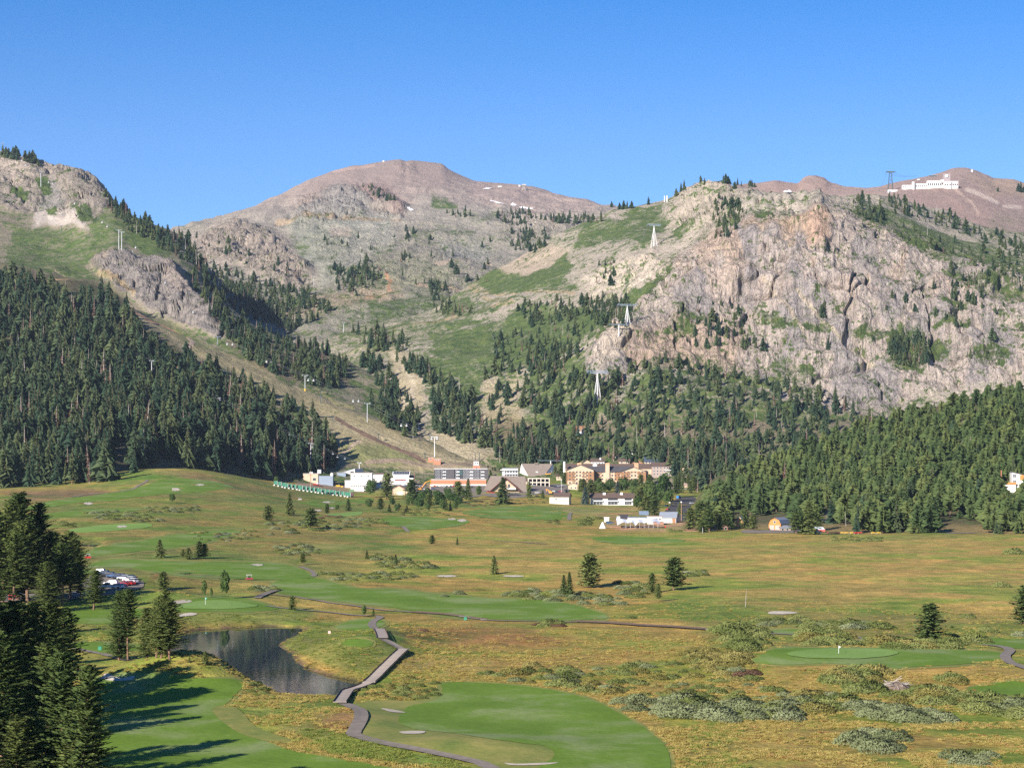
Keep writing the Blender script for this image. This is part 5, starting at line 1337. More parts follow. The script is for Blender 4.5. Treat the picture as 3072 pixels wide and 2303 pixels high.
M_PLANKS = M_DECK
def boardwalk(pts, width, label, raised=.5):
    root = bpy.data.objects.new('boardwalk', None); COL.objects.link(root)
    x0, y0, z0 = vhit(*pts[0]); root.location = (x0, y0, 0)
    w = np.array([vhit(*p_)[:2] for p_ in pts]); 
    L = np.concatenate([[0], np.cumsum(np.linalg.norm(np.diff(w, axis=0), axis=1))])
    n = int(L[-1]/0.9)+1
    s = np.linspace(0, L[-1], n)
    c_ = np.stack([np.interp(s, L, w[:, 0]), np.interp(s, L, w[:, 1])], 1)
    t = np.gradient(c_, axis=0); t /= np.linalg.norm(t, axis=1, keepdims=True); nn = np.stack([-t[:, 1], t[:, 0]], 1)
    z = zv(c_[:, 0], c_[:, 1]); z = np.convolve(np.pad(z, 6, mode='edge'), np.ones(13)/13, 'valid') + raised
    plank = bpy.data.meshes.get('boardwalk_plank') or mk('boardwalk_plank', box_vq(0, 0, 0, 1, .80, .09), M_PLANKS)
    far = c_[:, 1].mean() > 420
    if not far and n < 250:
        for i in range(n):
            o = bpy.data.objects.new('plank', plank); COL.objects.link(o); o.parent = root
            o.location = (c_[i, 0]-x0, c_[i, 1]-y0, z[i]+random.uniform(-.012, .012)); o.rotation_euler = (0, 0, math.atan2(nn[i, 1], nn[i, 0])); o.scale = (width, 1, 1)
    else:
        P3 = np.stack([c_-nn*width/2, c_+nn*width/2], 1)
        me = raw_mesh('deck', np.concatenate([P3, np.repeat(z[:, None, None], 2, 1)], -1) - np.array((x0, y0, 0)), quads=grid_quads(n, 2))
        if me.polygons[0].normal.z < 0: me.flip_normals()
        add_obj('deck', me, M_DECK, root)
    for sgn in (-1, 1):
        e = c_+nn*sgn*(width/2)
        a = np.concatenate([e-(x0, y0), (z+.16)[:, None]], 1)
        add_obj('kerb_rail', mk('kerb_rail', tube_arrays(a[::3] if n > 6 else a, np.full(len(a[::3] if n > 6 else a), .11), 4), M_RAIL), None, root)
    root['label'] = label; root['category'] = 'boardwalk'
def box_vq(cx, cy, cz, sx, sy, sz):
    v = np.array([(x, y, z) for z in (-.5, .5) for y in (-.5, .5) for x in (-.5, .5)])*np.array((sx, sy, sz))+np.array((cx, cy, cz))
    q = np.array([(0, 2, 3, 1), (4, 5, 7, 6), (0, 1, 5, 4), (2, 6, 7, 3), (0, 4, 6, 2), (1, 3, 7, 5)])
    return v, q
boardwalk([(1020,2112),(1034,2088),(1046,2078),(1095,2060),(1108,2052)], 2.3, 'low timber bridge at the foot of the pond')
boardwalk([(1108,2052),(1140,2020),(1175,1985),(1212,1952)], 2.4, 'long straight boardwalk rising past the pond')
boardwalk([(1150,1919),(1143,1905),(1137,1890)], 2.5, 'short pale plank bridge above the long boardwalk', .4)
boardwalk([(1395,1852),(1460,1861)], 2.2, 'short dark boardwalk beside the middle fairway', .2)
boardwalk([(1240,1838),(1330,1844),(1395,1852)], 2.0, 'boardwalk kerbed in dark timber along the middle fairway', .3)
boardwalk([(1720,1867),(1900,1876),(2130,1890)], 2.2, 'long reddish boardwalk crossing the open meadow', .3)
# ---------------------------------------------------------------- meadow plants
LONE = [
 (1483,1722,58,'fir',1.15,'round-topped dark pine alone in the tawny meadow'), (1693,1788,66,'fir',.9,'shorter of two narrow pines growing side by side in the meadow'), (1708,1789,76,'fir',.95,'taller of two narrow pines growing side by side in the meadow'),
 (1770,1762,102,'pine',1.0,'tall shaggy pine just behind the two narrow pines'), (1955,1778,60,'pine',1.0,'thin pale-trunked pine left of the big bushy meadow pine'), (2020,1770,98,'pine',1.25,'big bushy pine with a long shadow in the open meadow'), (1975,1804,55,'pine',.9,'small pointed pine in front of the thin pale-trunked one'),
 (2790,1922,112,'pine',1.2,'spreading pine rising from willows behind the oval green'), (3066,1872,118,'pine',1.1,'dark pine cut by the right edge of the picture'), (480,1672,56,'fir',1.3,'bushy fir on the fairway edge behind the parked cars'),
 (548,1676,30,'pine',1.2,'small round pine beside the bushy fairway fir'), (566,1677,34,'pine',1.1,'small pine in the middle of the fairway row'), (598,1674,52,'pine',1.1,'tallest pine of the row on the fairway edge'), (613,1674,44,'pine',1.1,'last pine of the row on the fairway edge'),
 (908,1694,38,'pine',1.3,'round pine beside the hooked path'), (1100,1676,28,'fir',1.1,'small fir among meadow willows below the long fairway'), (1188,1692,32,'fir',1.1,'small fir beside a bare sand patch'), (1295,1634,30,'pine',1.2,'round little pine in the middle of the meadow'), (1370,1634,24,'fir',1.0,'tiny fir near the round little pine'),
 (868,1546,70,'fir',1.0,'tall dark fir with a pale trunk below the practice range'), (805,1562,46,'pine',1.5,'wide dark pine left of the tall fir below the range'), (932,1584,60,'pine',1.4,'wide flat-shaded pine in the willows below the range'), (978,1546,36,'pine',1.1,'lone pine on the green below the range'), (1012,1532,22,'aspen',1.2,'low round leafy tree below the range'), (1044,1532,38,'fir',1.3,'dense dark fir below the range'),
 (515,1508,32,'aspen',1.3,'round green tree on the golf hump'), (830,1452,28,'aspen',1.1,'leafy tree behind the practice stalls'), (1112,1492,62,'aspen0',1.3,'big leafy tree in front of the white workshop'), (1160,1497,78,'pine',1.0,'tall grey-green pine in front of the white workshop'), (1106,1528,36,'aspen1',1.4,'leafy clump under the big leafy tree'), (1140,1535,42,'pine',1.3,'pine below the white workshop'), (1168,1536,24,'fir',1.3,'small fir in the row before the village'), (1192,1540,34,'aspen1',1.2,'round leafy tree in the row before the village'),
 (1238,1512,74,'pine',1.0,'tall pine in front of the tan gabled garage'), (1262,1530,42,'aspen1',1.3,'leafy tree beside the tall garage pine'), (1222,1540,26,'fir',1.4,'dark small fir in front of the tan garage'), (1282,1535,34,'aspen1',1.2,'bright leafy tree at the car park edge'),
 (1310,1502,38,'aspen1',1.4,'leafy tree in front of the brick podium'), (1345,1508,52,'aspen0',1.2,'tall leafy tree in front of the brick podium'), (1372,1506,62,'pine',1.0,'pine in the clump before the dark apartment block'), (1404,1498,64,'fir',1.1,'dark spire in the clump before the dark apartment block'), (1335,1530,34,'fir',1.2,'dark fir at the meadow edge of the village clump'), (1352,1532,30,'fir',1.1,'little fir at the meadow edge of the village clump'), (1392,1500,40,'aspen1',1.2,'leafy tree filling the village clump'), (1434,1492,40,'aspen2',1.4,'pale slender leafy tree by the brown A-frame'),
 (1506,1512,82,'fir',1.25,'big fir standing before the brown A-frame gable'), (1590,1492,50,'fir',1.0,'narrow fir right of the brown A-frame gable'), (1630,1494,26,'fir',1.2,'short fir in front of the car park'), (1702,1512,46,'spruce',1.2,'blue spruce beside the cream cottage'), (1757,1513,56,'spruce',1.15,'taller blue spruce at the end of the motel'), (1748,1480,44,'pine',1.3,'pine behind the blue spruces'),
 (1800,1478,40,'aspen0',1.2,'leafy tree in front of the gabled hotel, behind the motel chimney'), (1826,1482,44,'aspen1',1.1,'bright leafy tree behind the motel roof'), (1850,1484,42,'spruce',1.1,'greyish tree behind the motel roof'), (1872,1482,46,'aspen1',1.2,'broad leafy tree behind the motel'), (1898,1492,40,'aspen0',1.2,'leafy tree at the end of the motel roof'),
 (1925,1512,62,'pine',1.0,'slim pine at the end of the motel'), (1950,1516,84,'aspen0',1.1,'tall leafy tree beside the motel'), (1986,1506,98,'aspen0',1.15,'tallest leafy tree by the village road'), (1942,1540,50,'pine',1.3,'bushy pine at the meadow edge near the grey barn'), (1966,1546,56,'pine',1.2,'shaggy pine behind the grey-roofed sheds'), (2005,1520,60,'aspen0',1.2,'leafy tree leaning over the village road'), (2030,1492,56,'pine',1.2,'pine beyond the village road'),
 (2040,1545,44,'fir',1.0,'narrow fir beside the lamp post'), (2072,1590,66,'pine',1.2,'pine at the corner of the sandy yard'), (2100,1586,84,'pine',1.0,'tall open pine beside the sandy yard'), (2128,1592,56,'pine',1.3,'low bushy pine at the meadow edge of the pine wood'), (2108,1596,40,'pine',1.5,'bushy pine touching the meadow beside the sandy yard'),
 (2238,1588,60,'pine',1.0,'pine covering the left end of the orange barn'), (2258,1590,46,'pine',1.1,'small pine in front of the orange barn roof'), (2388,1602,70,'pine',1.2,'pine beside the low shed'), (2425,1602,100,'fir',1.4,'great dark conifer right of the orange barn'), (2448,1592,80,'pine',1.0,'pine behind the white boat'),
 (675,1797,96,'aspen2',1.0,'slender tall aspen on the green by the pond'), (610,1792,58,'aspen2',1.1,'small aspen behind the green by the pond'), (637,1797,40,'aspen2',.7,'thin sapling between the two aspens'), (875,1828,42,'pine',1.2,'lone young pine beside the path at the pond head'), (1094,1850,40,'aspen2',1.2,'young tree on the upper tee lawn'), (1120,1848,26,'fir',1.2,'little fir beside the young tee tree'),
 (617,1992,42,'fir',1.4,'little fir standing at the pond edge'), (568,1986,18,'fir',1.4,'tiny fir at the pond edge'), (488,1772,58,'pine',1.1,'young pine on the bank beyond the car park'), (2130,1576,20,'fir',1,'sapling by the sandy yard')]
PM = {'fir': FIR_MID, 'pine': PINE_MID, 'spruce': SPRUCE_MID, 'aspen': ASPEN[:1], 'aspen0': ASPEN[:1], 'aspen1': ASPEN[1:2], 'aspen2': ASPEN[2:]}
for i, (px, py, hp, kd, wd, lb) in enumerate(LONE):
    X, Y, Z = vhit(px, py)
    nm = {'fir': 'meadow_fir', 'pine': 'meadow_pine', 'spruce': 'blue_spruce'}.get(kd, 'aspen_tree')
    place_plant(PM[kd][i % len(PM[kd])], X, Y, Z-.1, hp*Y/F, nm, lb, nm.replace('_', ' ').replace('meadow ', '').replace('aspen tree', 'aspen') + ('' if kd == 'spruce' or kd.startswith('aspen') else ' tree'), 'trees of the valley floor', wide=wd*(1.45 if kd in ('pine', 'fir') else 1.1))
VT = {}
for poly, n, kinds, wh in (([(1460,1424),(1510,1424),(1510,1446),(1460,1446)], 7, 'fp', 'left of the brown A-frame lodge'), ([(1660,1424),(1700,1424),(1700,1450),(1662,1452)], 5, 'pa', 'between the prow lodge and the big hotel'), ([(1740,1462),(1960,1460),(1960,1484),(1740,1486)], 22, 'ap', 'in the planted row below the big hotel'), ([(1905,1486),(1995,1484),(1990,1525),(1910,1530)], 12, 'pa', 'in the grove at the end of the motel'), ([(2022,1452),(2080,1448),(2085,1484),(2030,1484)], 9, 'pf', 'beyond the top of the village road'), ([(1240,1425),(1296,1425),(1290,1440),(1240,1440)], 5, 'fp', 'between solar building and dark apartments'), ([(1150,1500),(1420,1510),(1400,1535),(1180,1530)], 14, 'ap', 'in the ragged belt between meadow and village'), ([(2095,1560),(2150,1560),(2180,1596),(2080,1598)], 10, 'p', 'at the corner of the pine wood by the sandy yard')):
    for X, Y, Z, px, py in sample(poly, n, 11, ['valley', 'massif', 'pinehill']):
        k = random.choice(kinds); P = random.choice({'f': FIR_MID, 'p': PINE_MID, 'a': ASPEN[:2]}[k]); nm = {'f': 'village_fir', 'p': 'village_pine', 'a': 'village_aspen'}[k]
        place_plant(P, X, Y, Z-.2, random.uniform(8, 15), nm, {'f': 'dark fir ', 'p': 'shaggy pine ', 'a': 'leafy aspen '}[k]+wh, {'f': 'fir tree', 'p': 'pine tree', 'a': 'aspen'}[k], nm.replace('_', ' ')+'s '+wh, wide=random.uniform(1.2, 1.6))
# dead birch
X, Y, Z = vhit(2238, 1820)
place_plant(SNAG[1], X, Y, Z, 58*Y/F, 'dead_birch', 'bare white dead tree alone in the open meadow', 'dead tree')

# pond-side pines and the near wood
NEAR = [(355,1980,208,0,.85,'slim pine with bare pinkish trunk beside the pond path'), (384,1981,212,3,.85,'taller bare-trunked pine beside the pond path'), (470,1973,182,2,1.0,'left one of the full-crowned pines at the pond edge'), (486,1974,205,1,1.0,'tallest full-crowned pine at the pond edge'), (507,1977,176,2,1.35,'broad pine leaning over the pond'), (440,1972,150,0,1.1,'lower pine filling the gap left of the full-crowned pines'), (366,1976,170,1,.9,'pine half hidden behind the bare-trunked pair'),
 (52,1800,318,0,1.05,'tallest pine of the wood beside the car park'), (8,1810,300,1,1.0,'pine at the picture edge beside the car park'), (122,1790,278,1,1.0,'pointed pine of the wood beside the car park'), (85,1812,250,2,1.1,'dense pine in the middle of the car park wood'), (160,1800,205,0,1.1,'medium pine of the car park wood'), (212,1795,200,2,1.0,'pine reaching over the parked cars'), (245,1792,170,1,1.1,'pine nearest the parked cars'), (190,1815,185,3,1.1,'leaning pine of the car park wood'), (35,1830,230,3,1.1,'bare-trunked pine above the red truck'), (-20,1830,300,0,1.0,'half hidden pine at the picture edge'), (280,1830,120,2,1.3,'low dark pine in front of the parked cars'), (140,1835,150,0,1.3,'bushy young pine below the car park wood'),
 (20,2160,345,3,1.0,'long bare-trunked pine of the near wood'), (68,2165,362,0,1.0,'full pine of the near wood'), (110,2150,340,1,1.05,'dense pine of the near wood'), (150,2120,312,0,1.05,'pine at the lit edge of the near wood'), (183,2090,262,2,1.1,'lowest pine at the lit edge of the near wood'), (-35,2180,380,1,1.0,'near-wood pine cut by the picture edge'), (0,2340,440,2,1.0,'huge pine in the corner of the near wood'), (45,2480,330,0,1.1,'young pine at the foot of the near wood'), (128,2230,300,1,1.1,'shaded pine deep in the near wood'), (178,2460,500,0,.92,'great pine in front of the near wood, the left of a pair'), (236,2480,478,1,.95,'great pine in front of the near wood, the right of a pair'), (255,2470,300,2,1.2,'low bushy pine under the pair of great pines'), (110,2420,270,2,1.2,'low pine behind the pair of great pines'), (-60,2420,520,1,1.0,'great pine cut by the picture edge')]
for px, py, hp, k, wd, lb in NEAR:
    if py > 2560: continue
    X, Y, Z = vhit(px, py)
    place_plant(PINE_NEAR[k], X, Y, Z-.2, hp*Y/F*1.02, 'shore_pine' if 300 < px < 520 and py > 1900 else 'wood_pine', lb, 'pine tree', 'pines of the near wood', wide=wd*1.3)
# the wood goes on outside the picture and throws the long shadows on the fairway
for k, (X, Y, h) in enumerate(((-72, 236, 22), (-82, 262, 24), (-92, 225, 23), (-86, 300, 24), (-95, 285, 20), (-64, 214, 19), (-55, 222, 17), (-88, 330, 22), (-100, 350, 24), (-108, 320, 25), (-78, 205, 22), (-100, 262, 22), (-112, 400, 24), (-120, 370, 22), (-105, 440, 20), (-48, 205, 16), (-125, 470, 20), (-118, 520, 20), (-124, 560, 22), *[(RNG.uniform(-128, -80), RNG.uniform(285, 395), RNG.uniform(21, 27)) for _ in range(26)], *[(RNG.uniform(-104, -66), RNG.uniform(212, 280), RNG.uniform(19, 25)) for _ in range(16)])):
    if CX+(X+4.5)*F/Y > 20: continue
    z = float(zv(np.array([X*1.]), np.array([Y*1.]))[0])
    place_plant(PINE_NEAR[k % 4], X, Y, z-.2, h, 'wood_pine', 'pine of the near wood standing past the picture edge', 'pine tree', 'pines beyond the picture edge')

# willows
def willows(poly, n, mind, kinds, r0, r1, label, group):
    for X, Y, Z, px, py in sample(poly, n, mind, ['valley']):
        kd = random.choice(kinds)
        r = random.uniform(r0, r1)
        nm = {'grey': 'grey_willow', 'olive': 'olive_willow', 'gold': 'golden_willow', 'russet': 'russet_shrub'}[kd]
        wd = {'grey': 'grey-green', 'olive': 'olive green', 'gold': 'golden', 'russet': 'russet brown'}[kd]
        place_plant(random.choice(SHRUB[kd]), X, Y, Z-.1, r*random.uniform(.6, .9), nm, wd+' '+label, 'shrub', wd+' '+group, wide=random.uniform(1.2, 1.7), crown_name='foliage', parts=py > 1840)
W_ = willows
W_([(1860,2108),(1990,2108),(2180,2118),(2345,2128),(2358,2160),(2200,2168),(2000,2148),(1900,2130)], 30, 22, ['grey','grey','grey','olive'], 2.0, 3.0, 'willow in the thicket edging the broad fairway', 'willows edging the fairway')
W_([(2560,2125),(2650,2115),(2790,2138),(2850,2168),(2780,2172),(2600,2152)], 18, 22, ['grey'], 2.0, 2.8, 'willow in the long pale mound beyond the fairway', 'willows of the long mound')
W_([(2525,2215),(2600,2200),(2690,2218),(2705,2248),(2620,2258),(2545,2230)], 13, 22, ['grey'], 1.8, 2.6, 'willow in the rounded clump near the picture foot', 'willows of the round clump')
W_([(2860,2272),(2920,2258),(2975,2272),(2960,2296),(2875,2294)], 7, 24, ['grey','grey','olive'], 1.6, 2.2, 'willow in the small clump at the picture foot', 'willows of the small clump')
W_([(2165,1895),(2240,1880),(2298,1905),(2296,1945),(2230,1955),(2200,1942)], 15, 18, ['olive'], 2.4, 3.6, 'willow in the tall clump left of the oval green', 'willows left of the oval green')
W_([(2412,1905),(2470,1895),(2555,1908),(2545,1938),(2440,1942)], 14, 18, ['olive','olive','gold'], 2.4, 3.6, 'willow in the tall clump behind the flag', 'willows behind the flag')
W_([(2605,1930),(2740,1922),(2870,1910),(2930,1926),(2880,1946),(2700,1946),(2615,1940)], 22, 18, ['olive','olive','gold'], 2.2, 3.2, 'willow in the row under the spreading pine', 'willows under the spreading pine')
W_([(2260,1862),(2400,1858),(2500,1866),(2655,1874),(2640,1888),(2450,1888),(2270,1876)], 26, 16, ['olive','olive','grey'], 1.8, 2.8, 'willow in the band crossing the meadow behind the oval green', 'willows of the meadow band')
W_([(1450,2018),(1600,1998),(1720,2015),(1900,1996),(2050,1970),(2200,2004),(2340,2085),(2300,2108),(1900,2096),(1700,2066),(1560,2048),(1460,2034)], 84, 26, ['olive','gold','olive','olive','grey'], 1.1, 2.1, 'willow in the wide thicket between fairway and oval green', 'willows of the wide thicket')
W_([(2050,1950),(2180,1955),(2245,1978),(2220,2005),(2060,1998)], 22, 18, ['gold'], 1.6, 2.4, 'willow in the yellow patch left of the oval green', 'willows of the yellow patch')
W_([(2480,2022),(2560,2005),(2655,2016),(2640,2046),(2560,2052),(2492,2046)], 15, 18, ['gold','olive'], 2.0, 3.0, 'willow in the clump below the oval green', 'willows below the oval green')
W_([(2548,2058),(2622,2052),(2622,2080),(2555,2080)], 6, 20, ['olive'], 2.0, 2.8, 'willow in the dark round bush below the oval green', 'willows of the dark round bush')
W_([(2660,2080),(2800,2068),(2905,2085),(2860,2112),(2700,2110)], 22, 20, ['gold','olive','olive'], 1.8, 2.6, 'willow in the thicket beside the stick heap', 'willows beside the stick heap')
W_([(2300,2088),(2500,2088),(2610,2122),(2500,2140),(2330,2132)], 34, 20, ['olive','grey','gold'], 1.6, 2.4, 'willow in the low thicket above the pale mound', 'willows above the pale mound')
W_([(2915,2108),(3000,2098),(3090,2095),(3090,2165),(3000,2152),(2925,2132)], 20, 22, ['grey','olive'], 1.8, 2.8, 'willow in the thicket at the right picture edge', 'willows at the picture edge')
W_([(1500,1782),(1600,1772),(1750,1776),(1850,1794),(1875,1818),(1800,1818),(1650,1802),(1520,1796)], 34, 14, ['grey','grey','olive'], 1.6, 2.6, 'willow in the row above the middle fairway', 'willows above the middle fairway')
W_([(1850,1745),(1900,1742),(1945,1772),(1930,1798),(1865,1790)], 16, 14, ['olive','grey'], 1.6, 2.6, 'willow near the big bushy meadow pine', 'willows near the bushy pine')
W_([(800,1574),(900,1562),(1000,1564),(1140,1545),(1150,1572),(1000,1592),(850,1602)], 44, 14, ['olive','olive','grey'], 1.8, 2.8, 'willow in the tangle below the practice range', 'willows below the range')
W_([(560,1600),(760,1590),(820,1605),(700,1625),(580,1625)], 24, 14, ['olive','grey','gold'], 1.4, 2.2, 'willow beside the pale rising fairway', 'willows beside the pale fairway')
W_([(820,1645),(900,1632),(960,1652),(940,1667),(830,1662)], 18, 13, ['olive','grey'], 1.6, 2.4, 'willow near the round path pine', 'willows near the path pine')
W_([(960,1722),(1100,1718),(1250,1722),(1245,1738),(1000,1742)], 28, 14, ['olive','grey'], 1.4, 2.2, 'willow along the top of the middle fairway', 'willows along the middle fairway')
W_([(1100,1662),(1280,1690),(1300,1712),(1150,1704)], 24, 14, ['olive','olive','grey'], 1.6, 2.6, 'willow in the clump beside the small meadow firs', 'willows beside the small firs')
W_([(250,1540),(400,1534),(490,1560),(470,1572),(300,1558)], 34, 12, ['grey','olive'], 1.6, 2.6, 'willow in the grey thicket on the upper golf course', 'willows of the upper course')
W_([(430,1522),(600,1520),(580,1540),(450,1538)], 20, 12, ['grey','olive'], 1.6, 2.6, 'willow under the golf hump', 'willows under the hump')
W_([(180,1570),(225,1568),(220,1580),(185,1580)], 6, 12, ['olive'], 1.8, 2.6, 'willow by the small far pond', 'willows by the far pond')
W_([(1398,1506),(1490,1506),(1480,1520),(1410,1518)], 14, 12, ['russet'], 1.6, 2.4, 'shrub below the brown A-frame', 'shrubs below the A-frame')
W_([(960,1549),(1030,1546),(1030,1557),(965,1557)], 8, 12, ['russet'], 1.4, 2.0, 'shrub below the far putting lawn', 'shrubs below the putting lawn')
W_([(1180,1525),(1300,1528),(1345,1546),(1200,1546)], 26, 12, ['olive','olive','gold'], 1.6, 2.6, 'willow at the meadow edge of the village trees', 'willows before the village trees')
W_([(1480,1500),(1640,1496),(1640,1508),(1490,1516)], 16, 14, ['olive','gold'], 1.6, 2.4, 'shrub on the bank before the car park', 'shrubs before the car park')
W_([(1735,1562),(1770,1556),(1770,1575),(1740,1576)], 6, 12, ['olive'], 3.0, 4.0, 'willow in the big bush left of the white tipi', 'willows of the big bush')
W_([(1785,1554),(1810,1552),(1805,1562),(1785,1562)], 3, 12, ['olive'], 2.6, 3.4, 'willow in the bush behind the white tipi', 'willows behind the tipi')
W_([(1632,1568),(1665,1562),(1675,1572),(1640,1573)], 4, 12, ['olive'], 1.8, 2.6, 'willow beside the lodge fairway', 'willows beside the lodge fairway')
W_([(2505,1610),(2560,1612),(2640,1612),(2640,1624),(2505,1624)], 20, 12, ['olive'], 1.8, 2.4, 'willow in the dark hedge before the rafts', 'willows before the rafts')
W_([(2008,1592),(2055,1586),(2060,1598),(2015,1600)], 6, 12, ['olive'], 1.8, 2.6, 'willow at the corner of the sandy yard', 'willows at the sandy yard')
W_([(1600,1870),(1690,1868),(1690,1880),(1610,1880)], 7, 14, ['russet','olive'], 1.4, 2.0, 'shrub beside the meadow boardwalk', 'shrubs beside the boardwalk')
W_([(1225,2035),(1310,2050),(1322,2085),(1262,2100),(1180,2090)], 26, 18, ['olive','gold'], .9, 1.5, 'shrub in the reedy bay of the broad fairway', 'shrubs of the reedy bay')
W_([(1080,2060),(1160,2050),(1240,2080),(1180,2098),(1090,2090)], 14, 18, ['olive','gold'], .8, 1.3, 'shrub beside the foot bridge', 'shrubs beside the foot bridge')
W_([(735,2050),(800,2052),(830,2075),(760,2085)], 9, 18, ['olive'], .9, 1.6, 'shrub on the near bank of the pond', 'shrubs on the pond bank')
W_([(2055,1725),(2110,1712),(2120,1722),(2070,1732)], 6, 12, ['olive'], 1.8, 2.4, 'willow right of the big bushy pine', 'willows right of the bushy pine')
W_([(760,1765),(830,1760),(830,1770),(770,1775)], 8, 12, ['olive','grey'], 1.4, 2, 'willow on the reedy bank near the path bend', 'willows near the path bend')
for px, py, kd, r, lb in ((2850,2042,'olive',2.6,'round olive willow alone below the curving path'),(2965,1896,'olive',2.2,'round willow beside the far tee lawn'),(3060,1908,'grey',1.8,'willow at the picture edge by the tee lawn'),(2905,1852,'olive',1.8,'small willow in the far meadow'),(3005,1760,'olive',2.6,'low dark willow alone in the tawny meadow'),(3040,1662,'olive',4.0,'wide low bush far out in the tawny meadow'),(1375,1782,'grey',1.8,'grey willow alone above the middle fairway'),(1330,1790,'grey',1.3,'little grey willow above the middle fairway'),(1270,1893,'russet',1.2,'small russet shrub below the dark boardwalk'),(2230,2030,'russet',1.8,'russet shrub beside the yellow willow patch'),(2260,2022,'russet',1.6,'smaller russet shrub beside the yellow patch'),(1890,1855,'olive',1.3,'small shrub at the end of the middle fairway'),(2870,2050,'gold',2.0,'golden shrub beside the round olive willow')):
    X, Y, Z = vhit(px, py)
    nm = {'grey': 'grey_willow', 'olive': 'olive_willow', 'gold': 'golden_willow', 'russet': 'russet_shrub'}[kd]
    place_plant(SHRUB[kd][0], X, Y, Z-.1, r*.9, nm, lb, 'shrub', wide=1.3, crown_name='foliage')

# grass tufts of the near meadow: nobody could count these
def tuft(seed):
    r = np.random.default_rng(seed); n = 46
    a = r.random(n)*6.28; rr = np.sqrt(r.random(n))*.55
    b = np.stack([np.cos(a)*rr, np.sin(a)*rr, -.05+0*a], 1)
    d = unit(np.stack([np.cos(a)*.35, np.sin(a)*.35, 1+0*a], 1)+r.normal(size=(n, 3))*.22)
    return rhombi(b, d, unit(np.cross(d, r.normal(size=(n, 3)))), .5+.5*r.random(n), .10+.08*r.random(n), .15)
M_TUFT = [foliage_mat('straw_blades', (0.21, 0.165, 0.050), (0.285, 0.23, 0.066), (0.37, 0.30, 0.10), .2, .3, 1.3, 0), foliage_mat('green_blades', (0.11, 0.155, 0.034), (0.16, 0.205, 0.046), (0.23, 0.25, 0.062), .25, .3, 1.3, 0), foliage_mat('rusty_blades', (0.21, 0.12, 0.044), (0.28, 0.17, 0.058), (0.35, 0.235, 0.09), .2, .3, 1.3, 0)]
TUFTS = []
for i in range(3):
    P = Proto(); P.both = mk('tuft', tuft(600+i), M_TUFT[i]); TUFTS.append(P)
pts = []
rg = np.random.default_rng(77)
NT = 60000
px = rg.uniform(-80, 3160, NT); py = 1800+(2420-1800)*rg.random(NT)**0.75
Y0 = HC*F/(py-YH); X0 = (px-CX)/F*Y0; Z0 = zv(X0, Y0); qy = YH-(Z0-HC)*F/Y0
bad = np.zeros(NT, bool)
for g in GOLF: bad |= inpoly(px, qy, g)
bad |= inpoly(px, py, POND)
for pts_, w_, lb in CP: bad |= polydist(px, py*2.5, [(a, b*2.5) for a, b in pts_], False) < 34
for ln in ([(1020,2112),(1046,2078),(1108,2052),(1212,1952)], [(1150,1919),(1137,1890)], [(1240,1838),(1460,1861)], [(1720,1867),(2130,1890)]): bad |= polydist(px, py*2.5, [(a, b*2.5) for a, b in ln], False) < 34
px, py = px[~bad], py[~bad]
ci = np.clip(np.round((px-vcols[0])/4).astype(int), 0, len(vcols)-1)
Yf = HC*F/(py-YH); ri = np.clip(np.searchsorted(vrY, Yf), 0, len(vrY)-1)
base_c = VAL_C[ri, ci]
X = (px-CX)/F*Yf; Z = zv(X, Yf)
gr = base_c[:, 1]/base_c[:, 0]
kd = np.where(gr + rg.normal(size=len(gr))*.10 > .92, 1, np.where(gr + rg.normal(size=len(gr))*.08 < .64, 2, 0))
h = (.22+.34*rg.random(len(px))**1.5)
sel = fbm(X/9, Yf/9, oct=3, seed=15) + rg.normal(size=len(px))*.06 > .44
arr = np.column_stack([X, Yf, Z, h, 1.2+.9*rg.random(len(px)), kd])[sel]
scatter('meadow_grass', TUFTS, arr, 'tufts of dry and green grass all over the near meadow')

# ---------------------------------------------------------------- builders for things
def M(name, col, rough=0.75, spec=0.25, metal=0.0, vary=0.08, scale=0.5):
    return MATS.get(name) or plain_mat(name, col, rough, spec, metal, vary, scale)
def glass():
    m = MATS.get('dark_glass')
    if not m:
        m, nt, bs = node_mat('dark_glass')
        nz = noise_n(nt, nt.nodes.new('ShaderNodeTexCoord').outputs['Object'], .6, 2)
        nt.links.new(ramp_n(nt, nz, [(0.3, (.03, .035, .045)), (0.7, (.075, .085, .10))]), bs.inputs['Base Color'])
        bs.inputs['Roughness'].default_value = .12
    return m
WHITE = M('white_painted_wall', (.62, .60, .56)); CREAM = M('cream_stucco', (.50, .39, .28)); TAN = M('tan_siding', (.46, .35, .25)); BRICK = M('orange_brick', (.45, .19, .11), .9)
BROWNROOF = M('brown_shingles', (.115, .082, .068), .95, .1, 0, .2, .8); DARKROOF = M('slate_grey_roofing', (.075, .072, .078), .8, .2, 0, .15); GREYROOF = M('grey_metal_roofing', (.26, .27, .29), .5, .4, .2)
SHINGLE = M('weathered_grey_shingles', (.20, .165, .14), .95, .1, 0, .2, .8); CHAR = M('charcoal_cladding', (.055, .055, .06)); TIMBER = M('warm_brown_timber', (.30, .17, .095), .85, .15, 0, .2, 1); ORANGEWOOD = M('orange_stained_wood', (.50, .22, .07), .75, .2, 0, .18, 1)
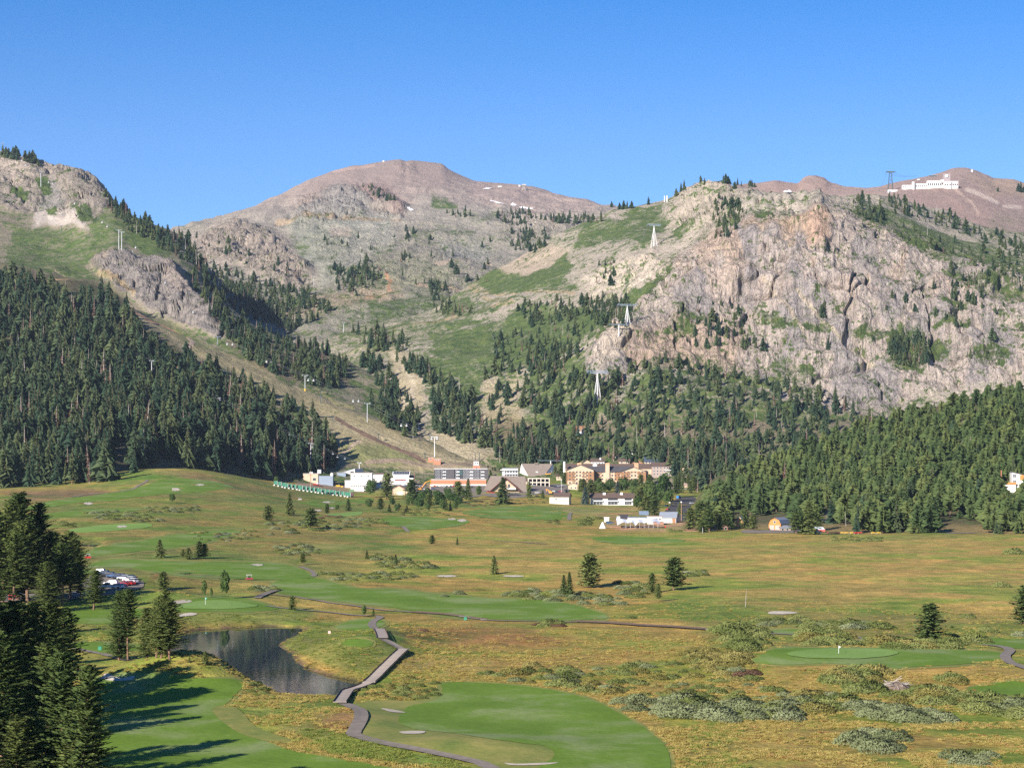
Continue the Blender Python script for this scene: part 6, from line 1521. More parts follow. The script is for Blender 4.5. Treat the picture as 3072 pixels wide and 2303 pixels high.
STEEL = M('galvanised_steel', (.50, .52, .54), .5, .4, .3); PALE = M('pale_white_steel', (.66, .66, .66), .5, .3); DARKSTEEL = M('dark_green_steel', (.06, .085, .085), .6); NAVY = M('navy_panel', (.035, .05, .085)); YELLOW = M('yellow_paint', (.68, .42, .05)); ORANGE = M('orange_machine_paint', (.70, .32, .06)); TENT = M('white_tent_fabric', (.70, .72, .76), .7); GREENSCREEN = M('green_screen_netting', (.045, .17, .115), .8); BLUE = M('blue_paint', (.03, .16, .42), .4); RED = M('red_paint', (.50, .035, .03), .4); BLACK = M('black_rubber', (.02, .02, .022), .8); SOLAR = M('blue_black_solar_glass', (.02, .025, .045), .15, .5); TEAL = M('teal_paint', (.35, .62, .62)); GREYWALL = M('grey_concrete', (.36, .34, .32), .9); BLUEGREY = M('blue_grey_cladding', (.22, .27, .34))

def thing(name, label, cat, loc, rz=0.0, group=None):
    o = bpy.data.objects.new(name, None); o.empty_display_size = .2
    COL.objects.link(o); o.location = loc; o.rotation_euler = (0, 0, math.radians(rz))
    o['label'] = label; o['category'] = cat
    if group: o['group'] = group
    return o
def part(root, name, vq, mat, loc=None, rz=0.0):
    me = raw_mesh(name, vq[0], quads=vq[1]) if not isinstance(vq, bpy.types.Mesh) else vq
    if not isinstance(vq, bpy.types.Mesh): me.materials.append(mat)
    o = bpy.data.objects.new(name, me); COL.objects.link(o); o.parent = root
    if loc is not None: o.location = loc
    if rz: o.rotation_euler = (0, 0, math.radians(rz))
    return o
def ground(px, py, only=None):
    h = hit(px, py, only)
    if h is None: h = vhit(px, py)
    return h[0], h[1], h[2]
B = box_vq
def bx(x0, x1, y0, y1, z0, z1): return B((x0+x1)/2, (y0+y1)/2, (z0+z1)/2, x1-x0, y1-y0, z1-z0)
def poly_vq(verts, faces):
    fs = [tuple(f) if len(f) == 4 else (*f, f[-1]) for f in faces]
    return np.array(verts, float), np.array(fs)
def poly_mesh(name, verts, faces, mat):
    me = raw_mesh(name, np.array(verts, float), faces=[list(f) for f in faces]); me.materials.append(mat); return me
def gable_walls(w, d, h, rh, axis, zb=-3):
    """walls with gable tops; axis 'x': ridge runs along x; facade at y=0, depth to +d"""
    if axis == 'y':
        v = [(-w/2, 0, zb), (w/2, 0, zb), (w/2, d, zb), (-w/2, d, zb), (-w/2, 0, h), (w/2, 0, h), (w/2, d, h), (-w/2, d, h), (0, 0, h+rh), (0, d, h+rh)]
        f = [(0, 1, 5, 8, 4), (1, 2, 6, 5), (2, 3, 7, 9, 6), (3, 0, 4, 7)]
    else:
        v = [(-w/2, 0, zb), (w/2, 0, zb), (w/2, d, zb), (-w/2, d, zb), (-w/2, 0, h), (w/2, 0, h), (w/2, d, h), (-w/2, d, h), (-w/2, d/2, h+rh), (w/2, d/2, h+rh)]
        f = [(0, 1, 5, 4), (1, 2, 6, 9, 5), (2, 3, 7, 6), (3, 0, 4, 8, 7)]
    return v, f
def gable_roof(w, d, h, rh, axis, ov=.6, th=.25):
    if axis == 'y':
        a = w/2+ov; k = rh/(w/2); z0 = h-ov*k
        sec = [(-a, z0+.05), (0, h+rh+.05), (a, z0+.05), (a, z0+th+.1), (0, h+rh+th+.1), (-a, z0+th+.1)]
        v = [(x, -ov, z) for x, z in sec]+[(x, d+ov, z) for x, z in sec]
    else:
        a = d/2+ov; k = rh/(d/2); z0 = h-ov*k
        sec = [(-a, z0+.05), (0, h+rh+.05), (a, z0+.05), (a, z0+th+.1), (0, h+rh+th+.1), (-a, z0+th+.1)]
        v = [(w/2+ov, d/2+y, z) for y, z in sec]+[(-w/2-ov, d/2+y, z) for y, z in sec]
    f = [(0, 1, 7, 6)[::-1], (1, 2, 8, 7)[::-1], (2, 3, 9, 8)[::-1], (3, 4, 10, 9)[::-1], (4, 5, 11, 10)[::-1], (5, 0, 6, 11)[::-1], (0, 5, 4, 1), (1, 4, 3, 2), (6, 7, 10, 11), (7, 8, 9, 10)]
    return v, f
WIN = {}
def window(root, x, y, z, w, h, frame=None, rz=0, name='window', pane=None):
    """a window set 6 cm proud of the wall: pane with a frame as its sub-part"""
    k = (round(w, 2), round(h, 2), (pane or glass()).name)
    if k not in WIN: WIN[k] = mk('window_pane', bx(-w/2, w/2, -.06, .02, -h/2, h/2), pane or glass())
    o = part(root, name, WIN[k], None, (x, y, z), rz)
    if frame is not None:
        kf = ('f', *k, frame.name)
        if kf not in WIN:
            t = .14
            WIN[kf] = mk('window_frame', join([bx(-w/2-t, w/2+t, -.10, 0, h/2, h/2+t), bx(-w/2-t, w/2+t, -.10, 0, -h/2-t, -h/2), bx(-w/2-t, -w/2, -.10, 0, -h/2, h/2), bx(w/2, w/2+t, -.10, 0, -h/2, h/2)]), frame)
        part(o, 'frame', WIN[kf], None)
    return o

def at(px0, px1, py):
    """ground place of a facade seen between two columns, and metres per pixel there"""
    X, Y, Z = ground((px0+px1)/2, py, ['valley', 'massif', 'woodhill', 'pinehill', 'rear', 'central'])
    return (X, Y, Z), Y/F

def block(name, label, cat, px0, px1, py, hpx, depth, wall, roof, rz=0, wins=(), frame=WHITE, roofname='roof', parapet=.5):
    (X, Y, Z), s = at(px0, px1, py)
    w, h = (px1-px0)*s, hpx*s
    r = thing(name, label, cat, (X, Y, Z), rz)
    part(r, 'wall', bx(-w/2, w/2, 0, depth, -4, h), wall)
    part(r, roofname, bx(-w/2-.25, w/2+.25, -.25, depth+.25, h, h+parapet), roof)
    for fx, fz, ww, wh in wins:
        window(r, (fx-.5)*w, 0, fz*h, ww, wh, frame)
    return r, w, h, s

def gabled(name, label, cat, px0, px1, py, hpx, rpx, depth, wall, roof, axis='x', rz=0, wins=(), frame=WHITE, door=None, ov=.7, chim=()):
    (X, Y, Z), s = at(px0, px1, py)
    w, h, rh = (px1-px0)*s, hpx*s, rpx*s
    r = thing(name, label, cat, (X, Y, Z), rz)
    part(r, 'wall', poly_mesh('wall', *gable_walls(w, depth, h, rh, axis), wall), None)
    rf = part(r, 'roof', poly_mesh('roof', *gable_roof(w, depth, h, rh, axis, ov), roof), None)
    for fx, cw, ch in chim: part(rf, 'chimney', bx((fx-.5)*w-cw/2, (fx-.5)*w+cw/2, depth*.25, depth*.25+cw*.8, h, h+rh+ch), WHITE)
    for fx, fz, ww, wh in wins: window(r, (fx-.5)*w, 0, fz*h, ww, wh, frame)
    if door:
        for fx, dw, dh, dm in door: part(r, 'door', bx((fx-.5)*w-dw/2, (fx-.5)*w+dw/2, -.08, .05, 0, dh), dm)
    return r, w, h, s

def grid_wins(nx, nz, x0=.08, x1=.92, z0=.2, z1=.85, w=1.2, h=1.3):
    return [(x, z, w, h) for z in np.linspace(z0, z1, nz) for x in np.linspace(x0, x1, nx)]

# ---------------------------------------------------------------- village
def paved(name, pts, label, mat=None, lift=.18): return lawn(name, pts, mat or M_ROADS, lift, label, (10, 3), .3)
paved('car_park_pavement', [(1236,1470),(1262,1454),(1300,1456),(1300,1452),(1460,1458),(1460,1476),(1420,1492),(1300,1488),(1262,1494),(1240,1488)], 'grey car park in front of the brick podium', M_ASPH)
paved('car_park_pavement', [(1440,1482),(1500,1494),(1580,1490),(1600,1478),(1640,1484),(1700,1480),(1700,1456),(1660,1452),(1600,1458),(1570,1476),(1480,1478)], 'grey car park below the two A-frame lodges', M_ASPH)
paved('village_road', [(1980,1558),(1990,1540),(2010,1515),(2035,1496),(2075,1490),(2090,1500),(2070,1520),(2060,1545),(2075,1560),(2030,1562)], 'village road barred by tree shadows')
paved('yard_road', [(2225,1596),(2240,1590),(2380,1591),(2400,1597),(2330,1599),(2240,1599)], 'asphalt yard before the orange barn', M_ASPH)
paved('lot_road', [(2810,1596),(2840,1580),(2880,1572),(2920,1572),(2960,1588),(2990,1592),(2940,1599),(2860,1600)], 'small car lot at the pine wood edge', M_ASPH)
paved('car_park_pavement', [(190,1800),(230,1768),(280,1722),(330,1720),(420,1742),(432,1756),(400,1772),(330,1784),(260,1792)], 'shaded car park beside the near wood', M_ASPH)
paved('approach_road', [(-80,1790),(60,1782),(200,1786),(240,1776),(250,1792),(120,1802),(0,1806),(-80,1808)], 'road to the car park under the pines', M_ASPH)
paved('service_road', [(905,1452),(960,1448),(1010,1440),(1040,1428),(1050,1432),(1020,1448),(960,1458),(910,1460)], 'dirt service road behind the practice range', M('brown_dirt', (.27, .20, .145), .95))

r, w, h, s = block('utility_building', 'cream flat-roofed utility building with navy annex left of the workshops', 'building', 908, 953, 1446, 25, 11, CREAM, GREYWALL, wins=[(.75, .35, 3, 2.4)])
part(r, 'annex', bx(w/2+.05, w/2+14, 1, 9, -4, h*.75), BLUEGREY); part(r, 'rooftop_unit', bx(w/2-1, w/2+2.5, 3, 6, h+.4, h+4.0), STEEL); part(r, 'rooftop_unit', bx(-w*.1, w*.12, 3, 6, h+.5, h+1.8), STEEL)
(X, Y, Z), s = at(1020, 1062, 1427); w = 42*s
r = thing('sloped_building', 'white lift building with steep single-pitch roof and dark side wall', 'building', (X, Y+6, Z), 6)
part(r, 'wall', poly_mesh('wall', [(-w/2, 0, -4), (w/2, 0, -4), (w/2, 9, -4), (-w/2, 9, -4), (-w/2, 0, 9*s), (w/2, 0, 22*s), (w/2, 9, 22*s), (-w/2, 9, 9*s)], [(0, 1, 5, 4), (1, 2, 6, 5), (2, 3, 7, 6), (3, 0, 4, 7)], WHITE), None)
part(r, 'roof', poly_mesh('roof', [(-w/2-.4, -.4, 9*s+.02), (w/2+.3, -.4, 22*s+.12), (w/2+.3, 9.4, 22*s+.12), (-w/2-.4, 9.4, 9*s+.02), (-w/2-.4, -.4, 9*s+.32), (w/2+.3, -.4, 22*s+.42), (w/2+.3, 9.4, 22*s+.42), (-w/2-.4, 9.4, 9*s+.32)], [(0, 3, 2, 1), (4, 5, 6, 7), (0, 1, 5, 4), (1, 2, 6, 5), (2, 3, 7, 6), (3, 0, 4, 7)], GREYROOF), None)
part(r, 'side_wing', bx(w/2+.05, w/2+8, .5, 8.5, -4, 21*s), NAVY); window(r, w*.3, 0, 9*s, 3.4, 3); window(r, -w*.1, 0, 6*s, 1, 1); window(r, -w*.3, 0, 5*s, 1, 1)
block('storage_shed', 'low blue-grey shed beside the white lift building', 'shed', 1010, 1036, 1428, 10, 6, BLUEGREY, GREYROOF)
(X, Y, Z), s = at(990, 999, 1427)
r = thing('dome_tank', 'small white domed tank above the service road', 'tank', (X, Y, Z))
a_ = np.linspace(0, 1, 7); rr = 5*s
part(r, 'body', tube_arrays([(0, 0, -1), (0, 0, 5*s)], [rr, rr], 12), WHITE); part(r, 'dome', tube_arrays([(0, 0, 5*s+rr*.9*math.sin(t*1.5)) for t in a_], [rr*math.cos(t*1.5)+.01 for t in a_], 12), WHITE)
r, w, h, s = block('workshop', 'tall white two-storey workshop with three small top windows', 'building', 1050, 1114, 1470, 51, 16, WHITE, GREYWALL, wins=[(.17, .83, 1.5, .8), (.5, .83, 1.5, .8), (.82, .83, 1.5, .8)])
part(r, 'band', bx(-w/2-.05, w/2+.05, -.12, 0, h*.58, h*.60), GREYWALL); part(r, 'door', bx(w*.08, w*.3, -.1, .05, 4, h*.52), M('off_white_door', (.62, .62, .62))); part(r, 'door', bx(-w*.2, 0, -.1, .05, 4, h*.52), M('off_white_door', (.62, .62, .62)))
r, w, h, s = block('workshop', 'lower white workshop wing with two top vents', 'building', 1116, 1156, 1462, 38, 15, WHITE, GREYWALL, wins=[(.2, .86, 1.2, .7), (.68, .86, 1.2, .7)])
part(r, 'door', bx(w*.05, w*.4, -.1, .05, 3, h*.62), GREYWALL)
block('white_container', 'white box store in front of the tall workshop', 'container', 1033, 1052, 1462, 20, 6, WHITE, PALE, rz=-8)
r, w, h, s = block('annex_building', 'low white annex with a row of dark openings', 'building', 1051, 1090, 1473, 17, 5, WHITE, GREYWALL)
for i in range(6): window(r, (-.42+.17*i)*w, 0, h*.85, 1.2, .8)
r, w, h, s = gabled('solar_building', 'white building with a roof of dark solar panels', 'building', 1180, 1228, 1436, 12, 9, 12, WHITE, PALE)
for i in range(10): part(r, 'solar_panel', poly_mesh('solar_panel', [(-w/2+w*i/10+.1, .3, h+.55), (-w/2+w*(i+1)/10-.1, .3, h+.55), (-w/2+w*(i+1)/10-.1, 5.6, h+8.4*s+.45), (-w/2+w*i/10+.1, 5.6, h+8.4*s+.45)], [(0, 1, 2, 3)], SOLAR), None)
r, w, h, s = block('long_shed', 'long low white shed behind the tan garage', 'shed', 1160, 1240, 1455, 20, 9, WHITE, PALE, rz=-3)
part(r, 'canopy', bx(-w*.2, w*.2, -1.4, -.05, h*.8, h*.88), RED)
r, w, h, s = gabled('garage', 'tan gabled garage with one white door by the car park', 'garage', 1177, 1216, 1484, 17, 10, 11, TAN, M('tan_roofing', (.34, .22, .15)), 'y', rz=-14, door=[(.62, 4.6, 3.0, WHITE)])
part(r, 'wing', bx(w/2+.05, w/2+5, 1, 9, -3, h*.9), TAN)
# dark apartment block on a brick podium
r, w, h, s = block('podium', 'orange brick podium with white plinth under the dark apartments', 'building', 1293, 1458, 1457, 19, 26, BRICK, GREYWALL)
part(r, 'plinth', bx(-w/2-.1, w/2+.1, -.15, .05, -3, 1.6), WHITE); part(r, 'trim', bx(-w/2-.15, w/2+.15, -.2, .05, h-.3, h+.05), PALE)
(X, Y, Z), s = at(1300, 1458, 1457); w = 158*s
r = thing('apartment_block', 'charcoal three-storey apartment block with white balconies', 'building', (X+.5, Y+7, Z+19*s))
part(r, 'wall', bx(-w/2, w/2, 0, 16, .5, 31*s), CHAR); part(r, 'roof', bx(-w/2-.5, w/2+.5, -.6, 16.5, 31*s, 31*s+.7), M('pale_roof_edge', (.55, .53, .54)))
for i, xf in enumerate((-.40, -.19, -.02, .17, .35, .46)):
    part(r, 'bay', bx(w*xf-3.6, w*xf+3.6, -1.1, -.02, .6, 30*s), M('graphite_cladding', (.085, .08, .085))) if i in (1, 3, 5) else None
for zf in (.22, .52, .82):
    for xf in (-.46, -.41, -.35, -.27, -.23, -.19, -.13, -.08, .07, .12, .17, .23, .28, .33, .39, .44, .48):
        window(r, w*xf, -.02 if abs(xf-.18) > .06 else -1.1, zf*31*s, 1.5, 1.5, PALE)
    for xf in (-.31, -.05, .205, .42): part(r, 'balcony', bx(w*xf-1.6, w*xf+1.6, -1.3, -.05, zf*31*s-1.3, zf*31*s-.3), PALE)
part(r, 'screen_panel', bx(-.09*w+2, .06*w-1, -.4, -.03, 12*s, 29*s), M('dark_teal_panel', (.05, .085, .09)))
r, w, h, s = block('control_tower', 'small red brick lift house with white cab above the apartments', 'building', 1421, 1443, 1412, 15, 6, BRICK, GREYWALL)
part(r, 'cab', bx(-3, 2.2, .5, 5.5, h+.55, h+4.4), WHITE); part(r, 'cab_roof', bx(-3.3, 2.5, .2, 5.8, h+4.45, h+4.8), GREYROOF); window(r, -1.4, .5, h+2.8, 1.2, 1.2); window(r, .8, .5, h+2.8, 1.2, 1.2); window(r, 0, 0, h*.5, 1.3, 2)
block('brick_hut', 'smaller orange lift hut at the foot of the ski run', 'hut', 1285, 1300, 1386, 13, 4, BRICK, M('pink_roof', (.55, .38, .33)), wins=[(.5, .7, 1.6, 1.2)])
block('brick_hut', 'larger orange lift hut at the foot of the ski run', 'hut', 1302, 1323, 1393, 15, 5, BRICK, M('pink_roof', (.55, .38, .33)), wins=[(.25, .8, 1.2, 1.0), (.55, .8, 1.2, 1.0), (.82, .8, 1.2, 1.0)])
# brown A-frame
(X, Y, Z), s = at(1466, 1568, 1476)
r = thing('frame_lodge', 'low brown A-frame lodge with roof sweeping to the ground', 'lodge', (X, Y, Z))
W2 = 51*s; H = 45*s
part(r, 'roof', poly_mesh('roof', [(-70*s, 9, -1.5), (66*s, 9, -1.5), (60*s, 20, 47*s), (-45*s, 20, 49*s), (66*s, 32, -1.5), (-66*s, 32, -1.5)], [(0, 1, 2, 3), (1, 4, 2), (4, 5, 3, 2), (5, 0, 3)], SHINGLE), None)
part(r, 'gable_roof', poly_mesh('gable_roof', [(-W2, -2, 0), (0, -2, H), (0, 20, H), (-W2, 20, 0), (W2, -2, 0), (W2, 20, 0), (-W2, -2, -.6), (0, -2, H-.7), (W2, -2, -.6)], [(0, 1, 2, 3), (1, 4, 5, 2), (6, 7, 1, 0), (7, 8, 4, 1)], SHINGLE), None)
part(r, 'wall', poly_mesh('wall', [(-W2*.86, 1.5, -2), (W2*.86, 1.5, -2), (W2*.80, 1.5, .1*H), (0, 1.5, H*.90), (-W2*.80, 1.5, .1*H)], [(0, 1, 2, 3, 4)], TAN), None)
part(r, 'fascia', join([tube_arrays([(-W2, -2.1, -.3), (0, -2.1, H-.35)], [.35, .35], 4), tube_arrays([(0, -2.1, H-.35), (W2, -2.1, -.3)], [.35, .35], 4)]), M('dark_red_trim', (.20, .09, .07)))
part(r, 'canopy', bx(0, W2*.62, -3, 1.4, 2.6, 4.2), WHITE); window(r, W2*.22, 1.5, H*.42, 2.0, 3.0); window(r, -W2*.3, 1.5, 1.2, 3.6, 2.2)
# grey prow lodge
(X, Y, Z), s = at(1584, 1626, 1432)
Z += 0
r = thing('prow_lodge', 'tall grey-roofed A-frame lodge with flaring glazed gable ends', 'lodge', (X, Y+4, Z))
def lx(p_): return (p_-1605)*s
v = [(lx(1584), 0, 0), (lx(1626), 0, 0), (lx(1656), 12, 40*s), (lx(1561), 12, 41*s), (lx(1640), 26, 0), (lx(1570), 26, 0), (lx(1672), 12, 0), (lx(1553), 12, 0)]
part(r, 'roof', poly_mesh('roof', [(x*1.0, y-.3, z+.3) for x, y, z in v[:6]], [(0, 1, 2, 3), (4, 5, 3, 2)], SHINGLE), None)
part(r, 'end_wall', poly_mesh('end_wall', [v[0], v[3], v[7], (v[0][0], 0, -5), (v[7][0], 12, -5)], [(0, 1, 2), (3, 0, 2, 4)], WHITE), None)
part(r, 'end_wall', poly_mesh('end_wall', [v[1], v[2], v[6], (v[1][0], 0, -5), (v[6][0], 12, -5)], [(1, 0, 2), (0, 3, 4, 2)], M('shaded_blue_glazing', (.10, .13, .19), .2, .5)), None)  # right glazed end: its navy shade is put into the colour
part(r, 'wall', bx(lx(1588), lx(1622), .6, 24, -6, .4), GREYWALL)
for i in range(4):
    t = .15+.2*i; part(r, 'mullion', tube_arrays([(v[0][0]+(v[7][0]-v[0][0])*t, -.1+12*t, 0), (v[0][0]+(v[7][0]-v[0][0])*t+(v[3][0]-v[7][0])*.0, -.1+12*t, 41*s*t)], [.15, .15], 4), STEEL)
    part(r, 'mullion', tube_arrays([(v[1][0]+(v[6][0]-v[1][0])*t, -.1+12*t, 0), (v[1][0]+(v[6][0]-v[1][0])*t, -.1+12*t, 40*s*t)], [.15, .15], 4), STEEL)
part(r, 'orange_banner', bx(lx(1633), lx(1650), 2, 2.3, -1, 12*s), ORANGE); part(r, 'cupola', bx(lx(1600), lx(1612), 10, 13, 40*s, 44*s), SHINGLE); part(r, 'roof_vent', bx(lx(1604), lx(1611), 4, 5, 15*s, 18*s), PALE)
(X, Y, Z), s = at(1584, 1650, 1457); w = 66*s
r = thing('terrace', 'cream columned terrace below the grey prow lodge', 'terrace', (X, Y, Z))
for zf in (0, 12*s): 
    part(r, 'deck', bx(-w/2, w/2, -.3, 7, zf+9*s, zf+11.5*s), M('pale_concrete', (.60, .54, .46)))
    part(r, 'back_wall', bx(-w/2+.5, w/2-.5, 6, 6.6, zf-3 if zf == 0 else zf+.05, zf+9*s-.02), CHAR)
    for i in range(6): part(r, 'column', bx(-w/2+.2+i*(w-1)/5, -w/2+1.0+i*(w-1)/5, -.2, .8, zf-3 if zf == 0 else zf, zf+9*s), M('pale_concrete', (.60, .54, .46)))
r, w, h, s = block('balcony_building', 'white balconied building left of the grey prow lodge', 'building', 1508, 1556, 1436, 32, 10, M('shadow_grey_wall', (.40, .42, .45)), DARKROOF, wins=grid_wins(5, 2, .2, .9, .35, .65, 1.8, 1.6))
part(r, 'balcony', bx(-w/2-2, w/2, -1.6, -.05, h*.80, h*.88), WHITE); part(r, 'balcony', bx(-w/2+2, w/2, -1.6, -.05, h*.45, h*.5), PALE); part(r, 'post', bx(-w*.34, -w*.31, -1.5, -1.2, -2, h*.8), WHITE)
# gabled village hotel
(X, Y, Z), s = at(1700, 1940, 1456)
r = thing('village_hotel', 'big cream and timber hotel with gabled dark roofs and brick chimneys', 'hotel', (X, Y, Z))
def hx(p_): return (p_-1820)*s
def hwing(x0, x1, y0, d, hpx, rpx, axis, wall=CREAM, roof=DARKROOF):
    w = hx(x1)-hx(x0); cx = (hx(x0)+hx(x1))/2
    v, f = gable_walls(w, d, hpx*s, rpx*s, axis, -4); part(r, 'wall', poly_mesh('wall', [(a+cx, b+y0, c_) for a, b, c_ in v], f, wall), None)
    v, f = gable_roof(w, d, hpx*s, rpx*s, axis, 1.0, .35); rf = part(r, 'roof', poly_mesh('roof', [(a+cx, b+y0, c_) for a, b, c_ in v], f, roof), None)
    return rf
hwing(1702, 1782, 0, 22, 46, 16, 'y'); hwing(1866, 1938, 0, 22, 42, 13, 'y'); hwing(1770, 1890, 9, 16, 42, 14, 'x'); hwing(1700, 1780, 24, 14, 52, 12, 'x', CREAM, BROWNROOF); hwing(1800, 1965, 26, 14, 52, 12, 'x', CREAM, BROWNROOF)
for cxp in (1740, 1825, 1912): part(r, 'chimney', bx(hx(cxp)-2.1, hx(cxp)+2.1, 8, 10.4, 40*s, 68*s), M('tan_brick', (.48, .30, .18)))
part(r, 'tower', bx(hx(1819), hx(1831), 7.2, 9.5, -3, 62*s), CREAM); part(r, 'white_chimney', bx(hx(1692), hx(1698), 14, 16, 0, 72*s), WHITE)
for x0, x1, y0 in ((1706, 1778, 0), (1870, 1934, 0), (1785, 1864, 9)):
    n = int((x1-x0)/9.2)
    for j, zf in enumerate((8, 19, 30, 40)):
        for i in range(n):
            xx = hx(x0+(i+.5)*(x1-x0)/n)
            if y0 == 9 and 1816 < x0+(i+.5)*(x1-x0)/n < 1834: continue
            window(r, xx, y0, zf*s, 1.5, 1.5, TIMBER)
            if (i % 3 == 1) and j: part(r, 'balcony', bx(xx-1.9, xx+1.9, y0-1.0, y0-.12, zf*s-1.4, zf*s-.5), TIMBER)
for a_, b_, y_ in ((1702, 1722, 0), (1764, 1782, 0), (1866, 1886, 0), (1920, 1938, 0), (1786, 1800, 9), (1846, 1864, 9)): part(r, 'timber_panel', bx(hx(a_)+.1, hx(b_)-.1, y_-.04, y_+.02, 14*s, 41*s), TIMBER)
for x0 in (1702, 1724, 1760, 1782, 1866, 1889, 1918, 1938): part(r, 'post', bx(hx(x0)-.35, hx(x0)+.35, -.35, -.02, -3, 42*s), TIMBER)
part(r, 'gable_truss', bx(hx(1884), hx(1920), -.25, -.05, 40.5*s, 42*s), TIMBER)
r, w, h, s = gabled('hotel_wing', 'shaded grey-brown hotel wing right of the big hotel', 'hotel', 1957, 2020, 1430, 32, 10, 12, M('shaded_grey_brown_wall', (.33, .26, .22)), BROWNROOF, 'x', wins=grid_wins(6, 3, .1, .9, .25, .85, 1.3, 1.6), frame=PALE)  # wing stands in shade, and the wall colour carries that shade
for zf in (.4, .7): part(r, 'balcony', bx(w*.1, w*.48, -1.4, -.05, h*zf-1.2, h*zf-.4), PALE)
r, w, h, s = gabled('rear_house', 'white house with brown gables behind the big hotel', 'house', 1775, 1815, 1398, 14, 8, 10, WHITE, BROWNROOF, 'x', wins=grid_wins(4, 1, .15, .85, .6, .6), chim=[(.7, 1.6, 1.2)])
gabled('rear_house', 'house with navy metal roof behind the big hotel', 'house', 1934, 1984, 1392, 8, 17, 14, CREAM, M('navy_roofing', (.06, .08, .115), .5, .3), 'x', wins=grid_wins(5, 1, .1, .9, .5, .5))
gabled('rear_house', 'little white house in the trees above the hotel', 'house', 1840, 1856, 1372, 7, 5, 6, WHITE, BROWNROOF, 'x', wins=[(.3, .5, 1.2, 1.2), (.7, .5, 1.2, 1.2)])
r, w, h, s = block('hillside_house', 'brown timber house with white base on the slope below the tallest lift mast', 'house', 1728, 1764, 1302, 24, 9, TIMBER, M('red_brown_roof', (.19, .09, .065)), rz=8, wins=[(.2, .55, 2, 1.6), (.5, .55, 2, 1.6), (.8, .55, 2, 1.6)])
part(r, 'base_wall', bx(-w/2-.1, w*.1, -.15, 0, -3, h*.35), PALE)
gabled('rear_house', 'pale house half hidden in the pines behind the hotel', 'house', 1884, 1897, 1362, 8, 5, 6, PALE, BROWNROOF, 'y', wins=[(.5, .5, 1.4, 1.4)])
for px0, px1, py, hp, rp, ax, wl, lb in ((1466, 1494, 1452, 14, 10, 'x', TAN, 'tan house with brown roof left of the brown A-frame'), (1748, 1772, 1400, 12, 9, 'y', TAN, 'tan gabled house behind the left end of the big hotel'), (1858, 1890, 1392, 9, 8, 'x', CREAM, 'cream house with long brown roof behind the hotel chimneys'), (1895, 1928, 1396, 8, 9, 'y', TIMBER, 'timber gabled house behind the right hotel gable'), (1988, 2014, 1398, 10, 8, 'x', PALE, 'pale house with brown roof above the hotel wing'), (2036, 2062, 1420, 10, 8, 'y', TAN, 'tan gabled house in the pines right of the hotel wing'), (1128, 1150, 1432, 8, 6, 'x', WHITE, 'small white house behind the lower workshop wing'), (1556, 1582, 1452, 10, 6, 'x', TAN, 'low tan house left of the columned terrace'), (1668, 1690, 1440, 12, 7, 'x', CREAM, 'cream house between prow lodge and hotel'), (2128, 2150, 1590, 9, 7, 'x', TIMBER, 'brown cabin at the meadow edge of the pine wood'), (2158, 2182, 1589, 8, 7, 'y', M('maroon_wall', (.22, .09, .07)), 'maroon cabin beside the brown cabin at the wood edge')):
    gabled('village_house', lb, 'house', px0, px1, py, hp, rp, 8, wl, BROWNROOF, ax, wins=[(.25, .55, 1.3, 1.3), (.7, .55, 1.3, 1.3)])
# motel
r, w, h, s = gabled('motel', 'two-storey white motel with brown roof and two white chimneys', 'motel', 1772, 1898, 1515, 24, 11, 11, WHITE, BROWNROOF, 'x', ov=1.4, chim=[(.32, 2.4, .8), (.73, 2.4, .8)])
for i, (a, b) in enumerate(((.06, .28), (.40, .64), (.80, .97))):
    for zf, hh in ((.25, 2.2), (.76, 2.0)):
        part(r, 'recess', bx((a-.5)*w, (b-.5)*w, -.07, .02, h*zf-hh/2, h*zf+hh/2), glass())
    part(r, 'balcony', bx((a-.5)*w-.3, (b-.5)*w+.3, -1.5, -.1, h*.47, h*.60), PALE)
    for k in range(4): part(r, 'mullion', bx((a-.5)*w+(b-a)*w*k/3.2, (a-.5)*w+(b-a)*w*k/3.2+.18, -.14, -.075, h*.06, h*.42), PALE)
r, w, h, s = gabled('cottage', 'cream cottage with brown roof beside the blue spruces', 'cottage', 1662, 1708, 1512, 23, 10, 10, M('pale_cream_wall', (.58, .54, .44)), BROWNROOF, 'x', rz=-12, wins=[(.15, .7, 1.2, 1.4)], frame=PALE)
part(r, 'band', bx(-w/2-.05, w/2+.05, -.1, .01, h*.45, h*.49), BROWNROOF)
part(r, 'porch', bx(-w/2-4, -w/2-.05, 1, 8, -2, h*.9), M('porch_wall', (.50, .47, .40)))
gabled('kiosk', 'small cream gabled building in front of the hotel', 'building', 1704, 1735, 1468, 13, 6, 7, CREAM, M('pale_brown_roof', (.33, .24, .18)), 'y', rz=-10, wins=[(.3, .4, 1.6, 1.4), (.7, .4, 1.6, 1.4)])
gabled('bus_shelter', 'low brown roof in the trees right of the road', 'shelter', 2045, 2068, 1462, 8, 6, 6, TAN, M('pinkish_roof', (.42, .30, .27)), 'x')

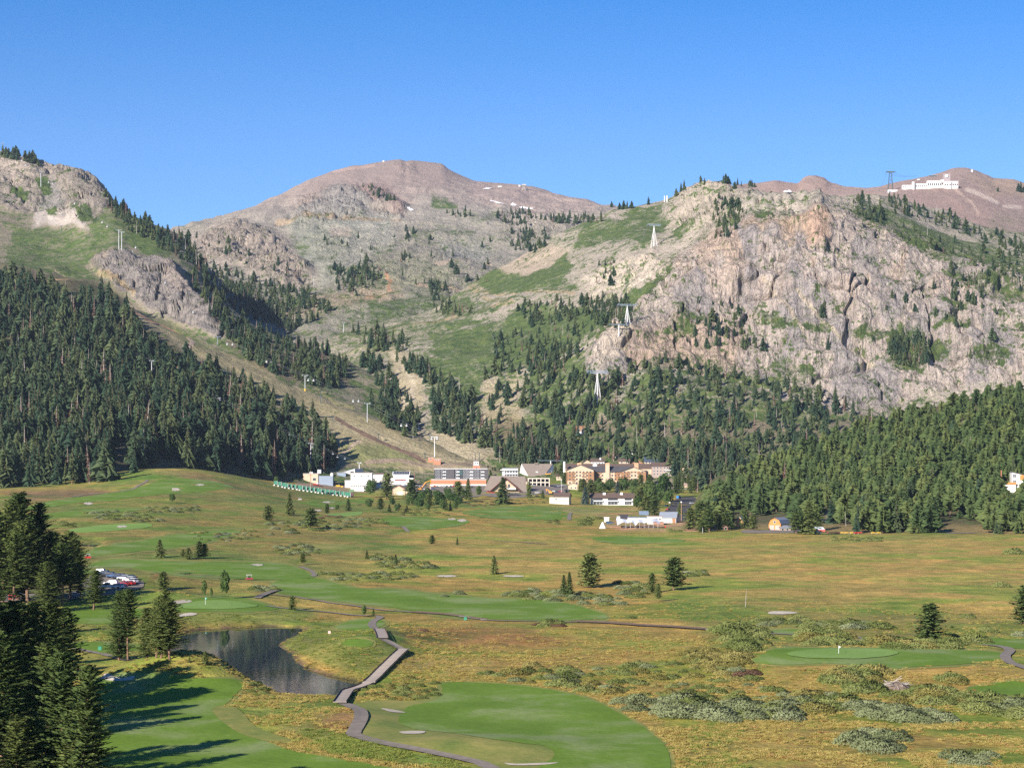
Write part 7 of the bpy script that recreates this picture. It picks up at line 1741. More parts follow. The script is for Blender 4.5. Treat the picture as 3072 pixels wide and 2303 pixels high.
# practice range
gp = [(822, 1456), (850, 1463), (900, 1471), (960, 1480), (1052, 1492)]
gx = np.array([a for a, b in gp]); gy = np.array([b for a, b in gp])
s0 = thing('stall_proto', '', '', (0, 0, -500))
P_part = mk('stall_partition', join([bx(-.12, .12, 0, 2.4, 0, 1.5), bx(-1.3, -.12, .0, .25, 0, .9)]), WHITE)
P_net = mk('stall_screen', bx(-1.5, 1.5, 3.2, 3.35, .6, 4.2), GREENSCREEN)
P_post = mk('stall_post', bx(1.45, 1.6, 3.1, 3.25, -.5, 4.4), STEEL)
bpy.data.objects.remove(s0)
NS = 21
for i in range(NS):
    px = 824+i*(1046-824)/(NS-1); py = float(np.interp(px, gx, gy))
    X, Y, Z = vhit(px, py)
    o = thing('practice_stall', 'white and green practice stall, number %d from the hump end of the row' % (i+1), 'golf stall', (X, Y, Z), -8, 'stalls of the golf practice range')
    part(o, 'partition', P_part, None); part(o, 'screen', P_net, None); part(o, 'post', P_post, None)
X, Y, Z = vhit(1057, 1490)
o = thing('ball_shed', 'tall dark green kiosk at the end of the practice range', 'kiosk', (X, Y, Z)); part(o, 'body', bx(-1.4, 1.4, 0, 2.4, -1, 4.2), M('dark_brown_board', (.10, .06, .06))); part(o, 'awning', bx(-2.8, 1.6, -.2, 2.6, 4.25, 6.5), M('olive_awning', (.12, .20, .10)))

# tent village at the meadow edge
(X, Y, Z), s = at(1852, 1980, 1584); w = 128*s
o = thing('stretch_tent', 'large white stretch tent sagging between slim poles on the sandy yard', 'tent', (X, Y, Z))
nu, nv = 40, 18
U, V = np.meshgrid(np.linspace(-1, 1, nu), np.linspace(0, 1, nv))
zz = 3.0+1.9*V+1.1*np.abs(np.cos(U*4.1+.6))*(1-.4*V)-2.3*np.exp(-((U+.16)/.10)**2)*(1-V)**1.5-2.6*np.clip(-U-.72, 0, 1)*3*(1-V)
zz = zz - 1.2*np.clip(U-.8, 0, 1)*4*(1-V)
part(o, 'canopy', (np.stack([U*w/2, V*13-.6+.7*np.sin(U*9)*(1-V), zz], -1).reshape(-1, 3), grid_quads(nv, nu)), TENT)
for i, ux in enumerate(np.linspace(-.6, .9, 8)): part(o, 'pole', tube_arrays([(ux*w/2, -.3, -.5), (ux*w/2, 0, 3.9)], [.09, .09], 5), STEEL)
for ux in (-.8, -.1, .25, .55): part(o, 'table', bx(ux*w/2, ux*w/2+3.4, 2.5, 5.5, .2, 1.3), M('dark_table', (.07, .06, .06)))
(X, Y, Z), s = at(1797, 1819, 1584)
o = thing('tipi', 'white canvas tipi at the meadow edge beside the stretch tent', 'tipi', (X, Y, Z))
part(o, 'canvas', tube_arrays([(0, 0, -.2), (0, 0, 18*s), (0, 0, 18.5*s)], [11*s, .35, .05], 14), M('white_canvas', (.82, .80, .78)))
for a in (0.3, 2.2, 4.4): part(o, 'pole', tube_arrays([(math.cos(a)*.3, math.sin(a)*.3, 17*s), (-math.cos(a)*.5, -math.sin(a)*.5, 21*s)], [.06, .05], 4), TIMBER)
block('white_trailer', 'white box trailer behind the white tipi', 'trailer', 1814, 1828, 1566, 13, 3, WHITE, PALE)
block('long_cabin', 'long white cabin with blue-grey roof behind the stretch tent', 'cabin', 1884, 1940, 1566, 13, 7, WHITE, M('blue_roofing', (.16, .21, .28), .5, .3))
r, w, h, s = block('white_cabin', 'white cabin with dark windows between tent and grey barn', 'cabin', 1940, 1985, 1572, 22, 6, M('greyish_white_wall', (.62, .60, .55)), M('pink_grey_roof', (.36, .28, .25)), rz=-6, wins=[(.15, .62, 1.4, 1.6), (.48, .66, 1.4, 1.3), (.62, .66, 1.4, 1.3), (.85, .66, 1.3, .9)])
part(r, 'brick_front', bx(-w*.1, w*.6, -2.6, -.1, -1, h*.33), M('dull_brick', (.30, .17, .12))); part(r, 'lean_roof', bx(-w*.15, w*.65, -3.0, -.12, h*.34, h*.37), GREYROOF)
gabled('grey_barn', 'grey-roofed white barn beside the village road', 'barn', 1978, 2026, 1568, 17, 14, 11, WHITE, M('blue_grey_roof', (.24, .27, .31), .5, .35), 'x', rz=-10, door=[(.62, 3.4, 3.4, WHITE), (.86, 2.4, 3.0, TIMBER)])
gabled('small_hut', 'small blue-roofed hut behind the long white cabin', 'hut', 1921, 1944, 1546, 4, 8, 5, GREYWALL, M('blue_roofing', (.16, .21, .28), .5, .3), 'x')

# orange barn
(X, Y, Z), s = at(2306, 2338, 1590)
o = thing('orange_barn', 'orange wooden barn with gambrel roof and two garage doors', 'barn', (X, Y, Z), -28)
w, h = 7.4, 3.6
sec = [(-w/2, -1), (w/2, -1), (w/2, h), (w*.36, h+2.2), (0, h+3.5), (-w*.36, h+2.2), (-w/2, h)]
n = len(sec)
part(o, 'wall', poly_mesh('wall', [(x, 0, z) for x, z in sec]+[(x, 15, z) for x, z in sec], [tuple(range(n))[::-1][::-1], tuple(range(n, 2*n))[::-1], (0, n, n+6, 6)[::-1], (1, 2, n+2, n+1)[::-1]], ORANGEWOOD), None)
rs = [(-w/2-.3, h-.15), (-w*.36-.1, h+2.4), (0, h+3.75), (w*.36+.1, h+2.4), (w/2+.3, h-.15)]
part(o, 'roof', poly_mesh('roof', [(x, -.5, z) for x, z in rs]+[(x, 15.5, z) for x, z in rs], [(i, i+1, i+6, i+5)[::-1] for i in range(4)], GREYROOF), None)
for xx in (-1.7, 1.7): part(o, 'door', bx(xx-1.35, xx+1.35, -.1, .04, 0, 2.9), M('pinkish_door', (.48, .34, .30)))
window(o, 0, 0, h+1.2, 1.2, 1.1, WHITE)
for yy in (3.5, 7.5, 11.5): part(o, 'window', bx(-w/2-.08, -w/2+.02, yy-.6, yy+.6, 1.2, 2.5), M('brown_shutter', (.22, .10, .06)))
r, w, h, s = gabled('lumber_shed', 'yellow-wood gabled shed left of the orange barn', 'shed', 2207, 2231, 1584, 18, 15, 10, M('yellow_wood', (.60, .36, .14)), GREYROOF, 'y', rz=-20)
gabled('low_shed', 'low cluttered shed right of the orange barn', 'shed', 2342, 2374, 1591, 8, 6, 6, M('weathered_board', (.32, .25, .19)), GREYROOF, 'x', wins=[(.25, .5, 1.2, 1.2), (.7, .5, 1.2, 1.2)])
for px0, px1, py, hp, rp, wl, rf, lb in ((2278, 2296, 1508, 10, 8, M('red_brown_wall', (.30, .13, .08)), DARKROOF, 'red-brown house with dark roof in the pines behind the orange barn'), (2318, 2334, 1524, 16, 6, M('maroon_wall', (.22, .09, .07)), DARKROOF, 'tall maroon house in the pines behind the orange barn'), (2384, 2412, 1512, 5, 5, TIMBER, GREYROOF, 'grey-roofed cabin deep in the pines'), (2444, 2466, 1532, 16, 5, M('maroon_wall', (.22, .09, .07)), BROWNROOF, 'glazed maroon house above the sandy cutting in the pines'), (2120, 2142, 1425, 10, 7, TIMBER, BROWNROOF, 'brown house among pines above the village road'), (2060, 2078, 1440, 9, 6, CREAM, BROWNROOF, 'cream house among pines above the village road')):
    gabled('forest_house', lb, 'house', px0, px1, py, hp, rp, 8, wl, rf, 'x', wins=[(.2, .6, 1.4, 1.8), (.5, .6, 1.4, 1.8), (.8, .6, 1.4, 1.8)])
# modern white house at the right edge
(X, Y, Z), s = at(3000, 3072, 1474)
o = thing('modern_house', 'white modern house with orange deck high in the pines', 'house', (X, Y, Z+0), -4)
part(o, 'wall', poly_mesh('wall', [(0, 0, -3), (9, 0, -3), (9, 9, -3), (0, 9, -3), (0, 0, 58*s), (9, 0, 48*s), (9, 9, 48*s), (0, 9, 58*s)], [(0, 1, 5, 4), (1, 2, 6, 5), (2, 3, 7, 6), (3, 0, 4, 7)], WHITE), None)
part(o, 'roof', poly_mesh('roof', [(-.5, -.8, 59*s), (9.6, -.8, 48.5*s), (9.6, 9.5, 48.5*s), (-.5, 9.5, 59*s), (-.5, -.8, 60.6*s), (9.6, -.8, 50*s), (9.6, 9.5, 50*s), (-.5, 9.5, 60.6*s)], [(0, 3, 2, 1), (4, 5, 6, 7), (0, 1, 5, 4), (1, 2, 6, 5), (2, 3, 7, 6), (3, 0, 4, 7)], DARKROOF), None)
part(o, 'orange_panel', bx(5.4, 8.9, -.15, .02, 34*s, 50*s), ORANGEWOOD); part(o, 'deck', bx(-7, 2.5, -2.5, 3, 21*s, 22.5*s), ORANGEWOOD); part(o, 'deck_railing', bx(-7, 2.5, -2.6, -2.45, 22.6*s, 28*s), ORANGEWOOD); part(o, 'base_wall', bx(-6, 2.2, -2.2, 4, -4, 20.8*s), WHITE)
for xx in (.9, 1.9): window(o, xx+.3, 0, 47*s, .8, 2.0); window(o, xx+.3, 0, 31*s, .8, 1.3)
part(o, 'post', tube_arrays([(-7.5, -2, -3), (-7.5, -2, 64*s)], [.35, .3], 6), BRICK)
# ---------------------------------------------------------------- vehicles
CAR = {}
def paint(col):
    k = 'car_paint_%02d%02d%02d' % tuple(int(c_*60) for c_ in col)
    return MATS.get(k) or plain_mat(k, col, .25, .5, 0, .03)
def car_meshes(kind, col):
    key = (kind, col)
    if key in CAR: return CAR[key]
    L, Wd = (5.6, 1.95) if kind == 'pickup' else (4.7, 1.85)
    if kind == 'pickup':
        prof = [(-2.8, .45), (-2.8, 1.12), (-.55, 1.15), (-.5, 1.2), (1.5, 1.22), (2.65, 1.05), (2.8, .8), (2.8, .45)]
        cab = [(-.6, 1.16), (-.45, 1.85), (.75, 1.88), (1.5, 1.2)]
    elif kind == 'suv':
        prof = [(-2.3, .45), (-2.32, 1.1), (-2.2, 1.15), (1.2, 1.1), (2.2, .98), (2.35, .75), (2.35, .45)]
        cab = [(-2.2, 1.12), (-1.95, 1.72), (.35, 1.75), (1.25, 1.09)]
    else:
        prof = [(-2.3, .4), (-2.3, .92), (-2.1, 1.0), (1.1, .98), (2.2, .86), (2.35, .65), (2.35, .4)]
        cab = [(-1.75, .98), (-1.05, 1.42), (.25, 1.44), (1.15, .97)]
    def ex(p_, wd, taper=1.0, zt=0):
        n = len(p_)
        v = [(x, -wd/2*(taper if z > zt else 1), z) for x, z in p_]+[(x, wd/2*(taper if z > zt else 1), z) for x, z in p_]
        f = [tuple(range(n)), tuple(range(n, 2*n))[::-1]]+[(i, i+n, (i+1) % n+n, (i+1) % n) for i in range(n)]
        return v, f
    zt = cab[0][1]+.2
    body = poly_mesh('car_body', *ex(prof, Wd), paint(col))
    bm = bmesh.new(); bm.from_mesh(body); bmesh.ops.recalc_face_normals(bm, faces=bm.faces); bmesh.ops.bevel(bm, geom=bm.edges[:], offset=.06, segments=2, affect='EDGES', clamp_overlap=True); bm.to_mesh(body); bm.free()
    gl = poly_mesh('car_windows', *ex(cab, Wd*.94, .84, zt), glass())
    top = [(cab[1][0]-.05, cab[1][1]-.03), (cab[1][0], cab[1][1]+.04), (cab[2][0], cab[2][1]+.04), (cab[2][0]+.05, cab[2][1]-.03)]
    rf = poly_mesh('car_roof', *ex(top, Wd*.82), paint(col))
    an = np.linspace(0, 2*math.pi, 17)[:-1]
    wheel = mk('car_wheel', tube_arrays([(0, -.12, 0), (0, -.11, 0), (0, .11, 0), (0, .12, 0)], [.12, .36, .36, .12], 14), BLACK)
    hub = mk('car_rim', tube_arrays([(0, -.125, 0), (0, .125, 0)], [.2, .2], 10), STEEL)
    lamp = mk('car_headlight', bx(-.04, .04, -.2, .2, -.09, .09), M('lamp_glass', (.8, .8, .78), .15, .5))
    tail = mk('car_tail_light', bx(-.04, .04, -.15, .15, -.12, .12), M('red_lamp', (.5, .02, .02), .2, .5))
    CAR[key] = (body, gl, rf, wheel, hub, lamp, tail, L, Wd)
    return CAR[key]
def car(kind, col, X, Y, Z, rz, label, cat, group, parts=True, name=None):
    body, gl, rf, wheel, hub, lamp, tail, L, Wd = car_meshes(kind, col)
    o = thing(name or {'pickup': 'pickup_truck', 'suv': 'parked_car', 'sedan': 'parked_car'}[kind], label, cat, (X, Y, Z), rz, group)
    part(o, 'body', body, None); part(o, 'windows', gl, None); part(o, 'roof', rf, None)
    if parts:
        for sx in (-1, 1):
            for sy in (-1, 1):
                w_ = part(o, 'wheel', wheel, None, (sx*L*.31, sy*Wd*.46, .36)); part(w_, 'rim', hub, None)
        for sy in (-1, 1):
            part(o, 'headlight', lamp, None, (L/2-.12, sy*.6, .78)); part(o, 'tail_light', tail, None, (-L/2+.04, sy*.72, .85))
    return o
Wc, Nv, Sv, Rd, Bk, Bl, Gr = (.78, .78, .78), (.03, .045, .09), (.42, .44, .47), (.45, .03, .03), (.02, .02, .025), (.05, .10, .22), (.16, .17, .18)
LOT = [(322, 1768, 'pickup', Wc, 176, 'white pickup truck parked at the near corner of the shaded car park'), (333, 1757, 'suv', Wc, 172, 'white off-roader parked right behind the white pickup'), (352, 1766, 'sedan', Wc, 140, 'white sedan in the sunlit row beside the white pickup'), (365, 1764, 'sedan', Nv, 140, 'navy car in the sunlit row of the car park'), (374, 1757, 'sedan', Rd, 138, 'red car in the sunlit row of the car park'), (388, 1756, 'sedan', Rd, 138, 'dark red car second from the end of the row'), (397, 1751, 'suv', Wc, 140, 'white car at the sunny end of the row'), (386, 1746, 'suv', Wc, 150, 'white hatchback behind the red cars'), (372, 1741, 'suv', Sv, 155, 'silver car in the back row of the car park'), (392, 1739, 'sedan', Nv, 150, 'navy sedan at the back right of the car park'), (355, 1737, 'suv', Nv, 160, 'navy off-roader in the shaded back row'), (340, 1734, 'sedan', Bl, 160, 'blue car in the shaded back row'), (324, 1732, 'suv', Bk, 165, 'black car in the shaded back row'), (306, 1727, 'suv', Nv, 165, 'dark car nearest the trees in the back row'), (296, 1722, 'suv', Gr, 170, 'grey van-like car under the trees at the back of the lot')]
for px, py, kd, col, rz, lb in LOT:
    X, Y, Z = vhit(px, py)
    car(kd, col, X, Y, Z+.2, rz, lb, 'pickup truck' if kd == 'pickup' else 'car', 'cars of the shaded car park')
X, Y, Z = vhit(57, 1797); car('pickup', Rd, X, Y, Z+.2, 170, 'dark red pickup under the bare-trunked pine', 'pickup truck', None)
X, Y, Z = vhit(35, 1798)
o = thing('red_barrier', 'red slatted barrier beside the dark red pickup', 'barrier', (X, Y, Z))
for i in range(4): part(o, 'slat', bx(-1.0+i*.55, -.75+i*.55, 0, .1, 0, 1.5), M('bright_red_paint', (.62, .06, .05)))
part(o, 'rail', bx(-1.05, 1.1, .1, .18, 1.1, 1.3), M('bright_red_paint', (.62, .06, .05)))
X, Y, Z = vhit(2868, 1586); car('suv', Wc, X, Y, Z+.2, 200, 'white car with blue marks in the lot at the pine wood edge', 'car', None)
X, Y, Z = vhit(2836, 1580); car('suv', Bk, X, Y, Z+.2, 160, 'black car in the shade beside the white marked car', 'car', None)
X, Y, Z = vhit(2392, 1598); car('suv', Bk, X, Y, Z+.2, 175, 'black car between the low shed and the white boat', 'car', None)
rs_ = random.Random(5)
def rowcars(pts, group, where):
    cols = [(Wc, 'white'), (Sv, 'silver'), (Bk, 'black'), (Nv, 'navy'), (Rd, 'red'), (Gr, 'grey'), (Bl, 'blue')]
    cnt = {}
    for px, py, rz in pts:
        X, Y, Z = vhit(px, py)
        c_, nm = rs_.choice(cols)
        car('suv' if rs_.random() < .6 else 'sedan', c_, X, Y, Z+.2, rz, nm+' car '+where, 'car', nm+' '+group, False, 'village_car')
rowcars([(1304+i*9.5, 1461+(i % 2), rs_.choice((80, 90, 100))) for i in range(7)]+[(1404, 1462, 90), (1416, 1463, 95), (1300, 1468, 20)], 'cars before the brick podium', 'parked before the brick podium')
rowcars([(1206+i*9, 1462-(i % 3)*2, rs_.choice((70, 90, 110))) for i in range(9)]+[(1262, 1478, 20), (1276, 1470, 60), (1264, 1466, 60)], 'cars beside the tan garage', 'in the jumble behind the tan garage')
rowcars([(1470, 1478, 30), (1480, 1480, 20), (1536, 1487, 20), (1546, 1486, 15), (1556, 1487, 20), (1598, 1484, 20), (1606, 1486, 15), (1620, 1483, 10), (1614, 1480, 20), (1610, 1490, 10)], 'cars beside the brown A-frame', 'parked beside the brown A-frame lodge')
rowcars([(1664, 1476, 15), (1672, 1478, 10), (1680, 1476, 15), (1700, 1474, 20), (1600, 1458, 20), (1676, 1460, 30), (1694, 1458, 30), (1670, 1462, 15), (1686, 1462, 20)], 'cars below the hotel', 'parked on the asphalt below the hotel')
rowcars([(1868, 1556, 30), (1878, 1554, 30), (1896, 1556, 20), (1830, 1572, 10)], 'cars behind the stretch tent', 'parked behind the stretch tent')
rowcars([(2000, 1520, 60), (2014, 1510, 60), (2006, 1530, 60), (2075, 1512, 30), (2090, 1530, 20)], 'cars beside the village road', 'parked beside the village road')

# trucks and machines
X, Y, Z = vhit(1868, 1560)
o = thing('dark_truck', 'dark box truck with white cab parked behind the stretch tent', 'truck', (X, Y, Z), 10)
part(o, 'box', bx(-2, 3.6, -1.2, 1.2, .9, 3.9), M('black_box', (.05, .05, .06))); part(o, 'cab', bx(-4.2, -2.05, -1.15, 1.15, .6, 2.7), WHITE); part(o, 'windscreen', bx(-4.28, -4.18, -.95, .95, 1.6, 2.5), glass())
for xx in (-3.2, 2.2):
    for yy in (-1.1, 1.1): part(o, 'wheel', tube_arrays([(xx, yy-.15, .45), (xx, yy+.15, .45)], [.45, .45], 12), BLACK)
X, Y, Z = vhit(2034, 1497)
o = thing('blue_truck', 'bright blue truck on the shaded village road', 'truck', (X, Y, Z+.2), 60)
part(o, 'box', bx(-2.6, 1.4, -1.15, 1.15, .7, 3.1), BLUE); part(o, 'cab', bx(1.45, 3.2, -1.1, 1.1, .6, 2.5), BLUE); part(o, 'windscreen', bx(3.18, 3.26, -.9, .9, 1.5, 2.3), glass())
for xx in (-1.6, 2.3):
    for yy in (-1.1, 1.1): part(o, 'wheel', tube_arrays([(xx, yy-.15, .45), (xx, yy+.15, .45)], [.45, .45], 12), BLACK)
def excavator(px, py, rz, label, boom=1.0):
    X, Y, Z = vhit(px, py)
    o = thing('excavator', label, 'excavator', (X, Y, Z+.2), rz)
    for yy in (-1.2, 1.2): part(o, 'track', bx(-2, 2, yy-.35, yy+.35, 0, .9), BLACK)
    part(o, 'body', bx(-2.2, 1.2, -1.3, 1.3, 1.0, 2.4), ORANGE); c_ = part(o, 'cab', bx(.2, 1.6, -1.3, -.1, 1.1, 3.2), ORANGE); part(c_, 'window', bx(.5, 1.65, -1.35, -.05, 2.0, 3.0), glass())
    part(o, 'boom', tube_arrays([(1.2, 0, 1.8), (3.6*boom, 0, 5.2*boom), (7.2*boom, 0, 6.6*boom)], [.42, .42, .3], 4), ORANGE); part(o, 'stick', tube_arrays([(7.0*boom, 0, 6.9*boom), (6.2*boom, 0, 1.8)], [.3, .22], 4), ORANGE); part(o, 'bucket', bx(5.4*boom, 6.4*boom, -.5, .5, .8, 1.9), BLACK)
excavator(1258, 1472, 10, 'orange excavator with raised boom in the garage yard', 1.5)
excavator(1652, 1482, 150, 'orange excavator on the car park below the lodges', .7)
X, Y, Z = vhit(1015, 1462)
o = thing('yellow_loader', 'yellow loader parked before the white box store', 'loader', (X, Y, Z), 10)
part(o, 'body', bx(-2.6, 1.2, -1.2, 1.2, .8, 2.3), YELLOW); part(o, 'cab', bx(-.6, .9, -.9, .9, 2.35, 3.7), glass()); part(o, 'bucket', bx(2.2, 3.6, -1.5, 1.5, .3, 1.6), YELLOW); part(o, 'arm', bx(1.2, 2.2, -.8, .8, 1.0, 1.5), YELLOW)
for xx in (-1.6, 1.0):
    for yy in (-1.2, 1.2): part(o, 'wheel', tube_arrays([(xx, yy-.25, .75), (xx, yy+.25, .75)], [.75, .75], 12), BLACK)
X, Y, Z = vhit(948, 1457)
o = thing('snow_groomer', 'red and white snow groomer parked below the utility building', 'groomer', (X, Y, Z), 10)
for yy in (-1.5, 1.5): part(o, 'track', bx(-2.8, 2.6, yy-.6, yy+.6, 0, 1.0), BLACK)
part(o, 'body', bx(-2.6, 1.6, -1.2, 1.2, .9, 1.9), RED); part(o, 'cab', bx(.2, 2.1, -1.2, 1.2, 1.9, 3.1), WHITE); part(o, 'blade', bx(3.0, 3.4, -2.4, 2.4, .2, 1.5), RED)
def cart(px, py, col, label, name='golf_cart', cat='golf cart'):
    X, Y, Z = vhit(px, py)
    o = thing(name, label, cat, (X, Y, Z+.1), 25)
    part(o, 'body', bx(-1.1, 1.1, -.6, .6, .3, .9), col); part(o, 'roof', bx(-.9, .8, -.6, .6, 1.85, 1.95), WHITE); part(o, 'seat', bx(-.5, 0, -.5, .5, .9, 1.3), BLACK)
    for xx in (-.75, .65):
        for yy in (-.5, .5): part(o, 'post', bx(xx-.03, xx+.03, yy-.03, yy+.03, .9, 1.85), STEEL); part(o, 'wheel', tube_arrays([(xx*1.05, yy*1.1-.08, .25), (xx*1.05, yy*1.1+.08, .25)], [.25, .25], 10), BLACK)
cart(900, 1500, WHITE, 'white golf cart on the fairway below the practice range')
cart(264, 1676, RED, 'red golf cart at the edge of the near wood')
cart(746, 1741, M('maroon_paint', (.28, .05, .05)), 'dark red mower on the fairway behind the aspens', 'fairway_mower', 'mower')
# boat and rafts
X, Y, Z = vhit(2446, 1602)
o = thing('white_boat', 'white boat under covers at the edge of the pine wood', 'boat', (X, Y, Z+.2), 8)
part(o, 'hull', poly_mesh('hull', [(-4, -1, .8), (3, -1.1, .9), (5, 0, 1.4), (3, 1.1, .9), (-4, 1, .8), (-4, -.5, .2), (3, -.5, .2), (3, .5, .2), (-4, .5, .2)], [(0, 5, 6, 1), (1, 6, 2), (2, 6, 7), (2, 7, 3), (3, 7, 8, 4), (4, 8, 5, 0), (0, 1, 2, 3, 4)], WHITE), None)
part(o, 'cover', poly_mesh('cover', [(-3.6, -1, .92), (2.6, -1, .95), (2.2, 0, 2.0), (-3.4, 0, 2.2), (-3.6, 1, .92), (2.6, 1, .95)], [(0, 1, 2, 3), (5, 4, 3, 2), (1, 5, 2), (4, 0, 3)], PALE), None)
X, Y, Z = vhit(2462, 1598)
o = thing('covered_boat', 'red and blue covered boat behind the white boat', 'boat', (X, Y+5, Z+.2), 10)
part(o, 'hull', bx(-3.6, 3.6, -1.1, 1.1, .3, 1.6), M('faded_red', (.45, .12, .10))); part(o, 'cover', poly_mesh('cover', [(-3.4, -1, 1.65), (3.4, -1, 1.65), (2.6, 0, 3.0), (-2.6, 0, 3.2), (-3.4, 1, 1.65), (3.4, 1, 1.65)], [(0, 1, 2, 3), (5, 4, 3, 2), (1, 5, 2), (4, 0, 3)], M('pale_blue_cover', (.45, .52, .60))), None)
for i, (px, col, nm) in enumerate(((2488, RED, 'red'), (2500, RED, 'red'), (2512, RED, 'red'), (2528, YELLOW, 'yellow'), (2541, YELLOW, 'yellow'), (2554, YELLOW, 'yellow'), (2568, RED, 'red'), (2578, RED, 'red'), (2620, YELLOW, 'yellow'), (2634, YELLOW, 'yellow'))):
    X, Y, Z = vhit(px, 1601)
    an = np.linspace(0, 2*math.pi, 13)
    v, q = tube_arrays([(math.cos(a)*1.2, math.sin(a)*.6, .75) for a in an], np.full(13, .24), 6)
    o = thing('raft', '%s raft, number %d along the row from the white boat' % (nm, i+1), 'raft', (X, Y, Z), 0, 'rafts in a row at the wood edge')
    part(o, 'tube', (v, q), col); part(o, 'floor', bx(-1.0, 1.0, -.45, .45, .6, .68), GREYWALL); part(o, 'rack', join([bx(-1.1, -1.0, -.5, .5, -.3, .5), bx(1.0, 1.1, -.5, .5, -.3, .5)]), STEEL)

# ---------------------------------------------------------------- poles, masts, lifts
def pole(px, py, hpx, mat, label, name='lamp_post', cat='lamp post', r=.16, head=True):
    X, Y, Z = ground(px, py); h = hpx*Y/F
    o = thing(name, label, cat, (X, Y, Z))
    part(o, 'post', tube_arrays([(0, 0, -.5), (0, 0, h)], [r*1.2, r], 7), mat)
    if head: part(o, 'lamp', tube_arrays([(0, 0, h), (0, 0, h+.3), (0, 0, h+.9), (0, 0, h+1.1)], [.2, .6, .6, .1], 8), PALE)
    return o
pole(2046, 1562, 54, M('brown_pole', (.34, .22, .15)), 'wooden lamp post with white head beside the sandy yard', r=.2)
pole(1292, 1491, 34, PALE, 'pale lamp post in the car park before the village clump')
pole(1308, 1442, 34, PALE, 'white lamp post in front of the dark apartments', r=.25)
pole(1686, 1477, 35, PALE, 'pale lamp post on the car park below the hotel')
o = pole(931, 1462, 50, M('brown_pole', (.34, .22, .15)), 'brown utility pole with crossbar beside the utility building', 'utility_pole', 'pole', .3, False)
part(o, 'crossbar', bx(-1.8, 1.8, -.1, .1, 11, 11.3), TIMBER)
pole(1243, 1444, 26, TIMBER, 'rust-red pole between the two firs by the solar building', 'utility_pole', 'pole', .2, False)
for px, py, lb in ((1428, 1385, 'tall dark antenna mast on the lift house, the left of two'), (1437, 1384, 'tall dark antenna mast on the lift house, the right of two')): pole(px, py, 27, DARKSTEEL, lb, 'antenna_mast', 'mast', .3, False)
pole(2110, 1598, 16, STEEL, 'short fence post at the corner of the sandy yard', 'fence_post', 'post', .12, False)

M_CABLE = M('grey_cable', (.30, .31, .33), .5, .3, .5)
def lift_tower(px, py, hpx, label, arm=4.0, mat=None, r=.45, yaw=20, group='lift towers', base=None, double=False, only=None):
    h_ = hit(px, py, only) or hit(px, py+6, only)
    X, Y, Z = h_[:3]; h = hpx*Y/F
    mat = mat or STEEL
    o = thing('lift_tower', label, 'lift tower', (X, Y, Z), yaw, group)
    part(o, 'mast', tube_arrays([(0, 0, -1.5), (0, 0, h)], [r, r*.75], 8), mat)
    c_ = part(o, 'crossarm', bx(-arm/2, arm/2, -.25, .25, h-.5, h+.1), mat)
    for sx in (-1, 1): part(c_, 'sheave_train', bx(sx*arm/2-.3, sx*arm/2+.3, -2.2, 2.2, h-.1, h+.45), mat)
    if base: part(o, 'crash_pad', tube_arrays([(0, 0, -.5), (0, 0, 2.4)], [.9, .9], 8), base)
    return (X, Y, Z+h, yaw, arm)
T = {}
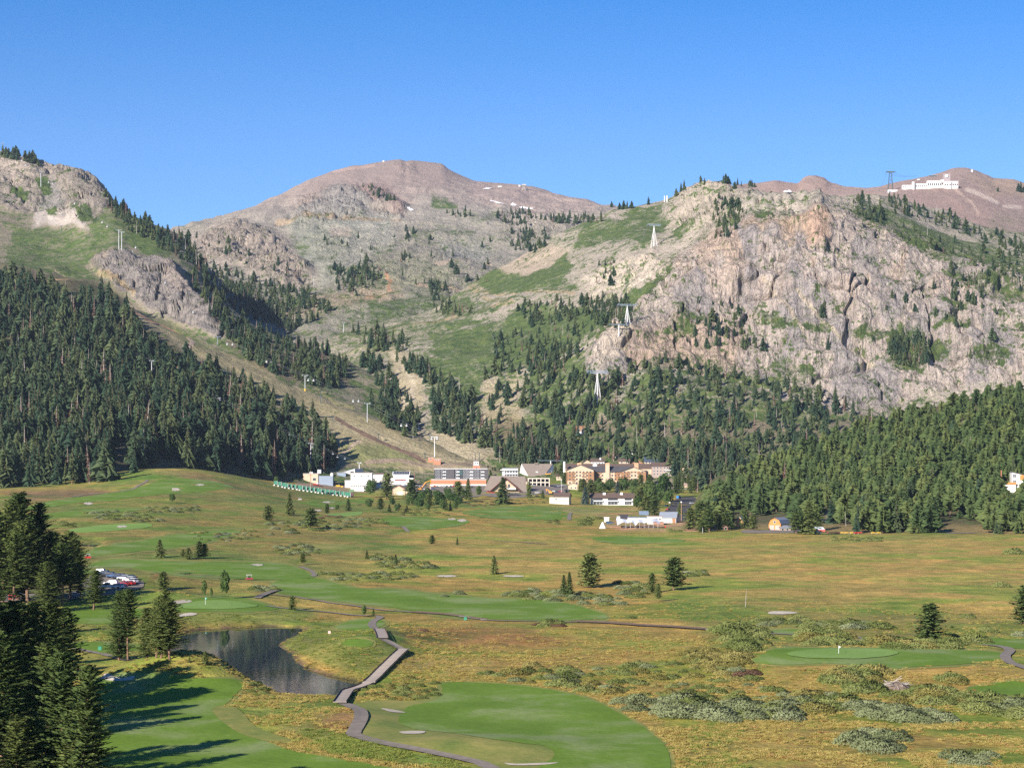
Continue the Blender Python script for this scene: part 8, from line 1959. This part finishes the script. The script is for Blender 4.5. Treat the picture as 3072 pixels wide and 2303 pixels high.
for k, (px, py, hp, lb, kw) in {
 'c1': (320, 1054, 34, 'highest of the grey chairlift towers rising from the slope wood', {}), 'c2': (456, 1128, 46, 'second grey chairlift tower down the slope wood', {}), 'c3': (652, 1256, 62, 'third grey chairlift tower down the slope wood', {}), 'c4': (931, 1392, 62, 'chairlift tower at the foot of the slope wood', {}), 'c5': (1078, 1424, 36, 'white chairlift tower beside the white lift building', {'mat': PALE, 'arm': 3}),
 'g1': (10, 468, 38, 'gondola tower on the left skyline', {}), 'g2': (125, 560, 44, 'slim gondola tower under the left summit', {}), 'g3': (358, 748, 58, 'left of the twin gondola towers on the rock knob', {'arm': 7}), 'g4': (366, 750, 54, 'right of the twin gondola towers on the rock knob', {'arm': 7}), 'g5': (654, 1034, 24, 'gondola tower at the end of the dirt track', {'arm': 7, 'mat': BLUEGREY}), 'g6': (744, 1072, 24, 'gondola tower below the dirt track', {}), 'g7': (917, 1172, 46, 'gondola tower with yellow pad on the upper run', {'base': YELLOW, 'arm': 6}), 'g8': (1103, 1266, 56, 'tall gondola tower in the middle of the run', {'arm': 6}), 'g9': (1305, 1370, 60, 'tall white gondola tower above the orange huts', {'arm': 6, 'mat': PALE}),
 'd1': (963, 1210, 38, 'dark lift tower left of the wide run', {'mat': DARKSTEEL}), 'd2': (1000, 1264, 16, 'short dark lift post on the dirt strip', {'mat': DARKSTEEL, 'arm': 2}), 'd3': (1134, 1322, 20, 'short dark lift post beside the dirt strip', {'mat': DARKSTEEL, 'arm': 2}), 'd4': (1274, 1374, 14, 'short dark post above the orange huts', {'mat': DARKSTEEL, 'arm': 2}), 'd5': (1492, 1078, 32, 'dark lift tower on the green brush slope', {'mat': DARKSTEEL}), 'd6': (1480, 1020, 20, 'small dark lift tower higher on the green brush slope', {'mat': DARKSTEEL}), 'd7': (1435, 930, 32, 'dark lift tower above the switchback track', {'mat': DARKSTEEL}), 'd8': (1375, 752, 24, 'dark lift tower on the pale central slopes', {'mat': DARKSTEEL}), 'd9': (1365, 720, 20, 'highest dark lift tower on the pale central slopes', {'mat': DARKSTEEL}), 'e1': (1032, 996, 28, 'grey lift tower below the pale scree', {}), 'e2': (940, 855, 24, 'pale lift tower in the brown burnt trees', {}), 'e3': (1512, 1142, 26, 'dark lift tower beside the tan clearing', {'mat': DARKSTEEL}), 'e4': (1612, 1316, 28, 'dark lift tower above the hotel', {'mat': DARKSTEEL}), 'e5': (1290, 1325, 20, 'dark tower in the trees right of the run', {'mat': DARKSTEEL}), 'e6': (1252, 1290, 20, 'lift tower behind the wood in the middle run', {}), 'e7': (34, 612, 22, 'thin dark tower on the left scree slope', {'mat': DARKSTEEL, 'arm': 2}), 'e8': (188, 700, 22, 'dark tower on the tongue of pale scree', {'mat': DARKSTEEL, 'arm': 2})}.items():
    T[k] = lift_tower(px, py, hp, lb, **kw)
def cable(name, label, ks, side=0.5, sag=.015, r=.07):
    """a rope hung through the tower tops"""
    P3 = []
    for k in ks:
        X, Y, Z, yaw, arm = T[k] if isinstance(k, str) else k
        P3.append((X+side*arm*math.cos(math.radians(yaw)), Y+side*arm*math.sin(math.radians(yaw)), Z+.5))
    P3 = np.array(P3); out = []
    for a, b in zip(P3[:-1], P3[1:]):
        d = np.linalg.norm(b-a)
        for t in np.linspace(0, 1, 13)[:-1]: out.append(a+(b-a)*t-np.array((0, 0, 4*sag*d*t*(1-t))))
    out.append(P3[-1]); out = np.array(out)
    o = add_obj(name, mk(name, tube_arrays(out-out[0], np.full(len(out), r), 4), M_CABLE), None, label=label, category='cable')
    o.location = out[0]
    return out
def cabin_mesh():
    return (mk('cabin_body', tube_arrays([(0, 0, -3.4), (0, 0, -3.2), (0, 0, -2.2), (0, 0, -1.35), (0, 0, -1.2)], [.7, 1.15, 1.25, 1.05, .6], 10), PALE), mk('cabin_windows', tube_arrays([(0, 0, -2.35), (0, 0, -1.55)], [1.27, 1.13], 10), glass()), mk('cabin_hanger', tube_arrays([(0, 0, -1.25), (0, 0, .05)], [.09, .09], 5), STEEL))
CB = cabin_mesh()
ga = cable('gondola_cable', 'uphill gondola rope running from the valley to the left skyline', ['g9', 'g8', 'g7', 'g6', 'g5', 'g4', 'g2', 'g1'], .5)
gb = cable('gondola_cable', 'downhill gondola rope running beside the uphill one', ['g9', 'g8', 'g7', 'g6', 'g5', 'g3', 'g2', 'g1'], -.5)
def pixel(p_): return CX+p_[0]*F/p_[1], YH-(p_[2]-HC)*F/p_[1]
for i, (px, which) in enumerate(((1371, ga), (1353, gb), (1220, ga), (1204, gb), (1076, ga), (1060, gb), (941, ga), (925, gb), (812, ga), (800, gb), (698, ga), (682, gb), (580, ga), (496, ga), (484, gb), (407, ga), (398, gb), (322, gb), (307, ga), (234, gb), (224, ga), (158, ga), (146, gb), (78, gb), (66, ga))):
    pp = np.array([pixel(p_) for p_ in which])
    t = np.interp(px, pp[::-1, 0], np.arange(len(pp))[::-1].astype(float))
    k = int(min(t, len(pp)-2)); f_ = t-k
    p3 = which[k]*(1-f_)+which[k+1]*f_
    o = thing('gondola_cabin', 'white gondola cabin, number %d counting up the rope from the orange huts' % (i+1), 'gondola', tuple(p3), 0, 'cabins of the gondola lift')
    part(o, 'body', CB[0], None); part(o, 'windows', CB[1], None); part(o, 'hanger', CB[2], None)
ca = cable('chairlift_cable', 'chairlift rope dropping through the slope wood to the workshops', ['c1', 'c2', 'c3', 'c4', 'c5'], .5, .01)
cb = cable('chairlift_cable', 'second chairlift rope beside the first in the slope wood', ['c1', 'c2', 'c3', 'c4', 'c5'], -.5, .01)
CH = (mk('chair_seat', join([bx(-.9, .9, -.3, .3, -2.6, -2.5), bx(-.9, .9, .25, .33, -2.5, -2.0)]), STEEL), mk('chair_hanger', tube_arrays([(0, .3, -2.1), (0, .05, -1.0), (0, 0, 0)], [.07, .07, .07], 5), STEEL))
for i, (t, wh) in enumerate(((.12, ca), (.2, cb), (.33, ca), (.45, cb), (.52, ca), (.62, cb), (.7, ca), (.78, cb), (.87, ca), (.905, cb), (.93, ca))):
    k = int(t*(len(wh)-1)); p3 = wh[k]
    o = thing('lift_chair', 'hanging chair number %d counting down the chairlift in the slope wood' % (i+1), 'lift chair', tuple(p3), 15, 'chairs of the chairlift')
    part(o, 'seat', CH[0], None); part(o, 'hanger', CH[1], None)

def mast(px, py, hpx, spread, label, cross=14.0, legs=True, only=None):
    X, Y, Z = (hit(px, py, only) or hit(px, py+8, only))[:3]; h = hpx*Y/F
    o = thing('lift_mast', label, 'lift mast', (X, Y, Z), 8, 'white masts of the double-rope lift')
    part(o, 'column', tube_arrays([(0, 0, -2), (0, 0, h*.92)], [.7, .45], 8), PALE)
    if legs:
        for a in (35, 145, 215, 325):
            part(o, 'stay', tube_arrays([(math.cos(math.radians(a))*spread, math.sin(math.radians(a))*spread, -3), (0, 0, h*.9)], [.24, .2], 6), PALE)
    c_ = part(o, 'crosshead', join([bx(-cross/2, cross/2, -.5, .5, h*.92, h*.945), bx(-cross/2, cross/2, -.5, .5, h*.985, h)]+[bx(-cross/2+i*cross/6-.2, -cross/2+i*cross/6+.2, -.4, .4, h*.945, h*.985) for i in range(7)]), BLUEGREY)
    for sx in (-1, 1): part(c_, 'sheave_train', bx(sx*cross/2-.6, sx*cross/2+.6, -3, 3, h*.95, h*.975), BLUEGREY)
    return (X, Y, Z+h, 8, cross)
Mm = [mast(1790, 1215, 104, 6, 'tallest white stayed mast on a rocky mound above the hotel', 22, only=['massif']), mast(1855, 1008, 36, 3, 'short white mast on the edge of the granite shoulder', 22, False, ['massif']), mast(1878, 972, 60, 4.5, 'white stayed mast rising behind the granite shoulder', 22, only=['massif']), mast(1963, 738, 66, 5.5, 'white stayed mast high on the pale ledges', 18, only=['massif']), mast(1651, 1402, 22, 2, 'white masthead of the lift station between lodge and hotel', 26, False, ['massif', 'valley'])]
cable('lift_cable', 'double-rope lift cable climbing the granite slope on one side', [Mm[4], Mm[0], Mm[1], Mm[2], Mm[3]], .5, .01, .09)
cable('lift_cable', 'double-rope lift cable climbing the granite slope on the other side', [Mm[4], Mm[0], Mm[1], Mm[2], Mm[3]], -.5, .01, .09)
# summit masts
for px, py, hp, lb in ((1990, 606, 18, 'left pale lift post on the green shoulder skyline'), (1997, 605, 18, 'right pale lift post on the green shoulder skyline')): pole(px, py, hp, PALE, lb, 'lift_post', 'post', .9, False)
X, Y, Z = (hit(2670, 574) or hit(2670, 590))[:3]; s = Y/F; h = 58*s
o = thing('tram_tower', 'dark lattice aerial tram tower on the summit ridge', 'tram tower', (X, Y, Z))
for sx in (-1, 1):
    for yy in (-2, 2):
        part(o, 'leg', tube_arrays([(sx*7*s*1.2, yy*1.6, -4), (sx*3*s, yy*.5, h)], [.55, .45], 5), DARKSTEEL)
for i in range(6):
    f0, f1 = i/6, (i+1)/6
    a = lambda f_: (7*1.2*(1-f_)+3*f_)*s
    part(o, 'brace', join([tube_arrays([(-a(f0), 0, h*f0), (a(f1), 0, h*f1)], [.28, .28], 4), tube_arrays([(a(f0), 0, h*f0), (-a(f1), 0, h*f1)], [.28, .28], 4)]), DARKSTEEL)
part(o, 'crosshead', bx(-11*s, 11*s, -1.5, 1.5, h-1, h+1.5), DARKSTEEL)
for sx in (-1, 1): part(o, 'saddle', tube_arrays([(sx*11*s-3, 0, h-1.5), (sx*11*s, 0, h+1.5), (sx*11*s+3, 0, h-1.5)], [.6, .9, .6], 5), DARKSTEEL)
for sx in (-1, 1):
    p0 = np.array((X+sx*10*s, Y, Z+h))
    h2 = hit(2480, 660)[:3]; h3 = (hit(2740, 545) or hit(2740, 560))[:3]
    for q_, lb in ((h2, 'tram rope sagging from the summit tower toward the cliff'), (h3, 'tram rope running from the summit tower to the lodge')):
        q3 = np.array(q_)+np.array((sx*8, 0, 14))
        pts_ = np.array([p0+(q3-p0)*t-np.array((0, 0, .10*np.linalg.norm(q3-p0)*t*(1-t))) for t in np.linspace(0, 1, 15)])
        o2 = add_obj('tram_cable', mk('tram_cable', tube_arrays(pts_-pts_[0], np.full(15, .22), 4), M_CABLE), None, label=('outer ' if sx > 0 else 'inner ')+lb, category='cable'); o2.location = pts_[0]
# summit lodge
def rear(px, py): return (hit(px, py, ['rear']) or hit(px, py+8, ['rear']))[:3]
X, Y, Z = rear(2790, 566); s = Y/F
o = thing('summit_lodge', 'long white summit lodge with round glazed tower on the red ridge', 'lodge', (X, Y, Z))
def sx_(p_): return (p_-2790)*s
for x0, x1, z0, z1, y0 in ((2707, 2740, -12, 10, 6), (2740, 2782, -10, 14, 4), (2780, 2822, -8, 22, 0), (2822, 2838, -8, 26, 2), (2828, 2850, -10, 18, -6), (2848, 2872, -10, 20, -2)):
    part(o, 'wall', bx(sx_(x0)+.1, sx_(x1)-.1, y0, y0+12, z0*s, z1*s), WHITE)
    n = max(2, int((x1-x0)/6))
    for i in range(n): part(o, 'window', bx(sx_(x0+(i+.5)*(x1-x0)/n)-1.3, sx_(x0+(i+.5)*(x1-x0)/n)+1.3, y0-.15, y0+.05, z1*s*.45, z1*s*.72), glass())
    part(o, 'roof', bx(sx_(x0)-.3, sx_(x1)+.3, y0-.8, y0+12.5, z1*s+.02, z1*s+1.2), PALE)
part(o, 'tower', bx(sx_(2829), sx_(2849), 1, 14, 15*s, 45*s), M('brown_grey_cladding', (.30, .25, .25))); part(o, 'tower_disc', tube_arrays([(sx_(2837), .7, 38*s), (sx_(2837), -.2, 38*s)], [6.2*s, 6.2*s], 16), WHITE); part(o, 'tower_disc_face', tube_arrays([(sx_(2837), -.2, 38*s), (sx_(2837), -.25, 38*s)], [5*s, .05], 16), PALE)
part(o, 'white_tower', tube_arrays([(sx_(2738), 0, -4), (sx_(2738), 0, 20*s)], [4.5*s, 4.5*s], 10), WHITE)
X, Y, Z = (hit(2670, 578, ['massif', 'rear']) or rear(2680, 575))[:3]; s = Y/F
o = thing('tram_dock', 'low white building with blue doors at the foot of the tram tower', 'building', (X+3, Y+6, Z)); part(o, 'wall', bx(-10*s, 18*s, 0, 8, -4, 8*s), WHITE); part(o, 'roof', bx(-11*s, 19*s, -.6, 8.6, 8*s, 9.5*s), PALE); part(o, 'door', bx(-8*s, 0, -.2, .05, 0, 6*s), BLUEGREY)
for px, py, w_, h_, lb in ((2757, 532, 8, 4, 'tiny white hut on the red summit ridge'), (2916, 516, 5, 8, 'white beacon on the right end of the red summit'), (1500, 561, 12, 4, 'low white hut on the far saddle'), (1556, 560, 5, 6, 'small white hut beside the far lift station'), (1150, 486, 5, 5, 'tiny white hut on the central summit'), (2800, 522, 20, 5, 'dark lift station on the red summit ridge')):
    h3 = hit(px, py) or hit(px, py+8) or hit(px, py+16)
    X, Y, Z = h3[:3]; s = Y/F
    o = thing('summit_hut', lb, 'hut', (X, Y, Z-1)); part(o, 'wall', bx(-w_/2*s, w_/2*s, 0, 6, -3, h_*s), DARKSTEEL if 'dark' in lb else WHITE); part(o, 'roof', bx(-w_/2*s-.5, w_/2*s+.5, -.5, 6.5, h_*s, h_*s+1), GREYROOF)
h3 = hit(1570, 572) or hit(1570, 580); X, Y, Z = h3[:3]; s = Y/F
o = thing('top_station', 'skeletal lift station on the far saddle', 'lift station', (X, Y, Z))
for sx in (-4, 4): part(o, 'leg', tube_arrays([(sx*s, 0, -4), (sx*.5*s, 0, 16*s)], [1.0, .8], 5), GREYWALL)
part(o, 'head', bx(-6*s, 6*s, -3, 3, 15*s, 19*s), GREYWALL)
h3 = hit(2160, 542) or hit(2160, 550); X, Y, Z = h3[:3]; s = Y/F
o = thing('knob_station', 'dark green open lift station on the granite knob skyline', 'lift station', (X, Y+4, Z)); part(o, 'roof', poly_mesh('roof', [(-16*s, 0, 2*s), (8*s, 0, 9*s), (8*s, 8, 9*s), (-16*s, 8, 2*s), (-16*s, 0, 4*s), (8*s, 0, 10.5*s), (8*s, 8, 10.5*s), (-16*s, 8, 4*s)], [(0, 3, 2, 1), (4, 5, 6, 7), (0, 1, 5, 4), (1, 2, 6, 5), (2, 3, 7, 6), (3, 0, 4, 7)], DARKSTEEL), None)
for sx in (-12, -2, 7): part(o, 'post', bx(sx*s-.4, sx*s+.4, 3, 4, -3, 4*s+.2*(sx+12)*s), DARKSTEEL)

# old snow
def snow(pts_, label):
    b = smooth_closed(pts_, 4); lo, hi = b.min(0), b.max(0)
    gx, gy = np.arange(lo[0]-2, hi[0]+3, 2.0), np.arange(hi[1]+2, lo[1]-3, -1.5)
    ids, co, fs = {}, [], []
    ok = {}
    for j, y in enumerate(gy):
        for i, x in enumerate(gx):
            if inpoly(np.array(x), np.array(y), [tuple(k) for k in b]):
                h_ = hit(x, y, ['central', 'rear', 'massif'])
                if h_: ids[(i, j)] = len(co); co.append((h_[0]+h_[4][0]*1.0, h_[1]-1.2, h_[2]+1.2))
    for (i, j), a in ids.items():
        if all(k in ids for k in ((i+1, j), (i+1, j+1), (i, j+1))): fs.append((a, ids[(i+1, j)], ids[(i+1, j+1)], ids[(i, j+1)]))
    if fs: add_obj('summer_snow', raw_mesh('summer_snow', co, faces=fs), M_SNOW, kind='stuff', label=label)
snow([(1464,602),(1480,603),(1512,612),(1514,615),(1488,611)], 'old snow strip under the far saddle'); snow([(1531,613),(1540,609),(1549,617),(1543,620),(1532,618)], 'round old snow patch under the far saddle'); snow([(1448,568),(1465,563),(1476,566),(1460,570)], 'small snow patch on the far saddle'); snow([(1218,620),(1230,624),(1245,632),(1228,634)], 'snow patch under the dark crag'); snow([(2346,578),(2370,572),(2380,580),(2360,581)], 'bright snow patch behind the granite ledges'); snow([(1560,620),(1600,626),(1590,630),(1560,626)], 'thin snow line above the far trees')

# ---------------------------------------------------------------- small golf things
def flag(px, py, hpx, col, label):
    X, Y, Z = vhit(px, py); h = hpx*Y/F
    o = thing('golf_flag', label, 'golf flag', (X, Y, Z+.2)); part(o, 'stick', tube_arrays([(0, 0, 0), (0, 0, h)], [.05, .04], 5), PALE)
    part(o, 'pennant', poly_mesh('pennant', [(0, 0, h), (.05, 0, h-.6), (.5, .05, h-.3)], [(0, 1, 2)], col), None)
flag(2514, 1962, 24, WHITE, 'white flag on the oval putting green'); flag(617, 1815, 22, M('teal_flag', (.1, .4, .4)), 'teal flag on the green at the head of the pond')
for px, py, col, lb in ((713, 2004, M('pink_panel', (.62, .40, .36)), 'small pinkish marker sign on the near pond bank'), (870, 2066, M('pink_panel', (.62, .40, .36)), 'small pinkish marker sign at the foot of the pond'), (990, 1906, M('pink_panel', (.62, .40, .36)), 'small pinkish marker sign beside the lower tee lawn')):
    X, Y, Z = vhit(px, py)
    o = thing('marker_sign', lb, 'sign', (X, Y, Z)); part(o, 'post', bx(-.05, .05, 0, .1, -.3, 1.0), TIMBER); part(o, 'panel', bx(-.3, .3, -.05, 0, .5, 1.15), col)
for px, py, col, lb in ((302, 1950, M('green_plastic', (.04, .22, .14)), 'green ball washer beside the path under the pond pines'), (1394, 1860, M('green_plastic', (.04, .22, .14)), 'green waste bin beside the dark boardwalk'), (2902, 1586, RED, 'red bin in the car lot at the pine wood edge'), (1998, 1582, RED, 'red and white feed bin at the edge of the sandy yard'), (2859, 1572, TEAL, 'pale teal storage box at the pine wood edge')):
    X, Y, Z = vhit(px, py); k = 2.2 if col is TEAL else .7
    o = thing('utility_box', lb, 'bin', (X, Y, Z+.1)); part(o, 'body', bx(-.55*k, .55*k, -.4*k, .4*k, 0, 1.05*k), col); part(o, 'lid', bx(-.6*k, .6*k, -.45*k, .45*k, 1.05*k, 1.15*k), col)
# beaver-like heap of sticks
X, Y, Z = vhit(2688, 2062)
o = thing('stick_heap', 'heap of bleached sticks among the willows below the oval green', 'stick heap', (X, Y, Z))
rr_ = np.random.default_rng(8)
part(o, 'mound', tube_arrays([(0, 0, -.3), (0, 0, .5), (0, 0, 1.0), (0, 0, 1.15)], [3.2, 2.2, 1.0, .1], 12), M('earth_mound', (.16, .12, .09), .95))
st = mk('heap_stick', tube_arrays([(-1.5, 0, 0), (1.5, .1, .05)], [.06, .04], 5), M_GREYWOOD)
for i in range(46):
    a, rad = rr_.random()*6.28, 2.6*math.sqrt(rr_.random())
    k_ = part(o, 'stick', st, None, (math.cos(a)*rad, math.sin(a)*rad, 1.15*(1-rad/3.4)+.1)); k_.rotation_euler = (rr_.normal()*.2, rr_.normal()*.35, rr_.random()*6.28); k_.scale = (.6+.7*rr_.random(),)*3
# haze of the valley air
def build_haze():
    m = bpy.data.materials.new('valley_haze'); m.use_nodes = True
    nt = m.node_tree; nt.nodes.clear()
    o = nt.nodes.new('ShaderNodeOutputMaterial'); v = nt.nodes.new('ShaderNodeVolumePrincipled')
    v.inputs['Color'].default_value = (0.62, 0.78, 1.0, 1); v.inputs['Density'].default_value = HAZE_D
    v.inputs['Anisotropy'].default_value = 0.0
    nt.links.new(v.outputs[0], o.inputs['Volume'])
    vq = box_vq(0, 2800, 520, 9000, 6900, 1100)
    b = add_obj('haze', mk('haze', vq, m), None, kind='stuff', label='thin blue haze of the valley air')
HAZE_D = 1.8e-5
build_haze()
